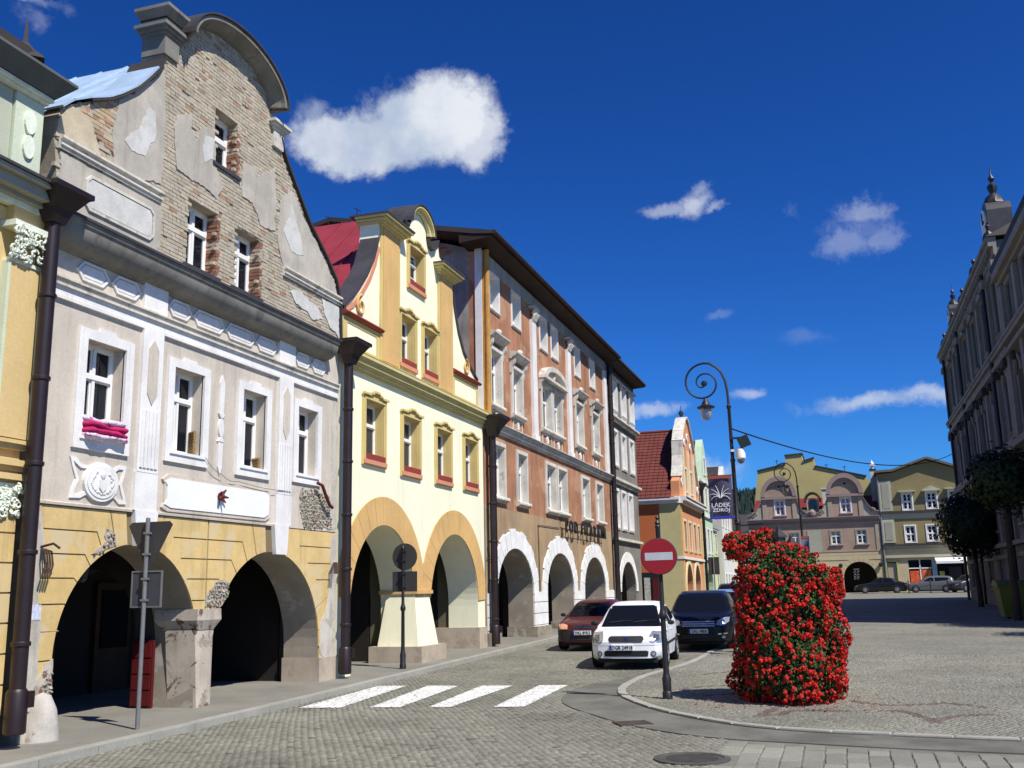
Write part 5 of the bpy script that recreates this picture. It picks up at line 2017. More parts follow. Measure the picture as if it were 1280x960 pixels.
# frieze and eaves
B3.part('frieze', MB().box(28.90, 46.60, -.05, .0, 12.34, 12.78), mat('dull_grey_frieze', (.40, .37, .33), .9, .15, 1.5, streak=.4, bump=.3))
B3.part('roof', MB().extr([(-.66, 12.98), (-.70, 12.98), (-.70, 13.08), (5.0, 14.3), (10.5, 13.1), (10.5, 12.95), (5.0, 14.15), (.0, 13.06)], 28.05, 46.7), M_slate)
B3.part('soffit', MB().extr([(.45, 12.80), (-.66, 12.90), (-.66, 12.975), (.45, 13.10)], 28.08, 46.68), M_soffit)
mb = MB()
mb.tube([(28.0, -.75, 13.0), (46.7, -.75, 13.0)], .075, 8)
B3.part('gutter', mb, M_soffit, smooth=True)
mb = MB()
mb.extr([(.0, 12.5), (-.68, 12.88), (-.68, 12.96), (10.0, 13.0), (5.0, 14.2)][:0] or [(.45, .36), (.45, 12.9), (1.2, 13.15), (5.0, 14.1), (10.2, 13.0), (10.2, .36)], 28.90, 29.2)
B3.part('end_wall', mb, M_greywall)
B3.part('white_strip', MB().box(28.86, 28.899, -.01, .22, 7.3, 12.9), M_trimw)
mb = MB()
# brick showing through high on the end wall
def side_bricks(mb, pts, x, seed):
    t_ = MB()
    brick_field(t_, pts, seed=seed, red=.75, bw=.25, bh=.07, tone=(.3, .14, .09), y=0)
    b0 = len(mb.v)
    mb.v += [(x+y_, x_, z_) for (x_, y_, z_) in t_.v]
    mb.f += [tuple(b0+i for i in f) for f in t_.f]
    mb.m += t_.m
    mb.c += t_.c


side_bricks(mb, ragged([(.9, 12.95), (1.6, 13.2), (3.6, 13.62), (3.6, 12.7), (2.6, 12.3), (1.9, 12.35), (1.4, 12.7)], .06, .2, 4), 28.895, 3)
B3.part('brickwork', mb, M_brick, stuff=True)
shell(B3, 28.92, 46.6, .4, 12.8, 10.3, M_greywall, y0=.46, left=False)
B3.part('arcade_back_wall', MB().box(28.95, 46.6, 4.0, 4.3, .36, 4.2), M_arcshade)
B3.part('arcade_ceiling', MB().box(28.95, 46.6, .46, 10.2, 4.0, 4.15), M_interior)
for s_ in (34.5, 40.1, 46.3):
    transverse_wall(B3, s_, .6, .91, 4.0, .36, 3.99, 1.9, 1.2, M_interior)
drainpipe(B3, 29.05, 7.25, .50, .11, -.22, hs=1.35)
mb = MB()
mb.tube([(29.0, -.14, 7.3), (29.0, -.14, 12.8)], .09, 10)
B3.part('ochre_drainpipe', mb, M_rust, smooth=True)
drainpipe(B3, 46.72, 12.6, .60, .12, -.20, hopper=False)
# cables on the front
mb = MB()
mb.tube([(34.5, -.03, 2.0), (34.45, -.03, 4.30), (37.3, -.03, 4.33)], .014, 5)
mb.tube([(28.9, -.04, 3.0), (29.3, -.05, 2.95), (29.6, -.06, 3.15)], .012, 5)
B3.part('cable', mb, M_black)

# black letters standing off the wall above the arches
SG = thing('shop_sign', 'black freestanding letters reading POD FILARAMI over the white arches', 'sign', (-10.25, 37.5, 4.22), R(90))


def text_mesh(txt, size, ext, m, name, font_w=0.0, sx=1.0, align='LEFT'):
    cu = bpy.data.curves.new(name, 'FONT')
    cu.body = txt
    cu.size = size
    cu.extrude = ext
    cu.offset = font_w
    cu.align_x = align
    cu.resolution_u = 2
    o = bpy.data.objects.new(name, cu)
    col.objects.link(o)
    dg_ = bpy.context.evaluated_depsgraph_get()
    me = bpy.data.meshes.new_from_object(o.evaluated_get(dg_))
    me.name = name
    bpy.data.objects.remove(o)
    me.materials.clear()
    me.materials.append(m)
    # stand the text upright: x right, z up, facing -y
    me.transform(Matrix(((sx, 0, 0, 0), (0, 0, -1, 0), (0, 1, 0, 0), (0, 0, 0, 1))))
    return me


x = .0
for ch in 'POD FILARAMI':
    if ch == ' ':
        x += .38
        continue
    me = text_mesh(ch, .68, .03, M_black, 'letter', .004, 1.05)
    link('letter', me, SG, (x, -.22, -.02))
    w_ = max(v.co.x for v in me.vertices)
    x += max(w_, .14)+.22
mb = MB()
for z in (.05, .38):
    mb.tube([(-.1, -.17, z), (x, -.17, z)], .012, 5)
for k in range(9):
    mb.tube([(x*k/8, -.17, .38), (x*k/8, .0, .38)], .01, 5)
link('mounting_rail', mb.mesh('mounting_rail', M_black), SG)

# ================================================================== NARROW GREY HOUSE
B4 = left_front('narrow_house', 'narrow grey weathered house with triple windows beside the orange one', 'house', 46.7, 0.58)
zb = .5
mb = MB()
E1 = (50.2, 1.85, 1.85, 1.45)
tw = [(48.0, 10.75, 1.05, 1.6), (50.2, 10.75, 1.05, 1.6), (52.4, 10.75, 1.0, 1.6)]
mw = [(47.85, 7.95, .95, 1.7), (49.9, 7.95, .95, 1.7), (51.95, 7.95, .95, 1.7)]
lw = [(47.6, 4.9, .95, 1.8), (49.3, 4.9, .95, 1.8), (51.0, 4.9, .95, 1.8)]
mb.slab([(46.7, zb), (E1[0]-E1[2], zb)]+arc(*E1, 180, 0, 24)+[(E1[0]+E1[2], zb), (53.75, zb), (53.75, 12.78), (46.7, 12.78)], .01, .5, [rect(a, a+w, z, z+h) for (a, z, w, h) in tw+mw+lw])
B4.part('wall', mb, M_greyfront)
for a0 in range(0, 180, 15):
    q = inset(arc(E1[0], E1[1], E1[2], E1[3], a0, a0+15, 3)+arc(E1[0], E1[1], E1[2]+.5, E1[3]+.5, a0+15, a0, 3), .012)
    mb = MB()
    mb.slab(q, -.04, .02, back=False)
    B4.part('arch_stone', mb, M_chalk)
for (a, z, w, h) in tw+mw+lw:
    window(B4, a, z, w, h, y=.18, bar=.07, mull=1, trans=(.66,), surround=(.13, .05, M_trimw, 'plain'), sill=('slim', M_trimdirty), gm=M_glass_g, reveal=M_trimw)
for (z0, z1, d) in [(4.3, 4.42, .16), (7.05, 7.18, .12), (7.181, 7.3, .22), (10.15, 10.25, .18), (10.251, 10.33, .26), (12.35, 12.45, .12)]:
    B4.part('band_course', MB().box(46.72, 53.76, -d, .01, z0, z1), M_trimdirty)
for a in (47.9, 50.1, 52.3):
    mb = MB()
    mb.slab(rect(a, a+1.2, 10.36, 10.68), -.03, .01, [rect(a+.06, a+1.14, 10.41, 10.63)])
    for k in range(3):
        mb.slab([(a+.25+.35*k+.1*math.cos(2*PI*q/10), 10.52+.09*math.sin(2*PI*q/10)) for q in range(10)], -.02, .01)
    B4.part('apron_panel', mb, M_trimw)
B4.part('soffit', MB().extr([(.45, 12.80), (-.62, 12.88), (-.62, 12.95), (.45, 13.06)], 46.72, 53.95), M_soffit)
B4.part('roof', MB().extr([(-.62, 12.96), (-.68, 12.96), (-.68, 13.05), (5.0, 14.2), (10.3, 13.0), (10.3, 12.9), (5.0, 14.05), (.0, 13.02)], 46.72, 54.05), M_slate)
shell(B4, 46.72, 53.74, .5, 12.8, 10, M_greyfront, y0=.5)
B4.part('arcade_back_wall', MB().box(46.9, 53.4, 3.6, 3.9, .5, 4.0), M_interior)
B4.part('arcade_ceiling', MB().box(46.9, 53.4, .5, 9.7, 3.8, 3.95), M_interior)

# ================================================================== SALMON HOUSE WITH TILED ROOF (further down the street)
M_sal = mat('salmon_render', (.62, .27, .13), .85, .06, .8, bump=.15)
M_orangewall = mat('strong_orange_render', (.46, .13, .045), .85, .06, .6, bump=.15)
M_creamtrim = mat('cream_trim', (.68, .62, .42), .85, .05, bump=.1)
M_mint = mat('mint_render', (.46, .60, .42), .85, .06, .8, bump=.15, streak=.08)
M_whitef = mat('soft_white_front', (.62, .62, .57), .85, .08, .6, bump=.15, streak=.2)


def tiled_slope(B, name, a, b, c, d, rows, m):
    """courses of tiles as stepped strips; a,b lower edge, d,c upper edge (Vectors in frame space)"""
    mb = MB()
    a, b, c, d = map(Vector, (a, b, c, d))
    n = (b-a).cross(d-a).normalized()
    if n.z < 0:
        n = -n
    for i in range(rows):
        t0, t1 = i/rows, (i+1)/rows+.004
        p0, p1 = a.lerp(d, t0), b.lerp(c, t0)
        q0, q1 = a.lerp(d, t1), b.lerp(c, t1)
        L = int((p1-p0).length/.30)
        for k in range(L):
            u0, u1 = k/L, (k+.94)/L
            off = n*(.045+.006*((k*7+i*3) % 5)/5)
            lo = [p0.lerp(p1, u0)+off, p0.lerp(p1, u1)+off, q0.lerp(q1, u1)+n*.012, q0.lerp(q1, u0)+n*.012]
            mb.face(lo)
            mb.face([p0.lerp(p1, u0), p0.lerp(p1, u1), lo[1], lo[0]])
    return B.part(name, mb, m, stuff=True)


B5 = left_front('tiled_house', 'salmon and orange house with scrolled gable front and steep red tiled roof', 'house', 60.3, .7, X=-9.0)
z5 = .65
mb = MB()
F1, F2 = (62.6, 1.9, 1.3, 1.5), (66.2, 1.9, 1.3, 1.5)
ow5 = [(61.3, 4.2, 1.0, 1.75), (63.4, 4.2, 1.0, 1.75), (65.5, 4.2, 1.0, 1.75), (67.5, 4.2, .9, 1.75)]
mb.slab([(60.3, z5), (F1[0]-F1[2], z5)]+arc(*F1, 180, 0, 18)+[(F1[0]+F1[2], z5), (F2[0]-F2[2], z5)]+arc(*F2, 180, 0, 18)+[(F2[0]+F2[2], z5), (69.4, z5), (69.4, 7.1), (60.3, 7.1)], 0, .6, [rect(a, a+w, z, z+h) for (a, z, w, h) in ow5])
B5.part('wall', mb, M_sal)
for c in (F1, F2):
    mb = MB()
    mb.slab([(c[0]-c[2], z5)]+arc(*c, 180, 0, 18)+[(c[0]+c[2], z5), (c[0]+c[2]+.25, z5)]+arc(c[0], c[1], c[2]+.25, c[3]+.3, 0, 180, 18)+[(c[0]-c[2]-.25, z5)], -.05, .0)
    B5.part('arch_moulding', mb, M_creamtrim)
for (a, z, w, h) in ow5:
    window(B5, a, z, w, h, y=.2, surround=(.14, .05, M_creamtrim, 'plain'), sill=('slim', M_creamtrim))
for (z0, z1, d) in [(3.65, 3.8, .12), (6.95, 7.1, .2), (7.101, 7.3, .42), (7.301, 7.36, .5)]:
    B5.part('cornice', MB().box(60.2, 69.5, -d, .3, z0, z1), M_trimw)
for a in (60.3, 69.0):
    B5.part('corner_strip', MB().box(a, a+.4, -.06, .0, z5, 6.94), M_borange)
g5 = [(60.35, 7.36), (60.35, 8.3), (61.0, 8.6), (61.5, 9.3), (61.8, 10.0), (61.9, 10.9), (62.1, 11.0), (62.6, 11.6), (63.2, 12.0), (63.9, 12.55), (64.6, 12.75), (65.3, 12.55), (66.0, 12.0), (66.6, 11.5), (67.2, 11.0), (67.4, 10.9), (67.5, 10.0), (67.9, 9.3), (68.5, 8.6), (69.3, 8.3), (69.3, 7.36)]
mb = MB()
gw5 = [rect(62.9, 63.7, 7.9, 9.3), rect(65.3, 66.1, 7.9, 9.3)]
mb.slab(g5, 0, .5, gw5)
B5.part('gable_wall', mb, M_sal)
for h_ in gw5:
    window(B5, h_[0][0], h_[0][1], .8, 1.4, y=.2, surround=(.14, .05, M_creamtrim, 'plain'))
strip(g5[2:19], -.14, .55, .10, 'gable_coping', B5, M_trimdirty)
for a in (62.1, 64.25, 66.5):
    B5.part('gable_pilaster', MB().box(a, a+.4, -.1, 0, 7.36, 10.6), M_creamtrim)
for (cx, cz) in ((61.2, 8.3), (68.2, 8.3), (64.5, 11.4), (63.2, 10.9), (65.8, 10.9)):
    mb = MB()
    mb.tube([(cx+(.34-.02*q)*math.cos(R(q*32)), -.05, cz+(.34-.02*q)*math.sin(R(q*32))) for q in range(14)], .06, 5)
    B5.part('scroll', mb, M_trimw, smooth=True)
mb = MB()
mb.lathe([(.12, 0), (.05, .12), (.16, .30), (.14, .45), (.02, .55), (.02, .85)], 10, (64.6, .25, 12.75))
B5.part('finial', mb, M_black, smooth=True)
# side wall towards the camera
B5.part('side_wall', MB().box(60.28, 60.6, .6, 9, z5, 7.2), M_orangewall)
B5.part('side_strip', MB().box(60.24, 60.279, .0, 1.25, z5, 6.95), mat('olive_cream_strip', (.50, .44, .22), .85, .05, bump=.1))
B5.part('side_cornice', MB().box(60.05, 60.6, .0, 9, 6.95, 7.15).box(59.95, 60.6, .0, 9, 7.151, 7.3), M_trimw)
B5.part('shop_front', MB().box(60.2, 60.279, 1.4, 3.0, z5, 2.9), M_black)
for k in range(3):
    B5.part('shop_board', MB().box(60.14, 60.199, 1.5+.5*k, 1.85+.5*k, 1.0, 2.6), [mat('dark_red_paint', (.085, .005, .006)), mat('pale_poster', (.4, .4, .36), .8, .3, 9), M_wood][k])
shell(B5, 60.6, 69.4, z5, 7.2, 9, M_orangewall, y0=.6, left=False)
rg5 = (64.85, 12.0)
mb = MB()
mb.slab([(60.0, 7.25), (64.85, 11.95), (69.7, 7.25), (69.5, 7.15), (64.85, 11.8), (60.2, 7.15)], .5, 10)
B5.part('roof', mb, M_tile)
tiled_slope(B5, 'roof_tiles', (59.95, .5, 7.28), (59.95, 10, 7.28), (64.85, 10, 12.0), (64.85, .5, 12.0), 22, M_tile)
mb = MB()
mb.tube([(64.85, .5, 12.02), (64.85, 10, 12.02)], .11, 8)
B5.part('ridge_tiles', mb, M_tile)
B5.part('arcade_back_wall', MB().box(60.7, 69.3, 3.2, 3.5, z5, 3.6), M_interior)

# mint house
B6 = left_front('mint_house', 'pale green narrow gabled house behind the salmon one', 'house', 69.9, .8, X=-9.0)
mb = MB()
ow6 = [(70.6, 4.3, .9, 1.7), (72.5, 4.3, .9, 1.7), (74.3, 4.3, .9, 1.7), (70.6, 7.4, .9, 1.5), (72.5, 7.4, .9, 1.5), (74.3, 7.4, .9, 1.5), (72.5, 9.9, .8, 1.2)]
E6 = (72.9, 2.0, 1.5, 1.5)
mb.slab([(69.9, .75), (E6[0]-E6[2], .75)]+arc(*E6, 180, 0, 16)+[(E6[0]+E6[2], .75), (76.0, .75), (76.0, 8.9), (74.9, 9.6), (74.3, 10.8), (73.6, 11.9), (72.95, 12.5), (72.3, 11.9), (71.6, 10.8), (71.0, 9.6), (69.9, 8.9)], 0, .5, [rect(a, a+w, z, z+h) for (a, z, w, h) in ow6])
B6.part('wall', mb, M_mint)
for (a, z, w, h) in ow6:
    window(B6, a, z, w, h, y=.2, surround=(.13, .05, M_trimw, 'plain'), sill=('slim', M_trimw))
for (z0, z1) in ((3.8, 3.95), (6.8, 6.95), (9.2, 9.4)):
    B6.part('band_course', MB().box(69.85, 76.05, -.14, 0, z0, z1), M_trimw)
mb = MB()
mb.slab([(69.7, 8.7), (72.95, 12.4), (76.2, 8.7), (76.0, 8.6), (72.95, 12.25), (69.9, 8.6)], .5, 9)
B6.part('roof', mb, M_slate)
shell(B6, 69.92, 75.98, .75, 8.7, 9, M_mint, y0=.5)
drainpipe(B6, 69.7, 8.9, .9, .10, -.15, hopper=True)

# houses where the street bends, further off


def plain_house(label, s0, w, h, X, m, floors, cols, roof='gable', group='small houses far down the street', rm=None):
    B = left_front('row_house', label, 'house', s0, .01*s0+.1, X=X)
    zb = B.off[2]-.1
    wins = []
    fh = (h-zb)/floors
    for f in range(floors):
        for c in range(cols):
            cw = w/cols
            wins.append((s0+cw*(c+.5)-.5, zb+fh*f+fh*.32, 1.0, fh*.5))
    mb = MB()
    mb.slab([(s0, zb), (s0+w, zb), (s0+w, h)]+([(s0+w*.5, h+w*.45)] if roof == 'gable' else [])+[(s0, h)], 0, .4, [rect(a, a+ww, z, z+hh_) for (a, z, ww, hh_) in wins])
    B.part('wall', mb, m)
    for (a, z, ww, hh_) in wins:
        window(B, a, z, ww, hh_, y=.18, surround=(.12, .05, M_trimw, 'plain'))
    shell(B, s0, s0+w, zb, h, 9, m, y0=.4)
    rm = rm or M_tile
    mb = MB()
    if roof == 'gable':
        mb.slab([(s0-.3, h-.2), (s0+w*.5, h+w*.45), (s0+w+.3, h-.2), (s0+w+.1, h-.3), (s0+w*.5, h+w*.45-.15), (s0-.1, h-.3)], .4, 10)
    else:
        mb.extr([(-.35, h), (4.5, h+2.4), (9.3, h), (4.5, h+2.25)], s0-.1, s0+w+.1)
    B.part('roof', mb, rm)
    B.part('eaves_moulding', MB().box(s0, s0+w, -.2, 0, h-.25, h-.1), M_trimw)
    return B


plain_house('lime green low house next after the mint gable', 77.0, 6.5, 6.6, -9.6, mat('lime_render', (.50, .58, .20), .85, .06), 2, 3, 'eaves')
plain_house('white house with grey roof where the street bends', 84.0, 8, 8.6, -9.2, M_whitef, 3, 4, 'gable', rm=M_slate)
plain_house('small creamy house left of the pink twin-gabled one, with dark roof', 93.0, 8, 7.0, -9.5, M_creamtrim, 2, 4, 'eaves', rm=M_slate)
# houses closing the view at the end of the street
def cross_house(label, x0, w, h, Y, m, floors, cols, rm, cat='house', name='row_house', roofh=2.6):
    root = thing(name, label, cat, (x0, Y, gz(Y)))
    B = Frame(root, (0, 0, 0))
    B.off = (0, 0, 0)
    wins = []
    fh = h/floors
    for f in range(floors):
        for c in range(cols):
            cw = w/cols
            wins.append((cw*(c+.5)-.5, fh*f+fh*.32, 1.0, fh*.5))
    mb = MB()
    mb.slab([(0, -.4), (w, -.4), (w, h), (0, h)], 0, .4, [rect(a, a+ww, z, z+hh_) for (a, z, ww, hh_) in wins])
    B.part('wall', mb, m)
    for (a, z, ww, hh_) in wins:
        window(B, a, z, ww, hh_, y=.18, surround=(.12, .05, M_trimw, 'plain'))
    shell(B, 0, w, -.4, h, 9, m, y0=.4)
    B.part('roof', MB().extr([(-.35, h), (4.5, h+roofh), (9.3, h), (4.5, h+roofh-.15)], -.2, w+.2), rm)
    return B


cross_house('distant white house closing the end of the street', -16.5, 7.0, 7.5, 135, M_whitef, 3, 4, M_slate)
cross_house('distant grey-roofed cream house at the end of the street, right of the white one', -9.3, 6, 6.2, 142, M_creamtrim, 2, 3, M_slate)

# ================================================================== PINK HOUSE WITH TWO ROUND GABLES
YP = 108.0


def cross_front(name, label, cat, x0, Y=YP, z0=1.12):
    root = thing(name, label, cat, (x0, Y, z0))
    return Frame(root, (x0, 0, z0))


M_pk = mat('dusty_pink_render', (.34, .245, .185), .88, .08, .7, bump=.15, streak=.12)
M_pktrim = mat('sandy_trim', (.35, .29, .215), .88, .08, .7, bump=.15, streak=.1)
M_pkmauve = mat('mauve_panel', (.27, .20, .18), .88, .06, bump=.1)
M_pkcream = mat('pale_yellow_render', (.50, .41, .25), .88, .07, .7, bump=.15, streak=.1)
M_sagep = mat('sage_render', (.35, .34, .27), .88, .06, .7, bump=.15)
PK = cross_front('twin_gabled_house', 'dusty pink house with two round gables and dark round archways across the square', 'house', -9.1)
z0 = 1.0
A1_, A2_ = (-3.1, 2.55, 1.55, 1.55), (1.55, 2.55, 1.58, 1.58)
lw_ = [(-7.4, 5.95, .85, 1.3), (-4.9, 5.95, .85, 1.3), (-.95, 5.92, .95, 1.35), (1.56, 5.92, .95, 1.4)]
mb = MB()
mb.slab([(-9.1, z0)]+[(A1_[0]-A1_[2], z0)]+arc(*A1_, 180, 0, 22)+[(A1_[0]+A1_[2], z0), (A2_[0]-A2_[2], z0)]+arc(*A2_, 180, 0, 22)+[(A2_[0]+A2_[2], z0), (3.85, z0), (3.85, 5.15), (-9.1, 5.15)], 0, 1.0)
PK.part('ground_floor_wall', mb, M_pkcream)
mb = MB()
mb.slab(rect(-9.1, 3.85, 5.152, 8.3), 0, .4, [rect(a, a+w, z, z+h) for (a, z, w, h) in lw_])
PK.part('first_floor_wall', mb, M_pk)
for (a, z, w, h) in lw_:
    window(PK, a, z, w, h, y=.14, bar=.07, mull=1, trans=(.62,), munt=(.5,), surround=(.12, .05, M_pktrim, 'plain'), sill=('heavy', M_pkmauve))
for a in (-3.25,):
    PK.part('pale_panel', MB().box(a, a+1.35, -.05, 0, 5.25, 7.4), M_sagep)
for a in (-9.05, 3.35):
    PK.part('corner_strip', MB().box(a, a+.45, -.06, 0, 5.2, 7.8), M_pktrim)
for k, z in enumerate([1.05, 1.52, 1.99, 2.46, 2.93, 3.40, 3.87, 4.34, 4.80]):
    for (a, b_) in ((-9.08, -4.7), (-1.5, -.08), (3.18, 3.84)) if z < 3.9 else ((-9.08, 3.84),):
        if z > 3.8 and z < 4.2:
            continue
        PK.part('render_course', MB().box(a, b_, -.04, .0, z, z+.44), M_pkcream)
for c in (A1_, A2_):
    for a0 in range(0, 180, 15):
        q = inset(arc(c[0], c[1], c[2], c[3], a0, a0+15, 3)+arc(c[0], c[1], c[2]+.45, c[3]+.45, a0+15, a0, 3), .015)
        mb = MB()
        mb.slab(q, -.06, .0, back=False)
        PK.part('arch_stone', mb, M_pkcream)
for (zz0, zz1, d) in [(5.15, 5.25, .08), (8.0, 8.12, .08), (8.3, 8.45, .22), (8.451, 8.62, .36), (8.621, 8.7, .42)]:
    PK.part('cornice', MB().box(-9.15, 3.9, -d, .4, zz0, zz1), M_pkmauve if zz0 > 8.2 else M_pktrim)
# attic with the two round gables
for gi, cx in enumerate((-5.82, .70)):
    ww = 1.72
    mb = MB()
    hole = rect(cx-.42, cx+.50, 9.08, 10.62)
    mb.slab([(cx-ww, 8.7), (cx+ww, 8.7), (cx+ww, 10.95)]+arc(cx, 10.95, ww, 1.95, 0, 180, 20)+[(cx-ww, 10.95)], -.02, .4, [hole])
    PK.part('gable_wall', mb, M_pk)
    window(PK, cx-.42, 9.08, .92, 1.54, y=.14, bar=.08, mull=1, trans=(.6,), munt=(.5,), surround=(.12, .07, M_trimw, 'plain'), sill=('heavy', M_pkmauve))
    mb = MB()
    o_ = arc(cx, 11.0, ww+.10, 2.10, 0, 180, 24)
    i_ = arc(cx, 11.0, ww-.32, 1.62, 180, 0, 24)
    mb.slab(o_+i_, -.34, .45)
    PK.part('arched_cornice', mb, M_pkmauve)
    PK.part('ledge', MB().box(cx-ww-.12, cx+ww+.12, -.30, .3, 10.72, 10.98), M_pkmauve)
    for sx in (-1, 1):
        PK.part('gable_pilaster', MB().box(cx+sx*(ww-.22)-.22, cx+sx*(ww-.22)+.22, -.10, 0, 8.7, 10.70), M_pktrim)
    mb = MB()
    mb.lathe([(.26, -.08), (.26, .0)], 16, (cx+.08, -.0, 12.05), axis='y')
    r_ = PK.part('roundel', mb, M_pktrim)
    mb = MB()
    mb.lathe([(.15, -.10), (.15, .0)], 14, (cx+.08, -.0, 12.05), axis='y')
    PK.part('opening', mb, M_black, r_)
# volutes and parapet between
for (cx, sg) in ((-8.35, -1), (-3.55, 1), (-1.55, -1), (3.0, 1)):
    base = cx
    mb = MB()
    x_in = {(-8.35): -7.54, (-3.55): -4.1, (-1.55): -1.02, 3.0: 2.42}[cx]
    x_out = {(-8.35): -9.1, (-3.55): -2.95, (-1.55): -2.2, 3.0: 3.85}[cx]
    pts = [(x_in, 8.7), (x_out, 8.7), (x_out, 9.1)]
    for q in range(9):
        t_ = q/8
        pts.append((x_out+(x_in-x_out)*t_, 9.1+1.55*t_**2.1))
    mb.slab(clean_poly(pts), .0, .4)
    v_ = PK.part('scroll_wing', mb, M_sagep)
    mb = MB()
    vx = (x_in*.42+x_out*.58)
    mb.tube([(vx+(.30-.018*q)*math.cos(R(q*34)), -.05, 9.22+(.30-.018*q)*math.sin(R(q*34))) for q in range(14)], .055, 5)
    PK.part('scroll', mb, M_pktrim, v_, smooth=True)
    mb = MB()
    strip_pts = pts[2:]
    for a_, b_ in zip(strip_pts[:-1], strip_pts[1:]):
        mb.obox(((a_[0]+b_[0])/2, .1, (a_[1]+b_[1])/2+.04), (Vector((b_[0]-a_[0], 0, b_[1]-a_[1]))*.55), (0, .3, 0), (0, 0, .05))
    PK.part('coping', mb, M_pkmauve, v_)
PK.part('parapet', MB().box(-2.95, -2.2, .0, .4, 8.7, 9.3), M_sagep)
PK.part('urn', MB().lathe([(.1, 0), (.3, .2), (.34, .5), (.2, .7), (.1, .8)], 10, (-2.6, -.2, 8.75)), M_pkmauve, smooth=True)
# dormer between gables
mb = MB()
mb.box(-3.1, -1.9, .7, 2.2, 9.3, 10.6)
dm = PK.part('dormer', mb, M_pktrim)
mb = MB()
mb.slab([(-2.9, 9.6), (-2.1, 9.6)]+arc(-2.5, 10.4, .4, .35, 0, 180, 10), .66, .70)
PK.part('pane', mb, M_glass, dm)
mb = MB()
mb.slab(arc(-2.5, 10.45, .85, .95, 0, 180, 14)+arc(-2.5, 10.45, .68, .80, 180, 0, 14), .5, 2.3)
PK.part('dormer_roof', mb, M_slate, dm)
mb = MB()
mb.extr([(.4, 8.9), (5.4, 11.15), (5.4, 10.95), (.4, 8.7)], -8.6, 3.85)
PK.part('roof', mb, mat('crimson_tile_roof', (.16, .018, .02), .8, .15, 1.0, bump=.2))
mb = MB()
mb.box(-1.5, -.55, 1.6, 2.4, 10.2, 11.7)
mb.box(-1.6, -.45, 1.5, 2.5, 11.7, 11.85)
PK.part('white_chimney', mb, M_whitef)
shell(PK, -9.08, 3.83, 1.0, 8.6, 9, M_pk, y0=1.0)
PK.part('arcade_back_wall', MB().box(-8.9, 3.6, 3.4, 3.7, 1.0, 5.1), M_interior)
for x in (-.25, 3.55):
    mb = MB()
    mb.lathe([(.05, 0), (.16, .06), (.2, .34), (.05, .45)], 6, (x, -.25, 3.55))
    PK.part('wall_lamp', mb, M_black)
# hanging sign in the right archway
mb = MB()
for (dx, dz) in ((0, 0), (.3, 0), (0, -.32), (.3, -.32), (.0, -.6), (.28, -.6)):
    mb.tube([(1.05+dx+.1*math.cos(R(q*40)), -.1, 3.1+dz+.12*math.sin(R(q*40))) for q in range(8)], .022, 4)
mb.box(.95, 1.5, -.12, -.08, 3.36, 3.44)
PK.part('hanging_emblem', mb, M_grey_metal)
# yellow fire wall building behind
YB = cross_front('yellow_house', 'plain yellow firewall house with stepped chimneys rising behind the pink twin-gabled one', 'house', -8.4, 116, 1.2)
k = 116/108.0
mb = MB()
yo = [(-8.9, 1.2), (3.7, 1.2), (3.7, 12.7), (3.1, 13.45), (-2.1, 14.85), (-2.12, 15.75), (-3.35, 15.45), (-3.4, 16.3), (-5.2, 16.2), (-5.25, 15.2), (-8.35, 14.6), (-8.9, 11.0)]
mb.slab(yo, 0, 8)
YB.part('wall', mb, mat('mustard_render', (.48, .40, .16), .88, .06, .6, bump=.15))
strip([(-8.4, 14.62), (-5.25, 15.22)], -.15, 8, .14, 'roof_edge', YB, M_slate)
strip([(-5.3, 16.2), (-3.3, 16.3)], -.15, 8, .14, 'chimney_capping', YB, M_slate)
strip([(-3.3, 15.45), (-2.1, 15.78)], -.15, 8, .14, 'chimney_capping', YB, M_slate)
strip([(-2.1, 14.85), (3.2, 13.45)], -.15, 8, .12, 'roof_edge', YB, M_slate)
mb = MB()
for (x, z, h) in ((-6.2, 15.0, .9), (-.9, 14.6, .5), (1.0, 14.1, .7)):
    mb.tube([(x, .5, z), (x, .5, z+h)], .035, 4)
    mb.tube([(x-.25, .5, z+h*.8), (x+.25, .5, z+h*.8)], .025, 4)
YB.part('antenna', mb, M_black)
CP = thing('flue_chimney', 'slim pale chimney with white conical cap between the yellow and the olive house', 'chimney', (3.75, 112, 9.5))
mb = MB()
mb.box(-.28, .28, -.28, .28, 0, 4.3)
link('shaft', mb.mesh('shaft', mat('pale_shaft', (.55, .52, .40), .85, .05)), CP)
mb = MB()
mb.lathe([(.16, 0), (.16, .35), (.34, .36), (.06, .8), (.02, .95)], 12, (0, 0, 4.3))
link('cap', mb.mesh('cap', M_white, smooth=True), CP)
link('collar', MB().box(-.34, .34, -.34, .34, 4.15, 4.3).mesh('collar', M_black), CP)

# olive house ---------------------------------------------------------
M_olive = mat('olive_brown_render', (.24, .195, .09), .88, .07, .6, bump=.15, streak=.1)
M_olv2 = mat('sage_trim', (.40, .40, .30), .88, .06, .7, bump=.1)
OL = cross_front('olive_house', 'olive brown three-storey house with low gable and small hooded windows', 'house', 3.95)
upw = [(6.2, 9.1, .85, 1.65), (8.45, 9.15, .9, 1.6), (10.55, 9.2, .85, 1.65)]
low_ = [(6.18, 5.9, .9, 1.6), (8.2, 5.95, .9, 1.55), (10.3, 5.95, .9, 1.55)]
mb = MB()
mb.slab([(3.95, 5.3), (13.2, 5.3), (13.2, 12.0), (12.1, 12.75), (8.75, 14.0), (5.45, 12.9), (3.95, 12.8)], 0, .4, [rect(a, a+w, z, z+h) for (a, z, w, h) in upw+low_])
OL.part('wall', mb, M_olive)
for (a, z, w, h) in upw+low_:
    window(OL, a, z, w, h, y=.12, bar=.08, mull=1, trans=(.5,), munt=(.5,), surround=(.13, .06, M_trimw, 'plain'))
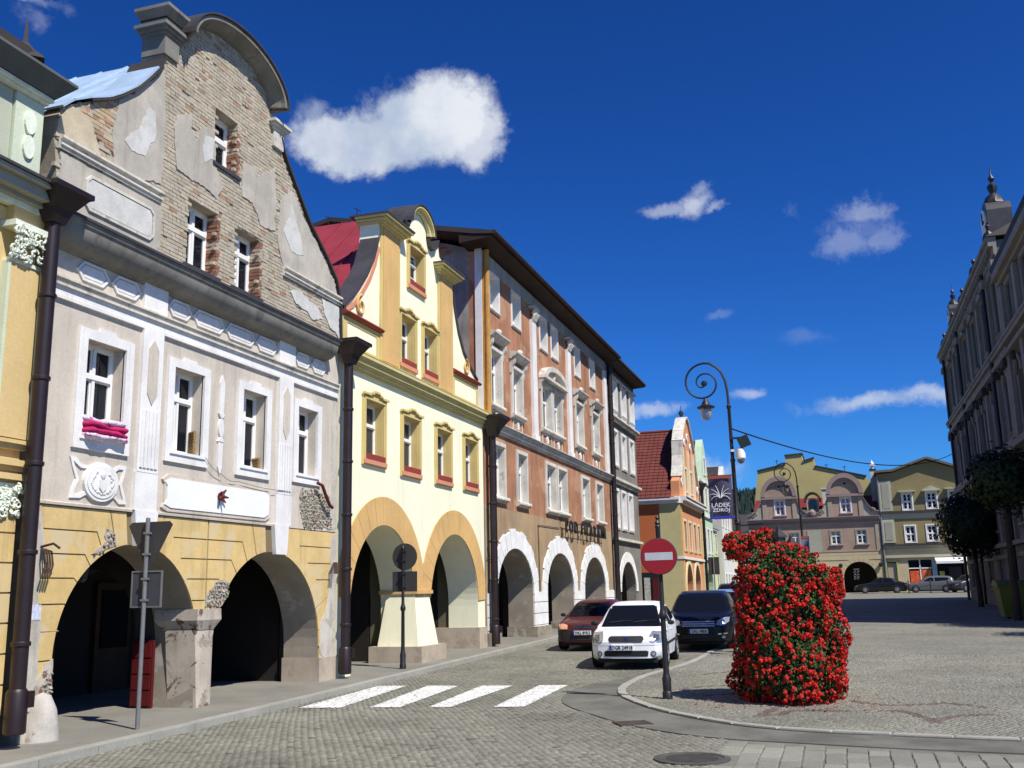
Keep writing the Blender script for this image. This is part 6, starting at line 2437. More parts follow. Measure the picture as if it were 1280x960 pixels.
for i, (a, z, w, h) in enumerate(upw):
    mb = MB()
    if i == 1:
        mb.slab([(a-.35, z+h+.25), (a+w+.35, z+h+.25), (a+w/2, z+h+.65)], -.45, 0)
    mb.box(a-.4, a+w+.4, -.5, 0, z+h+.13, z+h+.25)
    OL.part('window_hood', mb, M_olv2)
for (zz0, zz1, d, m_) in [(8.55, 8.75, .18, M_olv2), (8.751, 9.0, .3, M_slate), (8.25, 8.549, .08, M_olv2), (5.35, 5.55, .15, M_olv2), (5.551, 5.75, .32, M_slate), (4.4, 4.6, .2, M_olv2)]:
    OL.part('band_course', MB().box(3.95, 13.2, -d, 0, zz0, zz1), m_)
for (a, b_, za, zc) in ((4.05, 5.2, 9.05, 12.1), (4.05, 5.2, 5.9, 8.2)):
    mb = MB()
    mb.box(a, b_, -.10, .0, za, zc)
    p = OL.part('corner_panel', mb, M_olv2)
    OL.part('panel_field', MB().box(a+.22, b_-.22, -.13, -.10, za+.25, zc-.25), mat('grey_olive_field', (.30, .29, .23), .88, .05), p)
strip([(3.8, 12.95), (5.45, 12.98), (8.75, 14.1), (12.2, 12.8), (13.3, 12.1)], -.5, 8, .22, 'gable_eaves', OL, mat('brown_grey_eaves', (.13, .115, .09), .85, .1))
mb = MB()
mb.slab([(3.95, 1.0), (13.2, 1.0), (13.2, 5.298), (3.95, 5.298)], .02, .4, [rect(6.15, 8.3, 1.9, 4.15), rect(8.75, 11.3, 1.4, 4.0), rect(4.15, 5.05, 1.2, 4.0)])
OL.part('shop_wall', mb, M_pkcream)
OL.part('shop_window', MB().box(6.15, 8.3, .2, .24, 1.9, 4.15), M_glass)
OL.part('shop_window', MB().box(8.75, 11.3, .2, .24, 1.4, 4.0), M_glass)
for (a, b_, za, zc, m_) in [(6.25, 7.1, 1.95, 3.1, mat('orange_red_display', (.62, .10, .03), .6, .3, 4)), (7.3, 8.2, 1.95, 3.2, mat('red_orange_poster', (.66, .15, .05), .6, .4, 5)), (8.95, 9.4, 1.6, 3.0, mat('yellow_green_display', (.45, .42, .08), .6, .4, 5))]:
    OL.part('display', MB().box(a, b_, .14, .198, za, zc), m_)
OL.part('shop_frame', MB().box(7.16, 7.26, .1, .2, 1.9, 4.15).box(6.15, 8.3, .1, .2, 3.3, 3.4), M_white)
OL.part('door', MB().box(4.2, 5.0, .15, .2, 1.2, 3.9), M_pktrim)
OL.part('door_frame', MB().box(4.05, 4.149, -.04, .1, 1.2, 4.1).box(5.051, 5.15, -.04, .1, 1.2, 4.1).box(4.05, 5.15, -.04, .1, 4.1, 4.2), mat('moss_green_trim', (.35, .42, .12), .8, .05))
OL.part('sign_board', MB().box(9.8, 10.9, -.05, .0, 1.6, 3.4), M_black)
OL.part('blue_board', MB().box(8.32, 8.72, -.03, .01, 1.4, 3.9), mat('pale_blue_board', (.25, .42, .55), .7, .1))
AW = thing('awning', 'white awning over the right shop window of the olive house', 'awning', (8.6, 108, 3.9))
mb = MB()
mb.face([(0, -.05, .45), (3.3, -.05, .45), (3.3, -1.5, .05), (0, -1.5, .05)])
mb.face([(0, -1.5, .05), (3.3, -1.5, .05), (3.3, -1.5, -.18), (0, -1.5, -.18)])
mb.face([(0, -.05, .45), (0, -1.5, .05), (0, -1.5, -.1), (0, -.05, .3)])
link('cloth', mb.mesh('cloth', M_white), AW)
mb = MB()
for x in (.05, 3.25):
    mb.tube([(x, -.05, .1), (x, -1.48, .03)], .025, 5)
link('arm', mb.mesh('arm', M_grey_metal), AW)
shell(OL, 3.97, 13.2, 1.0, 12, 9, M_olive, y0=.42)
OL.part('roof', MB().slab([(4.0, 12.9), (5.45, 12.95), (8.75, 14.05), (12.1, 12.8), (12.1, 12.6), (8.75, 13.85), (5.45, 12.75), (4.0, 12.7)], .4, 9), M_slate)
drainpipe(OL, 3.98, 12.6, 1.2, .09, -.12, hopper=False, m=M_grey_metal)

# ================================================================== TOWN HALL (right)
HX = 7.95
M_hall = mat('grey_hall_render', (.17, .155, .14), .9, .14, .7, bump=.3, streak=.3)
M_hallt = mat('hall_trim_stone', (.26, .235, .195), .9, .12, .9, bump=.3, streak=.35)
H0, H1 = 49.0, 74.5
hroot = thing('town_hall', 'tall grey ornate town hall with arched windows and clock turrets, in shade at the right', 'town hall', (HX, 74.5, .7), R(-90))
HL = Frame(hroot, (0, 0, .7))
LN = H1-H0
# frame: x runs from the far corner towards the camera (0..LN), y into the building
fw = []
bays = [3.4+4.1*i for i in range(6)]
g1 = [(b-.6, 1.6, 1.2, 2.2) for b in bays]
g2_ = []
for i, b in enumerate(bays):
    if 1 <= i <= 3:
        g2_ += [(b-1.55, 8.8, .95, 2.6), (b-.05, 8.8, .95, 2.6)]
    else:
        g2_ += [(b-.7, 8.7, 1.3, 2.8)]
g3 = [(b-.6, 13.4, 1.15, 2.6) for b in bays]
g0 = [(b-.6, 4.6, 1.2, 2.3) for b in bays]


def archwin(a, z, w, h):
    return [(a, z), (a+w, z), (a+w, z+h-w/2)]+arc(a+w/2, z+h-w/2, w/2, w/2, 0, 180, 8)[1:-1]+[(a, z+h-w/2)]


mb = MB()
mb.slab(rect(0, LN, .0, 17.5), 0, .6, [archwin(*w) for w in g2_]+[rect(a, a+w, z, z+h) for (a, z, w, h) in g1+g3+g0])
HL.part('front_wall', mb, M_hall)
HL.part('side_wall', MB().box(-.02, .35, .6, 16, 0, 17.5), M_hall)
HL.part('side_wall', MB().box(LN+9.2, LN+9.55, .6, 16, 0, 15.6), M_hall)
HL.part('back_wall', MB().box(.35, LN+9.2, 15.6, 16, 0, 15.6), M_hall)
# lower wing towards the camera
wg = [(LN+1.3, 8.7, 1.3, 2.8), (LN+5.4, 8.7, 1.3, 2.8)]
wq = [(LN+1.4, 13.0, 1.15, 1.9), (LN+5.5, 13.0, 1.15, 1.9), (LN+1.4, 4.6, 1.2, 2.3), (LN+5.5, 4.6, 1.2, 2.3)]
mb = MB()
mb.slab(rect(LN+.01, LN+9.5, 0, 15.6), .03, .6, [archwin(*w) for w in wg]+[rect(a, a+w, z, z+h) for (a, z, w, h) in wq])
HL.part('wing_wall', mb, M_hall)
g2_ = g2_+wg
g3 = g3+wq
for (z0_, z1_, d) in [(3.65, 3.85, .28), (7.751, 8.05, .4), (11.9, 12.1, .3), (12.451, 12.65, .30), (12.651, 12.78, .36), (15.2, 15.4, .2), (15.401, 15.75, .42)]:
    HL.part('cornice', MB().box(LN+.12, LN+9.6, -d, .02, z0_, z1_), M_hallt)
for x_ in (LN+.35, LN+3.9, LN+8.2):
    for (za, zc) in ((8.25, 11.88), (12.8, 15.15), (3.9, 7.5)):
        HL.part('pilaster', MB().box(x_-.3, x_+.3, -.16, .02, za, zc), M_hallt)
HL.part('wing_roof', MB().flatslab([(LN+.12, -.42), (LN+9.7, -.42), (LN+9.7, 16), (LN+.12, 16)], 15.76, 16.1), M_slate)
HL.part('gable_end', MB().box(LN-.3, LN, .6, 16, 15.7, 17.6), M_hall)
for (a, z, w, h) in g1+g3+g0:
    window(HL, a, z, w, h, y=.3, bar=.08, mull=1, trans=(.62,), surround=(.2, .08, M_hallt, 'double'), sill=('heavy', M_hallt), fm=mat('brown_window_frame', (.12, .06, .05), .7, .1))
for (a, z, w, h) in g2_:
    window(HL, a, z, w, h-.02, y=.35, bar=.08, mull=1, trans=(.62,), fm=mat('brown_window_frame', (.12, .06, .05)), sill=('slim', M_hallt))
    mb = MB()
    mb.slab([(a-.18, z+h-w/2), (a-.001, z+h-w/2)]+arc(a+w/2, z+h-w/2, w/2, w/2, 180, 0, 10)+[(a+w+.18, z+h-w/2)]+arc(a+w/2, z+h-w/2, w/2+.2, w/2+.2, 0, 180, 10)[1:-1], -.1, .0)
    HL.part('arch_moulding', mb, M_hallt)
    mb = MB()
    mb.lathe([(.05, 0), (.14, .1), (.15, .3), (.05, .42)], 8, (a+w/2, -.18, z+h-.1))
    HL.part('keystone_mask', mb, mat('sooty_stone', (.05, .045, .04), .9, .2, 3), smooth=True)
for (z0_, z1_, d, m_) in [(3.1, 3.3, .12, M_hallt), (3.65, 3.85, .28, M_hallt), (7.55, 7.75, .2, M_hallt), (7.751, 8.05, .4, M_hallt), (8.051, 8.25, .3, M_hallt), (11.9, 12.1, .3, M_hallt), (12.101, 12.45, .15, M_hallt), (12.451, 12.65, .30, M_hallt), (12.651, 12.78, .36, M_hallt),
                          (16.6, 16.8, .10, M_hallt), (16.801, 17.2, .16, M_hallt), (17.201, 17.45, .36, M_hallt), (17.451, 17.65, .46, M_hallt)]:
    HL.part('cornice', MB().box(-d, LN+.1, -d, .0, z0_, z1_).box(-d, -.02, .001, 15, z0_, z1_), m_)
mo = MB().box(0, .25, -.34, -.155, 0, .25).mesh('modillion', M_hallt)
for i in range(int(LN/.7)):
    link('modillion', mo, HL.root, (i*.7, 0, 16.25))
for i, x in enumerate([.3]+[min(b+2.05, LN-.32) for b in bays]):
    for (za, zc) in ((8.25, 11.88), (12.8, 16.58), (3.9, 7.5)):
        mb = MB()
        mb.box(x-.3, x+.3, -.16, .0, za, zc)
        p = HL.part('pilaster', mb, M_hallt)
        mb = MB()
        mb.box(x-.42, x+.42, -.34, .0, zc-.38, zc-.02)
        HL.part('capital', mb, mat('sooty_stone', (.05, .045, .04)) if za > 8 and za < 9 else M_hallt, p)
for i, x in enumerate([b for b in bays]):
    mb = MB()
    mb.slab([(x-1.0, 16.15), (x+1.0, 16.15), (x, 16.55)], -.25, 0)
    HL.part('window_pediment', mb, M_hallt)
for x in (1.2, 9.5, 21.7):
    HL.part('drainpipe', MB().tube([(x, -.25, .2), (x, -.25, 17.2)], .09, 8), M_black, smooth=True)
mb = MB()
b = [(-.46, -.46, 17.66), (LN+.2, -.46, 17.66), (LN+.2, 16, 17.66), (-.46, 16, 17.66)]
t = [(1.6, 2.6, 19.4), (LN-1, 2.6, 19.4), (LN-1, 13.5, 19.4), (1.6, 13.5, 19.4)]
mb.faces(b+t, [(0, 1, 5, 4), (1, 2, 6, 5), (2, 3, 7, 6), (3, 0, 4, 7), (4, 5, 6, 7), (3, 2, 1, 0)])
HL.part('roof', mb, M_slate)


def clock_turret(x, y, z, s, rz=0):
    """round clock housing on a bracket at the eaves, with finial"""
    mb = MB()
    mb.box(x-.45*s, x+.45*s, y, y+.9*s, z-1.6*s, z-.6*s)
    mb.lathe([(.28*s, 0), (.4*s, .25*s), (.55*s, .5*s)], 8, (x, y+.4*s, z-1.1*s))
    T = HL.part('clock_turret', mb, M_hallt)
    mb = MB()
    mb.slab([(x-.75*s, z-.7*s), (x+.75*s, z-.7*s), (x+.8*s, z+.4*s)]+arc(x, z+.4*s, .8*s, .5*s, 0, 180, 10)[1:-1]+[(x-.8*s, z+.4*s)], y-.15*s, y+.8*s)
    HL.part('clock_case', mb, M_darkmetal, T)
    mb = MB()
    mb.lathe([(.6*s, -.22*s), (.6*s, -.15*s)], 24, (x, y, z+.05), axis='y')
    HL.part('clock_face', mb, M_white, T)
    mb = MB()
    mb.box(x-.03*s, x+.03*s, y-.26*s, y-.225*s, z, z+.5*s)
    mb.box(x, x+.36*s, y-.26*s, y-.225*s, z, z+.06*s)
    HL.part('clock_hands', mb, M_black, T)
    mb = MB()
    mb.lathe([(.45*s, .0), (.30*s, .35*s), (.12*s, .5*s), (.2*s, .7*s), (.2*s, .85*s), (.05*s, 1.0*s), (.14*s, 1.15*s), (.03*s, 1.35*s), (.02*s, 1.7*s)], 8, (x, y+.3*s, z+.85*s))
    HL.part('finial', mb, M_black, T, smooth=True)


clock_turret(5.2, .1, 19.1, .8)
clock_turret(23.6, .1, 18.9, 1.15)
for k in range(5):
    HL.part('parapet_urn', MB().lathe([(.1, 0), (.3, .2), (.22, .5), (.05, .7), (.12, .9), (.0, 1.1)], 8, (2.0+k*5.6, -.1, 17.66)), M_black, smooth=True)
# box sign on the front wall
HL.part('wall_box', MB().box(10.4, 11.6, -.5, -.3, 5.1, 5.9), M_darkmetal)

# ================================================================== WOODED HILL
mb = MB()
N_, Mm = 90, 24
pts = []
r_ = random.Random(4)
for i in range(N_+1):
    for j in range(Mm+1):
        x = -420+900*i/N_
        y = 430+400*j/Mm
        t_ = j/Mm
        hgt = (62-.05*(x+60)-.00020*(x+60)**2)*math.sin(min(1, t_*1.4)*PI/2)+3*math.sin(x*.03+1)+2*math.sin(x*.011+y*.02)
        pts.append((x, y, max(4, hgt)+r_.uniform(-1.2, 2.2)))
fs = [(i*(Mm+1)+j, (i+1)*(Mm+1)+j, (i+1)*(Mm+1)+j+1, i*(Mm+1)+j+1) for i in range(N_) for j in range(Mm)]
mb.faces(pts, fs)
structure('hill', mb, mat('forest_floor', (.018, .03, .022), .95, .3, .05, bump=0))
M_conif = mat('distant_conifer', (.016, .034, .026), .95, .3, .08, bump=0)
mb = MB()
for k in range(5200):
    x = r_.uniform(-220, 140)
    y = r_.uniform(440, 760)
    t_ = (y-430)/400
    hgt = (62-.05*(x+60)-.00020*(x+60)**2)*math.sin(min(1, t_*1.4)*PI/2)+3*math.sin(x*.03+1)+2*math.sin(x*.011+y*.02)
    h = r_.uniform(4, 7)
    w = h*.35
    b0 = len(mb.v)
    a0 = r_.random()
    mb.v += [(x+w*math.cos(a0+q*PI*.5), y+w*math.sin(a0+q*PI*.5), hgt-1) for q in range(4)]+[(x, y, hgt+h)]
    mb.f += [(b0+q, b0+(q+1) % 4, b0+4) for q in range(4)]
    mb.m += [0]*4
    mb.c += [None]*4
o = link('forest', mb.mesh('forest', M_conif))
o['kind'] = 'stuff'
o['label'] = 'dark wooded hillside far behind the end of the street'
o['category'] = 'forest'

# ================================================================== CARS
M_tyre = mat('tyre_rubber', (.012, .012, .012), .85, .1, bump=.2)
M_rim = mat('alloy_rim', (.45, .45, .46), .35, .05, bump=0, metal=.7, spec=.6)
M_cglass = mat('car_glass', (.006, .007, .010), .06, 0, fine=0, bump=0, spec=.28)
M_plastic = mat('black_plastic', (.014, .014, .015), .6, .05, bump=.1)
M_cabin = mat('dark_cabin', (.02, .02, .022), .9, .1, bump=0)
M_chrome = mat('chrome', (.7, .7, .72), .12, .0, fine=0, bump=0, metal=1.0, spec=.8)
M_lamp = mat('headlamp_glass', (.42, .44, .46), .12, .3, 30, bump=.3, bscale=90, metal=.5, spec=.9, coat=.8)
M_red_l = mat('tail_lamp_red', (.45, .01, .01), .2, .1, bump=0, coat=.6)
M_amber = mat('amber_lamp', (.62, .30, .18), .2, .1, bump=0, coat=.6)
M_plate = mat('number_plate', (.66, .67, .68), .5, .03, bump=0)
M_plateblue = mat('plate_blue', (.01, .03, .28), .5, .0, bump=0)


def paint(name, c, rough=.3):
    return mat(name, c, rough, .02, fine=.02, bump=.02, spec=.4, coat=.25)


def smoothstep_interp(xs, ys, x):
    x = max(xs[0], min(xs[-1], x))
    for i in range(len(xs)-1):
        if x <= xs[i+1]:
            h = xs[i+1]-xs[i]
            t = (x-xs[i])/h
            m0 = (ys[i+1]-ys[i-1])/(xs[i+1]-xs[i-1]) if i > 0 else (ys[1]-ys[0])/h
            m1 = (ys[i+2]-ys[i])/(xs[i+2]-xs[i]) if i < len(xs)-2 else (ys[i+1]-ys[i])/h
            d = (ys[i+1]-ys[i])/h
            # limit overshoot
            if d == 0:
                m0 = m1 = 0
            else:
                m0 = max(min(m0/d, 3), 0)*d
                m1 = max(min(m1/d, 3), 0)*d
            return ys[i]*(2*t**3-3*t*t+1)+m0*h*(t**3-2*t*t+t)+ys[i+1]*(-2*t**3+3*t*t)+m1*h*(t**3-t*t)
    return ys[-1]


def build_car(name, label, spec, loc, rz, group='cars parked in the street', detail=True):
    """front of the car points to local -y; x across"""
    L, Wd, H = spec['L'], spec['W']/2, spec['H']
    top = spec['top']          # (fraction along from the front, height)
    belt = spec.get('belt', [(0, .62), (.12, .80), (.28, .92), (.9, 1.0), (1, .9)])
    root = thing(name, label, 'car', loc, rz, group)
    tx, tz = [p[0] for p in top], [p[1] for p in top]
    bx_, bz = [p[0] for p in belt], [p[1] for p in belt]
    c0, c1 = spec['cab']       # cabin start and end fraction

    def section(t):
        zt = smoothstep_interp(tx, tz, t)
        zbl = min(smoothstep_interp(bx_, bz, t), zt-.03)
        e = min(t, 1-t)
        plan = 1-.20*max(0, (1-e/.085))**2.2-.03*max(0, 1-e/.25)
        w = Wd*plan
        cab = max(0, min(1, (zt-zbl-.05)/(H-1.0)))
        wr = w-.10-.17*cab
        zlo = .19 if .06 < t < .94 else .24
        wcr = .02+.05*cab
        s = [(w*.86, zlo), (w*.97, zlo+.05), (w*.995, .42), (w, .58), (w*.985, zbl-.07), (w*.955, zbl)]
        if cab > .02:
            for q in (.25, .5, .75):
                s.append((w*.955+(wr-w*.955)*(q**1.25), zbl+(zt-.07-zbl)*q))
        else:
            for q in (.25, .5, .75):
                s.append((w*.955+(wr-w*.955)*q, zbl+(zt-.015-zbl)*math.sin(q*PI/2)))
        s += [(wr, zt-wcr-.012), (wr-.07, zt-wcr*.35), (wr*.66, zt-.008), (wr*.33, zt-.001), (0, zt)]
        return s
    N = 64
    ts = [0.0, .004, .012, .025]+[.025+(1-.05)*i/N for i in range(1, N)]+[.975, .988, .996, 1.0]
    v, f = [], []
    M = None
    for t in ts:
        s = section(t)
        ring = [(x, z) for x, z in s]+[(-x, z) for x, z in s[::-1][1:]]
        M = len(ring)
        y = -L/2+L*t
        # rounded nose and tail: pull the top back a little
        for (x, z) in ring:
            k = 0
            if t < .2:
                bulge = spec.get('nose', .10)*max(0, 1-t/.12)*(abs(x)/Wd)**2.6
                k = bulge
            if t > .85:
                k = -.10*max(0, (t-.9)/.1)*(abs(x)/Wd)**2.6
            v.append((x, y+k, z))
    for i in range(len(ts)-1):
        for j in range(M-1):
            f.append((i*M+j, (i+1)*M+j, (i+1)*M+j+1, i*M+j+1))
        f.append((i*M+M-1, (i+1)*M+M-1, (i+1)*M, i*M))
    # closing faces as shrinking rings so that the nose and tail stay smooth
    for (i_end, fl) in ((0, False), (len(ts)-1, True)):
        prev_ = [i_end*M+j for j in range(M)]
        t_e = ts[i_end]
        K = 7
        for q in range(1, K+1):
            sc_ = 1-q/K if q < K else .002
            cur = []
            for j in range(M):
                X0, Y0_, Z0 = v[i_end*M+j]
                X1 = X0*sc_
                if not fl:
                    kk = spec.get('nose', .10)*(abs(X1)/Wd)**2.6
                    yy_ = -L/2+kk-.012*math.sin(PI*min(1, max(0, (Z0-.2)/.5)))*(1-sc_)
                else:
                    yy_ = L/2-.10*(abs(X1)/Wd)**2.6
                v.append((X1, yy_, Z0))
                cur.append(len(v)-1)
            for j in range(M-1):
                qd = (prev_[j], prev_[j+1], cur[j+1], cur[j])
                f.append(qd[::-1] if not fl else qd)
            qd = (prev_[M-1], prev_[0], cur[0], cur[M-1])
            f.append(qd[::-1] if not fl else qd)
            prev_ = cur
    # wheel arches cut as recesses: push side vertices near the wheels inwards
    me = bpy.data.meshes.new('body')
    wy = [-L/2+spec['wb'][0], -L/2+spec['wb'][1]]
    wr_ = spec.get('wr', .30)
    hollow = set()
    for i, p in enumerate(v):
        for yy in wy:
            if abs(p[0]) > Wd*.5 and math.hypot(p[1]-yy, p[2]-wr_) < wr_+.055 and p[2] < .72:
                hollow.add(i)
    me.from_pydata(v, [], f)
    me.materials.append(spec['paint'])
    me.materials.append(M_plastic)
    for p in me.polygons:
        if all(i in hollow for i in p.vertices):
            p.material_index = 1
    me.shade_smooth()
    me.set_sharp_from_angle(angle=R(50))
    body = link('body', me, root)
    bvh = BVHTree.FromPolygons([Vector(p) for p in v], f)

    def decal(nm, poly, axis, off, mt, parent=None, cell=.06, sgn=1, th=.0):
        if axis == 'f' and nm != 'windscreen':
            cell = min(cell, .032)
            off = off*1.25+(.010 if nm in ('headlight', 'lamp_bowl') else 0)
        """patch cut to an outline and laid on the body: axis 'f' front, 'b' back, 's' side (sgn)"""
        bm = bmesh.new()
        tri = geometry.tessellate_polygon([[Vector((p[0], p[1], 0)) for p in poly]])
        vs = [bm.verts.new((p[0], p[1], 0)) for p in poly]
        try:
            bm.faces.new(vs)
        except ValueError:
            pass
        for ax in (0, 1):
            lo = min(p[ax] for p in poly)
            hi = max(p[ax] for p in poly)
            q = lo+cell
            while q < hi:
                n = (1, 0, 0) if ax == 0 else (0, 1, 0)
                bmesh.ops.bisect_plane(bm, geom=bm.verts[:]+bm.edges[:]+bm.faces[:], plane_co=(q if ax == 0 else 0, q if ax == 1 else 0, 0), plane_no=n)
                q += cell
        for w_ in bm.verts:
            a, b_ = w_.co.x, w_.co.y
            if axis == 'f':
                o_, d_ = Vector((a, -L, b_)), Vector((0, 1, 0))
            elif axis == 'b':
                o_, d_ = Vector((a, L, b_)), Vector((0, -1, 0))
            elif axis == 't':
                o_, d_ = Vector((a, b_, 3)), Vector((0, 0, -1))
            else:
                o_, d_ = Vector((sgn*2, a, b_)), Vector((-sgn, 0, 0))
            h, n_, _, _ = bvh.ray_cast(o_, d_)
            if h is None:
                h = o_+d_*(L if axis in 'fb' else 1.2)
            w_.co = h-d_*off
        bmesh.ops.recalc_face_normals(bm, faces=bm.faces[:])
        if th:
            r2 = bmesh.ops.extrude_face_region(bm, geom=bm.faces[:])
            dv = {'f': Vector((0, 1, 0)), 'b': Vector((0, -1, 0)), 's': Vector((-sgn, 0, 0)), 't': Vector((0, 0, -1))}[axis]
            for g in r2['geom']:
                if isinstance(g, bmesh.types.BMVert):
                    g.co -= dv*th
            bmesh.ops.recalc_face_normals(bm, faces=bm.faces[:])
        me2 = bpy.data.meshes.new(nm)
        bm.to_mesh(me2)
        bm.free()
        me2.materials.append(mt)
        me2.shade_smooth()
        me2.set_sharp_from_angle(angle=R(40))
        return link(nm, me2, parent or root)
    decal.root = root
    # glazing
    zc = H
    yy0 = -L/2+L*c0
    yy1 = -L/2+L*spec['roof'][0]
    zb0 = smoothstep_interp(tx, tz, c0)
    wsw = Wd-.19
    decal('windscreen', [(-wsw-.06, zb0+.015), (wsw+.06, zb0+.015), (wsw-.09, H-.12), (wsw-.17, H-.095), (-wsw+.17, H-.095), (-wsw+.09, H-.12)], 'f', .014, M_cglass, cell=.05)
    decal('rear_window', [(-wsw, H*.70), (wsw, H*.70), (wsw-.14, H-.14), (-wsw+.14, H-.14)], 'b', .006, M_cglass, cell=.12)
    for sg in (-1, 1):
        for (pl) in spec['side']:
            decal('side_window', [(-L/2+L*a, b_) for a, b_ in pl], 's', .006, M_cglass, sgn=sg, cell=.15)
        if detail:
            # dark rubbing strip and door joint
            decal('rubbing_strip', [(-L/2+L*.25, .50), (-L/2+L*.74, .52), (-L/2+L*.74, .57), (-L/2+L*.25, .55)], 's', .004, M_plastic, sgn=sg, cell=.25, th=.012)
            for fx in spec['doors']:
                yy = -L/2+L*fx
                decal('door_joint', [(yy-.006, .28), (yy+.006, .28), (yy+.006, .93), (yy-.006, .93)], 's', .003, M_plastic, sgn=sg, cell=.15)
                decal('door_handle', [(yy-.22, .80), (yy-.07, .80), (yy-.07, .83), (yy-.22, .83)], 's', .006, spec['paint'], sgn=sg, cell=.2, th=.02)
            mb = MB()
            x = sg*(Wd+.07)
            my = -L/2+L*(c0+.08)
            b0 = len(mb.v)
            for k in range(7):
                a = PI*k/6
                rr = math.sin(a)
                for q in range(8):
                    w_ = 2*PI*q/8
                    mb.v.append((x+.085*math.cos(a)*1.0, my+.045*rr*math.cos(w_)+.01, .97+.055*rr*math.sin(w_)))
            for k in range(6):
                for q in range(8):
                    mb.f.append((b0+k*8+q, b0+k*8+(q+1) % 8, b0+(k+1)*8+(q+1) % 8, b0+(k+1)*8+q))
                    mb.m.append(0)
                    mb.c.append(None)
            link('mirror', mb.mesh('mirror', spec.get('mirror', spec['paint']), smooth=True), root)
    # wheels
    for yy in wy:
        for sg in (-1, 1):
            r = wr_
            mb = MB()
            mb.lathe([(r*.60, -.02), (r*.93, -.03), (r, .0), (r, .16), (r*.93, .19), (r*.6, .18)], 28, (0, 0, 0), axis='x')
            tw = link('wheel', mb.mesh('wheel', M_tyre, smooth=True), root, (sg*(Wd-.005), yy, r), (0, 0, PI if sg > 0 else 0))
            mb = MB()
            mb.lathe([(r*.62, .02), (r*.60, -.03), (r*.54, -.035), (r*.52, .03), (.0, .035)], 24, (0, 0, 0), axis='x')
            for q in range(7):
                a = 2*PI*q/7
                mb.obox((-.012, r*.33*math.cos(a), r*.33*math.sin(a)), (.012, 0, 0), (0, r*.23*math.cos(a), r*.23*math.sin(a)), (0, -.022*math.sin(a), .022*math.cos(a)))
            mb.lathe([(.06, .01), (.055, -.035), (.0, -.04)], 12, (0, 0, 0), axis='x')
            link('rim', mb.mesh('rim', M_rim, smooth=True), tw)
    # dark arch liners
    mb = MB()
    for yy in wy:
        for sg in (-1, 1):
            ro = wr_+.055
            pts = []
            x0, x1 = sg*(Wd*.70), sg*(Wd+.001)
            n = 14
            b0 = len(mb.v)
            for k in range(n+1):
                a = -.15+(PI+.3)*k/n
                c_, s_ = math.cos(a), math.sin(a)
                for (x, rr) in ((x1, ro), (x1+sg*.006, ro-.03), (x0, ro-.03)):
                    mb.v.append((x, yy+rr*c_, wr_+rr*s_))
            for k in range(n):
                for j in range(2):
                    mb.f.append((b0+k*3+j, b0+(k+1)*3+j, b0+(k+1)*3+j+1, b0+k*3+j+1))
                    mb.m.append(0)
                    mb.c.append(None)
            disk = [(x1+sg*.002, yy+(ro-.004)*math.cos(a_), max(.2, wr_+(ro-.004)*math.sin(a_))) for a_ in [2*PI*k/24 for k in range(24)]]
            mb.face(disk)
    link('wheel_arches', mb.mesh('wheel_arches', M_cabin), root)
    # underbody
    link('underbody', MB().box(-Wd*.8, Wd*.8, -L*.45, L*.45, .14, .24).mesh('underbody', M_cabin), root)
    spec['face'](decal, L, Wd, H, root)
    return root


def plate(decal, root, L, x, y, z, txt, yoff):
    mb = MB()
    mb.box(x-.26, x+.26, y-.012, y+.05, z-.057, z+.057)
    p = link('number_plate', mb.mesh('number_plate', M_plate), root)
    link('blue_strip', MB().box(x-.259, x-.215, y-.015, y-.012, z-.056, z+.056).mesh('blue_strip', M_plateblue), p)
    me = text_mesh(txt, .112, .002, M_black, 'characters', .0025, .86)
    w_ = max(v.co.x for v in me.vertices)
    me.transform(Matrix.Translation((x-.20+(.45-w_)/2, y-.0145, z-.039)))
    link('characters', me, p)


def front_y(decal_bvh, L):
    return -L/2


# white hatchback -----------------------------------------------------
P_white = paint('white_car_paint', (.80, .81, .82))


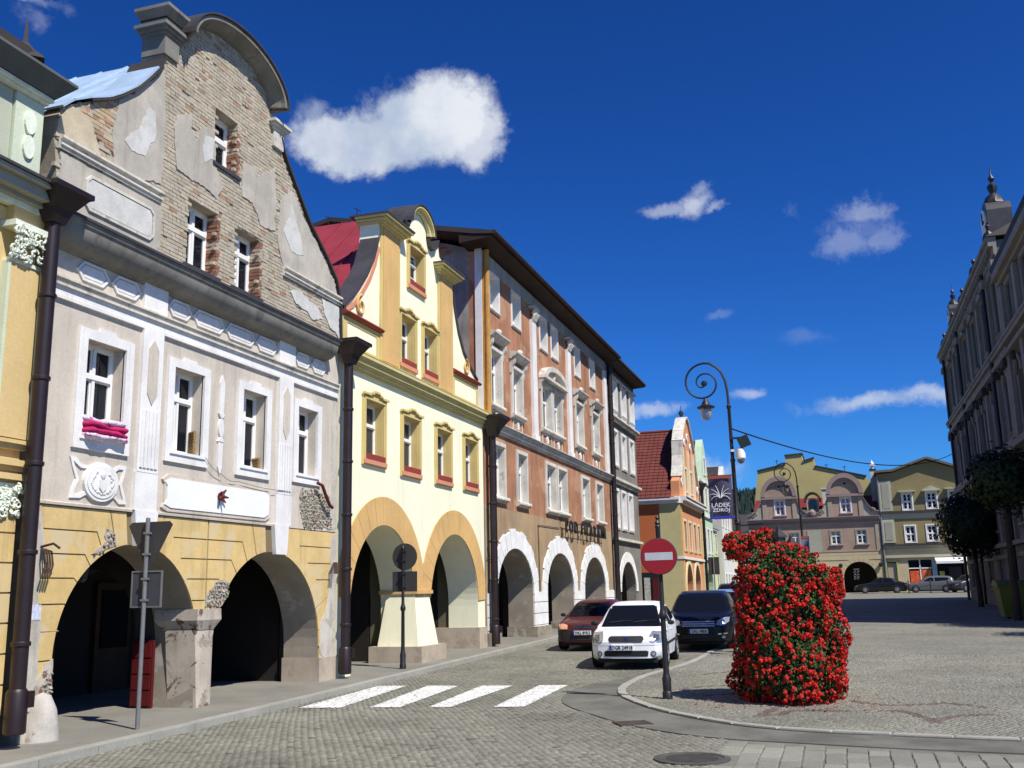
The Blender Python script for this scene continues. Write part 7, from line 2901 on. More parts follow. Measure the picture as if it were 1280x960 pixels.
def face_white(decal, L, Wd, H, root):
    for sg in (-1, 1):
        q = [(.52, .60), (.77, .57), (.80, .68), (.765, .80), (.56, .815), (.515, .72)]
        decal('headlight', [(sg*a, b) for a, b in q], 'f', .008, M_lamp, cell=.05)
        q = [(.60, .62), (.73, .61), (.74, .74), (.61, .76)]
        decal('lamp_bowl', [(sg*a, b) for a, b in q], 'f', .011, mat('lamp_inner', (.16, .17, .18), .15, .4, 40, bump=.2, metal=.6), cell=.05)
        f_ = [(sg*.60+.062*math.cos(2*PI*k/14), .335+.062*math.sin(2*PI*k/14)) for k in range(14)]
        decal('fog_lamp', f_, 'f', .008, M_plastic, cell=.05)
        f_ = [(sg*.60+.042*math.cos(2*PI*k/14), .335+.042*math.sin(2*PI*k/14)) for k in range(14)]
        decal('fog_lens', f_, 'f', .012, M_lamp, cell=.05)
    decal('grille', [(-.40, .645), (-.36, .58), (.36, .58), (.40, .645), (.385, .70), (.34, .72), (-.34, .72), (-.385, .70)], 'f', .008, M_plastic, cell=.06)
    for k in range(4):
        decal('grille_bar', [(-.36, .605+.03*k), (.36, .605+.03*k), (.36, .612+.03*k), (-.36, .612+.03*k)], 'f', .013, mat('grille_grey', (.05, .05, .055), .5, .0), cell=.12)
    decal('lower_intake', [(-.48, .28), (.48, .28), (.50, .38), (.46, .405), (-.46, .405), (-.50, .38)], 'f', .008, M_plastic, cell=.08)
    # two chevrons on the grille
    for k in range(2):
        z = .635+.035*k
        decal('chevron', [(-.07, z-.022), (-.052, z-.022), (0, z+.008), (.052, z-.022), (.07, z-.022), (0, z+.028)], 'f', .018, M_chrome, cell=.05)
    decal('bumper_joint', [(-.78, .515), (.78, .515), (.78, .522), (-.78, .522)], 'f', .004, mat('joint_grey', (.25, .25, .26), .6, 0), cell=.1)
    decal('bonnet_joint', [(-.51, .735), (.51, .735), (.51, .742), (-.51, .742)], 'f', .004, mat('joint_grey', (.25, .25, .26)), cell=.1)
    plate(decal, root, L, -.10, -L/2-.045, .475, 'DGR 24918', 0)
    mb = MB()
    for x in (-.5, .05):
        mb.tube([(x, -L*.5+L*.285, .985), (x+.3, -L*.5+L*.305, 1.02), (x+.52, -L*.5+L*.30, 1.02)], .010, 5)
    link('wiper', mb.mesh('wiper', M_plastic), root)


spec_w = dict(L=3.67, W=1.66, H=1.46, paint=P_white, cab=(.25, .95), roof=(.46, .8), wb=(.74, 3.02), wr=.295, nose=.16,
              top=[(0, .60), (.015, .68), (.04, .75), (.10, .81), (.19, .86), (.26, .89), (.34, 1.12), (.41, 1.33), (.47, 1.415), (.58, 1.46), (.75, 1.45), (.88, 1.40), (.94, 1.28), (.98, 1.02), (1, .75)],
              side=[[(.345, 1.0), (.56, .985), (.555, 1.33), (.47, 1.30)], [(.585, .985), (.80, 1.04), (.88, 1.16), (.84, 1.31), (.58, 1.33)]],
              doors=(.31, .575), face=face_white, mirror=M_plastic)
build_car('parked_car', 'small white hatchback with dark windscreen standing nearest in the lane', spec_w, (-4.86, 24.45, gz(24.4)+.02), R(3.5))

# dark red hatchback --------------------------------------------------
P_dred = paint('dark_red_car_paint', (.065, .006, .008), .35)


def face_red(decal, L, Wd, H, root):
    for sg in (-1, 1):
        decal('headlight', [(sg*a, b) for a, b in [(.44, .60), (.70, .60), (.745, .66), (.73, .735), (.60, .75), (.45, .71)]], 'f', .008, M_lamp if sg > 0 else M_amber, cell=.05)
        decal('indicator', [(sg*a, b) for a, b in [(.72, .60), (.78, .60), (.785, .70), (.745, .73)]], 'f', .009, M_amber, cell=.04)
    decal('grille', [(-.33, .62), (.33, .62), (.36, .70), (-.36, .70)], 'f', .008, M_plastic, cell=.08)
    decal('grille_rim', [(-.30, .665), (.30, .665), (.30, .678), (-.30, .678)], 'f', .016, M_chrome, cell=.08)
    decal('bumper', [(-.80, .30), (.80, .30), (.81, .50), (.78, .56), (-.78, .56), (-.81, .50)], 'f', .010, mat('faded_bumper_plastic', (.028, .022, .024), .6, .1), cell=.08)
    f_ = [(.055*math.cos(2*PI*k/14), .655+.04*math.sin(2*PI*k/14)) for k in range(14)]
    decal('round_badge', f_, 'f', .02, M_chrome, cell=.05)
    plate(decal, root, L, .0, -L/2-.05, .50, 'DKL 8YK2', 0)


spec_r = dict(L=3.73, W=1.61, H=1.40, paint=P_dred, cab=(.29, .95), roof=(.47, .8), wb=(.75, 3.18), wr=.285, nose=.14,
              top=[(0, .56), (.015, .64), (.04, .72), (.12, .80), (.22, .87), (.29, .91), (.36, 1.09), (.43, 1.27), (.49, 1.36), (.60, 1.40), (.78, 1.39), (.90, 1.31), (.96, 1.1), (1, .75)],
              side=[[(.365, .96), (.57, .95), (.57, 1.28), (.49, 1.27)], [(.59, .95), (.82, .99), (.88, 1.10), (.84, 1.24), (.60, 1.28)]],
              doors=(.33, .585), face=face_red, mirror=M_plastic)
build_car('parked_car', 'old dark red hatchback by the left pavement with pale headlamps', spec_r, (-7.22, 30.15, gz(30)+.02), R(1.5))

# black people carrier -----------------------------------------------
P_blk = mat('black_car_paint', (.006, .006, .009), .25, 0, fine=0, bump=.0, spec=.3)


def face_black(decal, L, Wd, H, root):
    for sg in (-1, 1):
        decal('headlight', [(sg*a, b) for a, b in [(.47, .66), (.66, .64), (.82, .74), (.84, .86), (.72, .86), (.52, .78)]], 'f', .008, M_lamp, cell=.05)
        decal('fog_trim', [(sg*a, b) for a, b in [(.52, .40), (.76, .42), (.78, .45), (.52, .435)]], 'f', .010, M_chrome, cell=.06)
        decal('fog_lamp', [(sg*.66+.05*math.cos(2*PI*k/12), .34+.04*math.sin(2*PI*k/12)) for k in range(12)], 'f', .010, M_lamp, cell=.05)
    decal('grille', [(-.44, .60), (.44, .60), (.48, .78), (-.48, .78)], 'f', .008, M_plastic, cell=.08)
    for k in range(3):
        decal('chrome_bar', [(-.44, .625+.055*k), (.44, .625+.055*k), (.45, .65+.055*k), (-.45, .65+.055*k)], 'f', .018, mat('satin_chrome', (.62, .63, .65), .4, 0, fine=0, bump=0, metal=.6, spec=.6), cell=.08)
    decal('lower_intake', [(-.46, .30), (.46, .30), (.46, .40), (-.46, .40)], 'f', .008, M_plastic, cell=.1)
    plate(decal, root, L, .0, -L/2-.05, .50, 'DKL 48E8', 0)


spec_b = dict(L=4.46, W=1.82, H=1.58, paint=P_blk, cab=(.22, .96), roof=(.42, .85), wb=(.86, 3.55), wr=.33, nose=.2,
              top=[(0, .62), (.015, .74), (.04, .85), (.10, .93), (.17, .99), (.22, 1.03), (.29, 1.24), (.36, 1.46), (.42, 1.53), (.52, 1.58), (.75, 1.56), (.90, 1.47), (.96, 1.3), (1, .8)],
              belt=[(0, .66), (.10, .86), (.24, .98), (.9, 1.08), (1, .95)],
              side=[[(.30, 1.08), (.50, 1.05), (.50, 1.46), (.41, 1.43)], [(.52, 1.05), (.70, 1.07), (.70, 1.48), (.52, 1.47)], [(.72, 1.08), (.88, 1.12), (.86, 1.42), (.72, 1.46)]],
              doors=(.27, .51, .71), face=face_black, mirror=P_blk)
build_car('parked_car', 'black people carrier with three chrome grille bars behind the white hatchback', spec_b, (-4.02, 30.5, gz(30.5)+.035), R(3))


def face_plain(decal, L, Wd, H, root):
    for sg in (-1, 1):
        decal('headlight', [(sg*a, b) for a, b in [(.45, .62), (.70, .62), (.76, .70), (.72, .76), (.5, .74)]], 'f', .008, M_lamp, cell=.08)
        decal('tail_light', [(sg*a, b) for a, b in [(.55, .74), (.76, .74), (.76, .95), (.62, .95)]], 'b', .008, M_red_l, cell=.08)
    decal('grille', [(-.36, .60), (.36, .60), (.38, .70), (-.38, .70)], 'f', .008, M_plastic, cell=.12)
    decal('lower_intake', [(-.5, .28), (.5, .28), (.5, .40), (-.5, .40)], 'f', .008, M_plastic, cell=.15)


def variant(base, **kw):
    s = dict(base)
    s.update(kw)
    s['face'] = face_plain
    return s


sedan_top = [(0, .55), (.02, .66), (.06, .76), (.16, .85), (.26, .92), (.35, 1.12), (.42, 1.33), (.50, 1.42), (.62, 1.42), (.72, 1.34), (.82, 1.08), (.90, 1.0), (.97, .95), (1, .7)]
build_car('parked_car', 'light blue car mostly hidden behind the black people carrier', variant(spec_w, L=4.2, W=1.72, H=1.5, paint=paint('light_blue_car_paint', (.16, .27, .48)), wb=(.8, 3.4),
          top=[(p[0], p[1]*1.03) for p in spec_w['top']]), (-4.1, 38.2, gz(38)+.03), R(5), detail=False)
build_car('parked_car', 'dark car furthest down the lane on the left street', variant(spec_b, paint=paint('dark_green_car_paint', (.012, .02, .02)), L=4.3), (-5.9, 57.0, gz(57)+.02), R(6), detail=False)
build_car('parked_car', 'black saloon seen side on before the dark archway of the pink house', variant(spec_r, L=4.75, W=1.8, H=1.44, paint=paint('far_black_paint', (.008, .008, .010)), wb=(.9, 3.7), wr=.32, cab=(.26, .9), top=sedan_top,
          side=[[(.36, .97), (.52, .96), (.52, 1.33), (.44, 1.30)], [(.535, .96), (.74, .98), (.69, 1.30), (.54, 1.34)]]), (3.2, 101.5, gz(101.5)+.05), R(-88), detail=False)
build_car('parked_car', 'grey hatchback seen side on in front of the olive house', variant(spec_w, L=4.25, W=1.78, H=1.5, paint=paint('mid_grey_car_paint', (.10, .105, .12)), wb=(.8, 3.4), wr=.31,
          top=[(p[0], p[1]*1.02) for p in spec_w['top']]), (7.45, 101.0, gz(101)+.05), R(-90), detail=False)
build_car('parked_car', 'dark car half hidden by the town hall corner at the far right', variant(spec_b, paint=paint('dark_grey_car_paint', (.03, .032, .036)), L=4.4), (10.9, 99.5, gz(99.5)+.05), R(-60), detail=False)

# ================================================================== SIGNS
def post_thing(name, label, cat, x, y, top, r, m, base=True, zb=None, lean=(0, 0)):
    z = (gz(y)+.12 if x < -9 else gz(y)+.05) if zb is None else zb
    t = thing(name, label, cat, (x, y, z))
    mb = MB()
    if base:
        mb.lathe([(r*2.1, -.05), (r*2.1, .10), (r*1.75, .12), (r*1.9, .32), (r*1.5, .36), (r*1.25, .42), (r*1.1, 1.28), (r*1.7, 1.31), (r*1.8, 1.36), (r*1.4, 1.40), (r*1.0, 1.46), (r, top-.05), (r*1.2, top-.02), (r*.9, top), (r*.4, top+.05)], 14)
    else:
        mb.lathe([(r, -.05), (r, top), (r*.6, top+.01)], 12)
    link('post', mb.mesh('post', m, smooth=True), t)
    return t


ne = post_thing('no_entry_sign', 'red round no-entry sign with white bar on a black ornamental post', 'road sign', -2.955, 17.28, 2.86, .040, M_black)
ne.rotation_euler = (0, R(-.6), R(5))
mb = MB()
mb.lathe([(.30, -.02), (.31, -.015), (.31, .005), (.30, .012)], 40, (0, -.075, 2.33), axis='y')
dk = link('disc', mb.mesh('disc', M_signback, smooth=True), ne)
M_sred = mat('faded_sign_red', (.29, .006, .012), .45, .06, 3, fine=.03, bump=.02, spec=.5)
mb = MB()
mb.lathe([(.297, -.004), (.297, .0)], 44, (0, -.098, 2.33), axis='y')
link('red_face', mb.mesh('red_face', M_sred), dk)
link('white_bar', MB().box(-.235, .235, -.106, -.1025, 2.265, 2.395).mesh('white_bar', mat('sign_white', (.46, .48, .50), .5, .05, bump=0)), dk)
mb = MB()
mb.box(-.06, .06, -.07, .05, 2.45, 2.50).box(-.06, .06, -.07, .05, 2.15, 2.20)
link('clamp', mb.mesh('clamp', M_black), ne)
mb = MB()
mb.lathe([(.03, 2.86), (.055, 2.90), (.02, 2.95), (.035, 2.99), (.0, 3.04)], 8)
link('finial', mb.mesh('finial', M_black, smooth=True), ne)

bs = post_thing('road_sign', 'black ornamental post with backs of a round and a square sign before the cream house', 'road sign', -9.74, 21.7, 2.74, .035, M_black)
mb = MB()
mb.lathe([(.31, -.01), (.31, .01), (.295, .02)], 32, (0.02, .055, 2.52), axis='y')
link('disc_back', mb.mesh('disc_back', M_signback, smooth=True), bs)
mb = MB()
mb.slab([(-.29, 1.72), (.33, 1.72), (.33, 2.18), (-.29, 2.18)], .05, .065)
link('plate_back', mb.mesh('plate_back', M_signback), bs)
mb = MB()
for z in (1.8, 2.1, 2.4, 2.62):
    mb.box(-.05, .05, -.04, .05, z, z+.03)
link('clamp', mb.mesh('clamp', M_black), bs)

ts = post_thing('road_sign', 'steel post with backs of a triangular and a rectangular sign before the leftmost arch', 'road sign', -9.55, 12.28, 2.93, .032, M_grey_metal, base=False)
mb = MB()
mb.slab([(-.36, 2.83), (-.30, 2.88), (.34, 2.88), (.39, 2.83), (.05, 2.20), (-.02, 2.20)], .04, .055)
link('triangle_back', mb.mesh('triangle_back', M_signback), ts)
mb = MB()
mb.slab(rect(-.24, .24, 1.68, 2.16), .04, .052)
link('plate_back', mb.mesh('plate_back', mat('grey_blue_sign_back', (.05, .055, .065), .6, .1)), ts)
mb = MB()
mb.slab(rect(-.26, .26, 1.66, 2.18), .03, .06, [rect(-.24, .24, 1.68, 2.16)])
link('plate_rim', mb.mesh('plate_rim', M_grey_metal), ts)
mb = MB()
for z in (1.75, 2.05, 2.4, 2.7):
    mb.box(-.045, .045, -.036, .045, z, z+.03)
link('clamp', mb.mesh('clamp', M_grey_metal), ts)
sp = post_thing('road_sign', 'small grey sign back on a post far down the left street', 'road sign', -7.9, 66.0, 3.2, .04, M_grey_metal, base=False, zb=.66)
link('plate_back', MB().box(-.35, .35, .03, .06, 2.1, 3.2).mesh('plate_back', M_signback), sp)


# ================================================================== LAMPS
def crook_lamp(label, x, y, lean, scale=1.0, extras=True):
    t = thing('street_lamp', label, 'street lamp', (x, y, gz(y)+.05), 0, 'tall scroll-arm street lamps')
    mb = MB()
    prof = [(.11, -.05), (.11, .5), (.09, .55), (.10, .9), (.075, .95), (.065, 3.3), (.09, 3.33), (.085, 3.42), (.06, 3.46), (.055, 5.0), (.075, 5.03), (.05, 5.1), (.045, 6.45), (.065, 6.48), (.065, 6.54), (.035, 6.58)]
    mb.lathe(prof, 12)
    link('pole', mb.mesh('pole', M_black, smooth=True), t)
    pts = [(0, 0, 6.55), (-.01, 0, 6.95), (-.05, 0, 7.25), (-.14, 0, 7.50), (-.28, 0, 7.66), (-.46, 0, 7.73)]
    c = Vector((-.62, 0, 7.22))
    n = 36
    for k in range(n+1):
        a = R(70+k*(640-70)/n)
        rr = .50*(1-k/n)**.85+.07
        pts.append((c.x-.02+rr*math.cos(a), 0, c.z+rr*math.sin(a)+.02*(1-k/n)))
    pts = pts[:5]+pts[6:]
    mb = MB()
    mb.tube(pts, [.033]*6+[.030-.012*i/len(pts) for i in range(len(pts)-6)], 8)
    link('scroll_arm', mb.mesh('scroll_arm', M_black, smooth=True), t)
    mb = MB()
    mb.lathe([(.02, -.05), (.08, -.03), (.09, .0), (.08, .03), (.02, .05)], 10, (c.x, 0, c.z), axis='y')
    link('rosette', mb.mesh('rosette', M_black, smooth=True), t)
    # lantern
    lx, lz = -.62, 6.62
    mb = MB()
    mb.lathe([(.24, -.03), (.25, .0), (.12, .06), (.09, .14), (.06, .17), (.05, .22), (.02, .25)], 14, (lx, 0, lz-.06))
    ln_ = link('lantern_hood', mb.mesh('lantern_hood', M_black, smooth=True), t)
    mb = MB()
    mb.lathe([(.13, .0), (.15, -.12), (.13, -.26), (.07, -.33), (.01, -.345)], 14, (lx, 0, lz-.09))
    link('glass_bowl', mb.mesh('glass_bowl', glass_mat('lantern_glass', (.35, .27, .18), .35, .1), smooth=True), ln_)
    t.rotation_euler = (0, R(lean), 0)
    return t


LM = crook_lamp('tall black street lamp with scrolled crook, carrying the banner and cameras', -2.56, 27.5, -.6)
L2 = crook_lamp('smaller distant black street lamp with scrolled crook in front of the pink house', -1.85, 55.0, -1.0)
# wire bracket, floodlight, dome camera are fixed to the lamp
mb = MB()
mb.box(-.10, .22, -.03, .03, 5.60, 5.65)
mb.obox((.28, 0, 5.52), (.14, 0, .05), (0, .10, 0), (-.05, 0, .13))
fl = thing('floodlight', 'dark square floodlight bracketed on the lamp pole above the dome camera', 'floodlight', (-2.56, 27.44, .33))
link('housing', mb.mesh('housing', mat('dark_green_housing', (.02, .03, .025), .5, .1)), fl)
cmr = thing('dome_camera', 'white dome security camera on the lamp pole below the floodlight', 'camera', (-2.56, 27.44, .33))
mb = MB()
mb.box(-.08, .10, -.03, .03, 5.26, 5.32)
mb.lathe([(.05, .18), (.10, .14), (.13, .02), (.13, -.10), (.10, -.13)], 14, (.17, 0, 5.17))
link('housing', mb.mesh('housing', M_white, smooth=True), cmr)
mb = MB()
mb.lathe([(.10, 0), (.095, -.05), (.06, -.10), (.01, -.12)], 14, (.17, 0, 5.04))
link('dome', mb.mesh('dome', mat('smoked_dome', (.12, .12, .13), .1, 0, bump=0, spec=.8), smooth=True), cmr)
# banner
M_ban = mat('dusty_navy_banner', (.062, .055, .095), .75, .08, 4, bump=.2)
bn = thing('banner', 'dark blue LĄDEK ZDRÓJ banner with white emblem hung on the tall lamp pole', 'banner', (-2.60, 27.4, .33))
mb = MB()
n = 12
for i in range(n):
    for j in range(8):
        def P(u, w_):
            return (-.70+.63*u, -.02+.035*math.sin(u*5+w_*2)*1.0, 3.50+1.12*w_)
        mb.face([P(i/n, j/8), P((i+1)/n, j/8), P((i+1)/n, (j+1)/8), P(i/n, (j+1)/8)])
link('cloth', mb.mesh('cloth', M_ban, smooth=True), bn)
link('red_stripe', MB().box(-.70, -.07, -.075, -.06, 4.54, 4.62).mesh('red_stripe', mat('brick_red_stripe', (.35, .07, .05), .7, .1)), bn)
link('blue_hem', MB().box(-.70, -.05, -.075, -.06, 3.47, 3.53).mesh('blue_hem', mat('royal_blue_hem', (.03, .05, .45), .7, .1)), bn)
mb = MB()
mb.tube([(.04, 0, 4.63), (-.72, 0, 4.63)], .014, 6)
mb.tube([(.04, 0, 3.47), (-.72, 0, 3.47)], .012, 6)
link('bracket', mb.mesh('bracket', M_black), bn)
M_bw = mat('banner_white', (.72, .72, .74), .7, .05)
for (tx_, z, sz, sx_) in (('LĄDEK', 3.78, .155, 1.05), ('ZDRÓJ', 3.655, .13, 1.15)):
    me = text_mesh(tx_, sz, .002, M_bw, 'lettering', .002, sx_)
    w_ = max(v.co.x for v in me.vertices)
    me.transform(Matrix.Translation((-.385-w_/2, -.066, z)))
    link('lettering', me, bn)
mb = MB()
ec = Vector((-.385, -.066, 4.02))
for sg in (-1, 1):
    for k, (a0, ln2) in enumerate([(15, .34), (38, .32), (62, .28), (88, .24)]):
        pts = []
        for q in range(6):
            u = q/5
            a = R(a0*sg*(.35+.8*u))
            pts.append((ec.x+sg*.015+ln2*u*math.sin(a), ec.y, ec.z+ln2*u*math.cos(a)*1.05))
        mb.tube(pts, [.013*(1-.6*q/5) for q in range(6)], 5)
link('emblem', mb.mesh('emblem', M_bw), bn)
# two flower balls on the pole
# wire across the square to the town hall
mb = MB()
a, b_ = Vector((-2.58, 27.5, 6.22)), Vector((7.9, 73.4, 10.6))
pts = []
for k in range(41):
    t_ = k/40
    p = a.lerp(b_, t_)
    p.z -= 2.9*4*t_*(1-t_)*.33
    pts.append(p)
mb.tube(pts, .022, 5)
o = link('overhead_cable', mb.mesh('overhead_cable', M_black))
o['label'] = 'sagging black overhead cable from the lamp pole to the town hall'
o['category'] = 'cable'


def lantern_post(label, x, y, h):
    t = thing('lantern_post', label, 'street lamp', (x, y, gz(y)+.05), 0, 'short square-headed lantern posts')
    mb = MB()
    mb.lathe([(.12, -.05), (.12, .3), (.07, .4), (.05, h-.75), (.08, h-.72), (.04, h-.66)], 10)
    link('post', mb.mesh('post', M_black, smooth=True), t)
    mb = MB()
    mb.lathe([(.07, h-.66), (.15, h-.22), (.15, h-.20)], 4)
    link('glass', mb.mesh('glass', glass_mat('lantern_pane', (.08, .08, .08), .5, .1)), t)
    mb = MB()
    for k in range(4):
        w_ = 2*PI*k/4
        mb.tube([(.075*math.cos(w_), .075*math.sin(w_), h-.66), (.155*math.cos(w_), .155*math.sin(w_), h-.22)], .014, 5)
    mb.lathe([(.22, h-.21), (.20, h-.17), (.09, h-.06), (.06, h-.02), (.03, h+.05), (.0, h+.12)], 4)
    link('roof', mb.mesh('roof', M_black), t)
    return t


lantern_post('black square-headed lantern rising behind the flowers, the taller left one of two', -1.48, 26.2, 3.10)
lantern_post('black square-headed lantern rising behind the flowers, the lower right one of two', -1.22, 26.8, 2.88)
s2 = thing('banner', 'small blue banner with red top strip behind the right lantern, before the pink house', 'banner', (-1.5, 54.6, .6))
link('cloth', MB().box(-.45, -.08, -.02, .0, 2.75, 3.85).mesh('cloth', mat('pale_blue_banner', (.16, .20, .33), .7, .2, 5)), s2)
link('red_stripe', MB().box(-.47, -.06, -.03, -.021, 3.75, 3.87).mesh('red_stripe', mat('brick_red_stripe', (.35, .07, .05))), s2)
link('blue_hem', MB().box(-.47, -.06, -.03, -.021, 2.72, 2.9).mesh('blue_hem', mat('royal_blue_hem', (.03, .05, .45))), s2)

# ================================================================== FLOWERS
M_leaf = mat('geranium_leaf', (1, 1, 1), .7, .1, 6, bump=0, attr=True, spec=.3)
M_petal = mat('red_petal', (1, 1, 1), .65, .08, 8, bump=0, attr=True, spec=.25)


def blossom_mesh(seed, r=.055):
    g = random.Random(seed)
    mb = MB()
    # domed head of small florets, each with two crossed petals pairs
    for k in range(15):
        ph = g.uniform(0, 2*PI)
        th_ = math.acos(1-g.random()*.95)
        d = Vector((math.sin(th_)*math.cos(ph), -math.cos(th_), math.sin(th_)*math.sin(ph)))
        c = d*r*g.uniform(.65, 1.0)
        u = d.cross(Vector((g.uniform(-1, 1), g.uniform(-1, 1), g.uniform(-1, 1)))).normalized()
        w_ = d.cross(u)
        s = r*g.uniform(.30, .48)
        b_ = g.uniform(.6, 1.1)
        mb.colr = (.62*b_, .014*b_, .008*b_) if g.random() > .22 else (.60*b_, .04*b_, .03*b_)
        for (p, q) in ((u, w_), (-u, w_), (u, -w_), (-u, -w_)):
            mb.face([c, c+p*s+d*s*.25, c+(p+q)*s*.8+d*s*.1, c+q*s+d*s*.3])
    mb.colr = None
    return mb.mesh('blossom', M_petal)


BLO = [blossom_mesh(k) for k in range(10)]


def leaf_cloud(name, parent, pts, nrm, size, seed, tone=(.032, .066, .014)):
    """many small lobed leaves; pts, nrm arrays"""
    r = np.random.default_rng(seed)
    N = len(pts)
    d = nrm+r.normal(0, .55, (N, 3))
    d /= np.linalg.norm(d, axis=1)[:, None]
    a = np.cross(d, r.normal(size=(N, 3)))
    a /= np.linalg.norm(a, axis=1)[:, None]
    b = np.cross(d, a)
    s = size*r.uniform(.6, 1.25, N)[:, None]
    V = np.stack([pts-a*s, pts-b*s*.8+d*s*.15, pts+a*s, pts+b*s*.8+d*s*.15], 1)
    me = bpy.data.meshes.new(name)
    me.vertices.add(N*4)
    me.vertices.foreach_set('co', V.ravel())
    me.loops.add(N*4)
    me.loops.foreach_set('vertex_index', np.arange(N*4, dtype=np.int32))
    me.polygons.add(N)
    me.polygons.foreach_set('loop_start', np.arange(N, dtype=np.int32)*4)
    me.update(calc_edges=True)
    g = r.uniform(.55, 1.5, N)
    C = np.stack([tone[0]*g, tone[1]*g, tone[2]*g, np.ones(N)], 1).astype(np.float32)
    at = me.color_attributes.new('Col', 'FLOAT_COLOR', 'CORNER')
    at.data.foreach_set('color', np.repeat(C, 4, axis=0).ravel())
    me.materials.append(M_leaf)
    o_ = link(name, me, parent)
    o_['kind'] = 'stuff'
    return o_


def flower_column(label, x, y, prof, nleaf, nblo, seed, nparts=250, bscale=1.0, zb=0.0, cat='flower display', name='flower_column', group=None, inner=None):
    """prof: list of (radius, z) of the overgrown shape"""
    z0_ = gz(y)+.05+zb
    t = thing(name, label, cat, (x, y, z0_), 0, group)
    r = np.random.default_rng(seed)
    pr_r = np.array([p[0] for p in prof])
    pr_z = np.array([p[1] for p in prof])
    seg = np.hypot(np.diff(pr_r), np.diff(pr_z))*(pr_r[1:]+pr_r[:-1])/2
    cum = np.concatenate([[0], np.cumsum(seg)])

    def sample(n, inset_lo, inset_hi):
        u = r.random(n)*cum[-1]
        k = np.clip(np.searchsorted(cum, u)-1, 0, len(seg)-1)
        f_ = (u-cum[k])/seg[k]
        rr = pr_r[k]+(pr_r[k+1]-pr_r[k])*f_
        zz = pr_z[k]+(pr_z[k+1]-pr_z[k])*f_
        th_ = r.random(n)*2*PI
        nx_ = np.diff(pr_z)[k]
        nz_ = -np.diff(pr_r)[k]
        ln_ = np.hypot(nx_, nz_)
        nx_, nz_ = nx_/ln_, nz_/ln_
        lump = 1+.08*np.sin(th_*3+zz*2.3+seed)+.07*np.sin(th_*7-zz*4.1)+.06*np.sin(zz*8+th_*4)
        rr = rr*lump
        off = -r.uniform(inset_lo, inset_hi, n)
        rr2 = np.maximum(.01, rr+nx_*off)
        P_ = np.stack([rr2*np.cos(th_), rr2*np.sin(th_), zz+nz_*off], 1)
        N_ = np.stack([nx_*np.cos(th_), nx_*np.sin(th_), nz_], 1)
        return P_, N_
    P_, N_ = sample(nleaf, -.02, .26)
    leaf_cloud('foliage', t, P_, N_, .034*max(bscale, .85), seed)
    # stray shoots
    P_, N_ = sample(nleaf//40, -.12, 0)
    leaf_cloud('shoots', t, P_, N_, .028*bscale, seed+1, (.07, .13, .03))
    # dark core so that no daylight shows through
    mb = MB()
    mb.lathe([(max(.02, a-.30*bscale if a > .4 else a*.6), z) for a, z in prof], 20)
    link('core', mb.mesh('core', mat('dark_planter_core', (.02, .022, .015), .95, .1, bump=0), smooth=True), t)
    P_, N_ = sample(nblo, -.06, .03)
    # nearest to the viewer first
    wx = x+P_[:, 0]
    wy_ = y+P_[:, 1]
    d = np.hypot(wx, wy_)
    order = np.argsort(d+r.random(nblo)*.25)
    ztop = max(pr_z)
    order = [k for k in order if not (len(order) > 1000 and P_[k, 2] > ztop*.86 and r.random() < .55)]
    rest = MB()
    for idx, k in enumerate(order):
        n_ = Vector(N_[k])+Vector(r.normal(0, .25, 3))
        n_.normalize()
        rot = n_.to_track_quat('-Y', 'Z')
        s = bscale*r.uniform(.6, 1.5)
        me = BLO[int(r.integers(0, 10))]
        if idx < nparts:
            o_ = link('blossom', me, t, tuple(P_[k]))
            o_.rotation_mode = 'QUATERNION'
            o_.rotation_quaternion = rot
            o_.scale = (s, s, s)
        else:
            M_ = Matrix.LocRotScale(Vector(P_[k]), rot, Vector((s, s, s)))
            b0 = len(rest.v)
            rest.v += [tuple(M_ @ v.co) for v in me.vertices]
            ca = me.color_attributes['Col'].data
            for p in me.polygons:
                rest.f.append(tuple(b0+i for i in p.vertices))
                rest.m.append(0)
                rest.c.append(tuple(ca[p.loop_start].color[:3]))
    if rest.f:
        o_ = link('blossoms', rest.mesh('blossoms', M_petal), t)
        o_['kind'] = 'stuff'
    return t


flower_column('tall column overgrown with red geraniums standing on the square by the no-entry sign', -.96, 17.35,
              [(.66, .0), (.79, .12), (.85, .45), (.81, .9), (.75, 1.4), (.70, 1.85), (.62, 2.12), (.48, 2.30), (.28, 2.42), (.02, 2.45)], 34000, 2050, 5, nparts=300, bscale=.64)
flower_column('distant column of red flowers left of the right dark archway of the pink house', -.62, 84.0,
              [(.40, .0), (.46, .3), (.46, 1.6), (.38, 2.1), (.18, 2.35), (.02, 2.4)], 2500, 420, 8, nparts=0, bscale=1.5)
for k, (dx, dz) in enumerate([(-.02, 3.12), (.68, 3.18)]):
    flower_column('round hanging basket of red flowers, '+('the left one, on the tall lamp pole' if k == 0 else 'the right one, beside the tall lamp pole'), -2.60+dx, 27.3, [(.02, -.30), (.20, -.26), (.34, -.1), (.35, .08), (.26, .24), (.02, .30)],
                  4200, 150, 20+k, nparts=120, bscale=1.0, zb=dz-.33-.05, name='hanging_basket', cat='flower basket', group='flower baskets on the lamp pole')
mb = MB()
mb.tube([(-2.56, 27.5, 3.6), (-1.9, 27.35, 3.62)], .02, 6)
o = link('basket_arm', mb.mesh('basket_arm', M_black), LM)
o.matrix_parent_inverse = Matrix.Identity(4)
o.location = (2.56, -27.5, -.325)
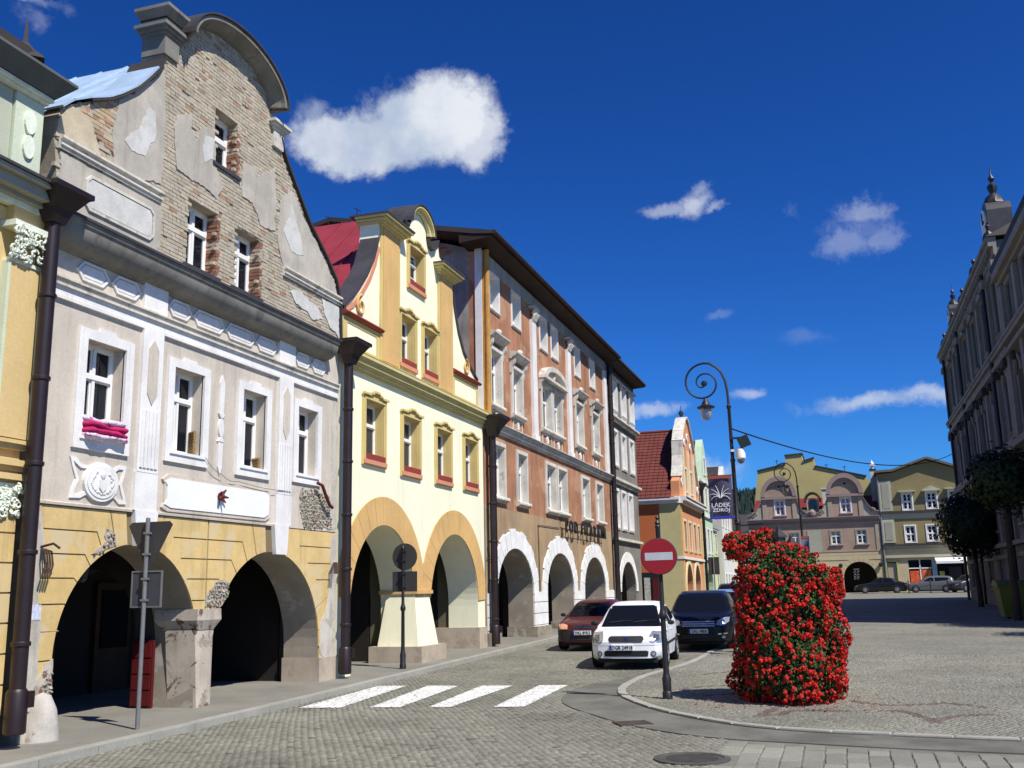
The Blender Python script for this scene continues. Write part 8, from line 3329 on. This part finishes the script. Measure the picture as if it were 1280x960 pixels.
# fallen petals and earth at the foot
mb = MB()
g = random.Random(3)
for k in range(240):
    a = g.uniform(0, 2*PI)
    rr = g.uniform(.75, 1.75)
    x, y = -.96+rr*math.cos(a), 17.35+rr*math.sin(a)*.9
    s = g.uniform(.008, .022)
    b_ = g.uniform(.5, 1)
    mb.colr = (.5*b_, .02, .01)
    z = gz(y)+.056
    mb.face([(x-s, y-s, z), (x+s, y-s*.5, z+.003), (x+s*.6, y+s, z+.002), (x-s*.7, y+s*.8, z+.004)])
o = link('fallen_petals', mb.mesh('fallen_petals', M_petal))
o['kind'] = 'stuff'
o['label'] = 'fallen red petals scattered on the setts round the flower column'
o['category'] = 'petals'


# ================================================================== TREES
M_bark = mat('rough_bark', (.055, .04, .03), .95, .25, 6, bump=.8)


def tree(label, x, y, h, r_crown, z_crown, n, seed, tone=(.02, .045, .012), zs=1.0, size=.11):
    t = thing('round_tree', label, 'tree', (x, y, gz(y)), 0, 'clipped round trees before the town hall')
    g = random.Random(seed)
    mb = MB()
    mb.tube([(0, 0, -.1), (.03, .02, .9), (-.02, .03, 1.8), (.02, 0, z_crown-.3), (0, 0, z_crown+.6)], [.17, .13, .12, .10, .05], 10)
    link('trunk', mb.mesh('trunk', M_bark, smooth=True), t)
    mb = MB()
    for k in range(9):
        a = g.uniform(0, 2*PI)
        e = g.uniform(.1, 1.1)
        d = Vector((math.cos(a)*math.cos(e), math.sin(a)*math.cos(e), math.sin(e)))
        p0 = Vector((0, 0, z_crown-.5+g.uniform(0, .8)))
        mb.tube([p0, p0+d*r_crown*.4+Vector((0, 0, .1)), p0+d*r_crown*.85], [.05, .03, .012], 6)
    link('limbs', mb.mesh('limbs', M_bark, smooth=True), t)
    r = np.random.default_rng(seed)
    d = r.normal(size=(n, 3))
    d /= np.linalg.norm(d, axis=1)[:, None]
    rad = r_crown*(r.random(n)**.42)
    az = np.arctan2(d[:, 1], d[:, 0])
    lump = 1+.10*np.sin(az*4+d[:, 2]*5+seed)+.08*np.sin(az*7-d[:, 2]*9)+.05*np.sin(d[:, 2]*14+az*2)
    P_ = d*(rad*lump)[:, None]
    P_[:, 2] = P_[:, 2]*zs+z_crown
    o_ = leaf_cloud('crown', t, P_, d, size, seed, tone)
    return t


tree('dark round clipped tree at the far corner of the town hall', 6.85, 60.0, 7.5, 1.9, 4.45, 7500, 3, (.012, .026, .008))
tree('dark tree with sunlit sprigs halfway along the town hall', 6.3, 44.0, 7.6, 1.35, 5.5, 3600, 9, (.014, .030, .009), 1.0)
tree('nearest dark tree at the right picture edge', 9.6, 38.5, 7.6, 2.3, 5.6, 7000, 14, (.014, .030, .009), 1.0)
tree('dark tree out at the right whose shadow falls on the square', 10.2, 32.5, 6.5, 2.0, 5.2, 7000, 15, (.014, .030, .009), 1.0)

# ================================================================== SMALL STREET THINGS
rbn = thing('recycling_container', 'yellow-green recycling container in the shade before the town hall', 'container', (7.05, 46.2, gz(46.2)+.05))
M_yg = mat('yellow_green_plastic', (.14, .16, .025), .6, .08, bump=.1)
mb = MB()
b = [(-1.0, -.7, .06), (1.0, -.7, .06), (1.0, .7, .06), (-1.0, .7, .06)]
t = [(-1.15, -.85, 1.25), (1.15, -.85, 1.25), (1.15, .85, 1.25), (-1.15, .85, 1.25)]
mb.faces(b+t, [(0, 1, 5, 4), (1, 2, 6, 5), (2, 3, 7, 6), (3, 0, 4, 7), (4, 5, 6, 7), (3, 2, 1, 0)])
for k in range(5):
    mb.box(-.8+.36*k, -.72+.36*k, -.82, -.78, .3, 1.15)
link('bin_body', mb.mesh('bin_body', M_yg), rbn)
mb = MB()
mb.extr([(-.9, 1.25), (-.92, 1.34), (-.3, 1.52), (.3, 1.52), (.92, 1.34), (.9, 1.25)], -1.2, 1.2)
link('lid', mb.mesh('lid', M_yg), rbn)
for sx in (-.85, .85):
    mb = MB()
    mb.lathe([(.10, -.04), (.10, .04)], 12, (sx, -.55, .10), axis='x')
    link('castor', mb.mesh('castor', M_tyre), rbn)
for k, (x, y) in enumerate([(7.2, 97.5), (8.6, 97.3), (5.4, 97.8)]):
    b0_ = thing('bollard', 'short dark bollard in front of the parked cars by the olive house, '+['the middle one', 'the right one', 'the left one'][k], 'bollard', (x, y, gz(y)+.05), 0, 'bollards before the olive house')
    mb = MB()
    mb.lathe([(.07, 0), (.06, .1), (.045, .15), (.045, 1.0), (.08, 1.05), (.05, 1.12), (.0, 1.15)], 8)
    link('shaft', mb.mesh('shaft', M_black, smooth=True), b0_)
mb = MB()
mb.tube([(5.4, 97.8, 1.75), (6.3, 97.7, 1.55), (7.2, 97.5, 1.75), (7.9, 97.4, 1.55), (8.6, 97.3, 1.75)], .02, 5)
o = link('chain', mb.mesh('chain', M_black))
o['label'] = 'dark chain slung between the three bollards before the olive house'
o['category'] = 'chain'
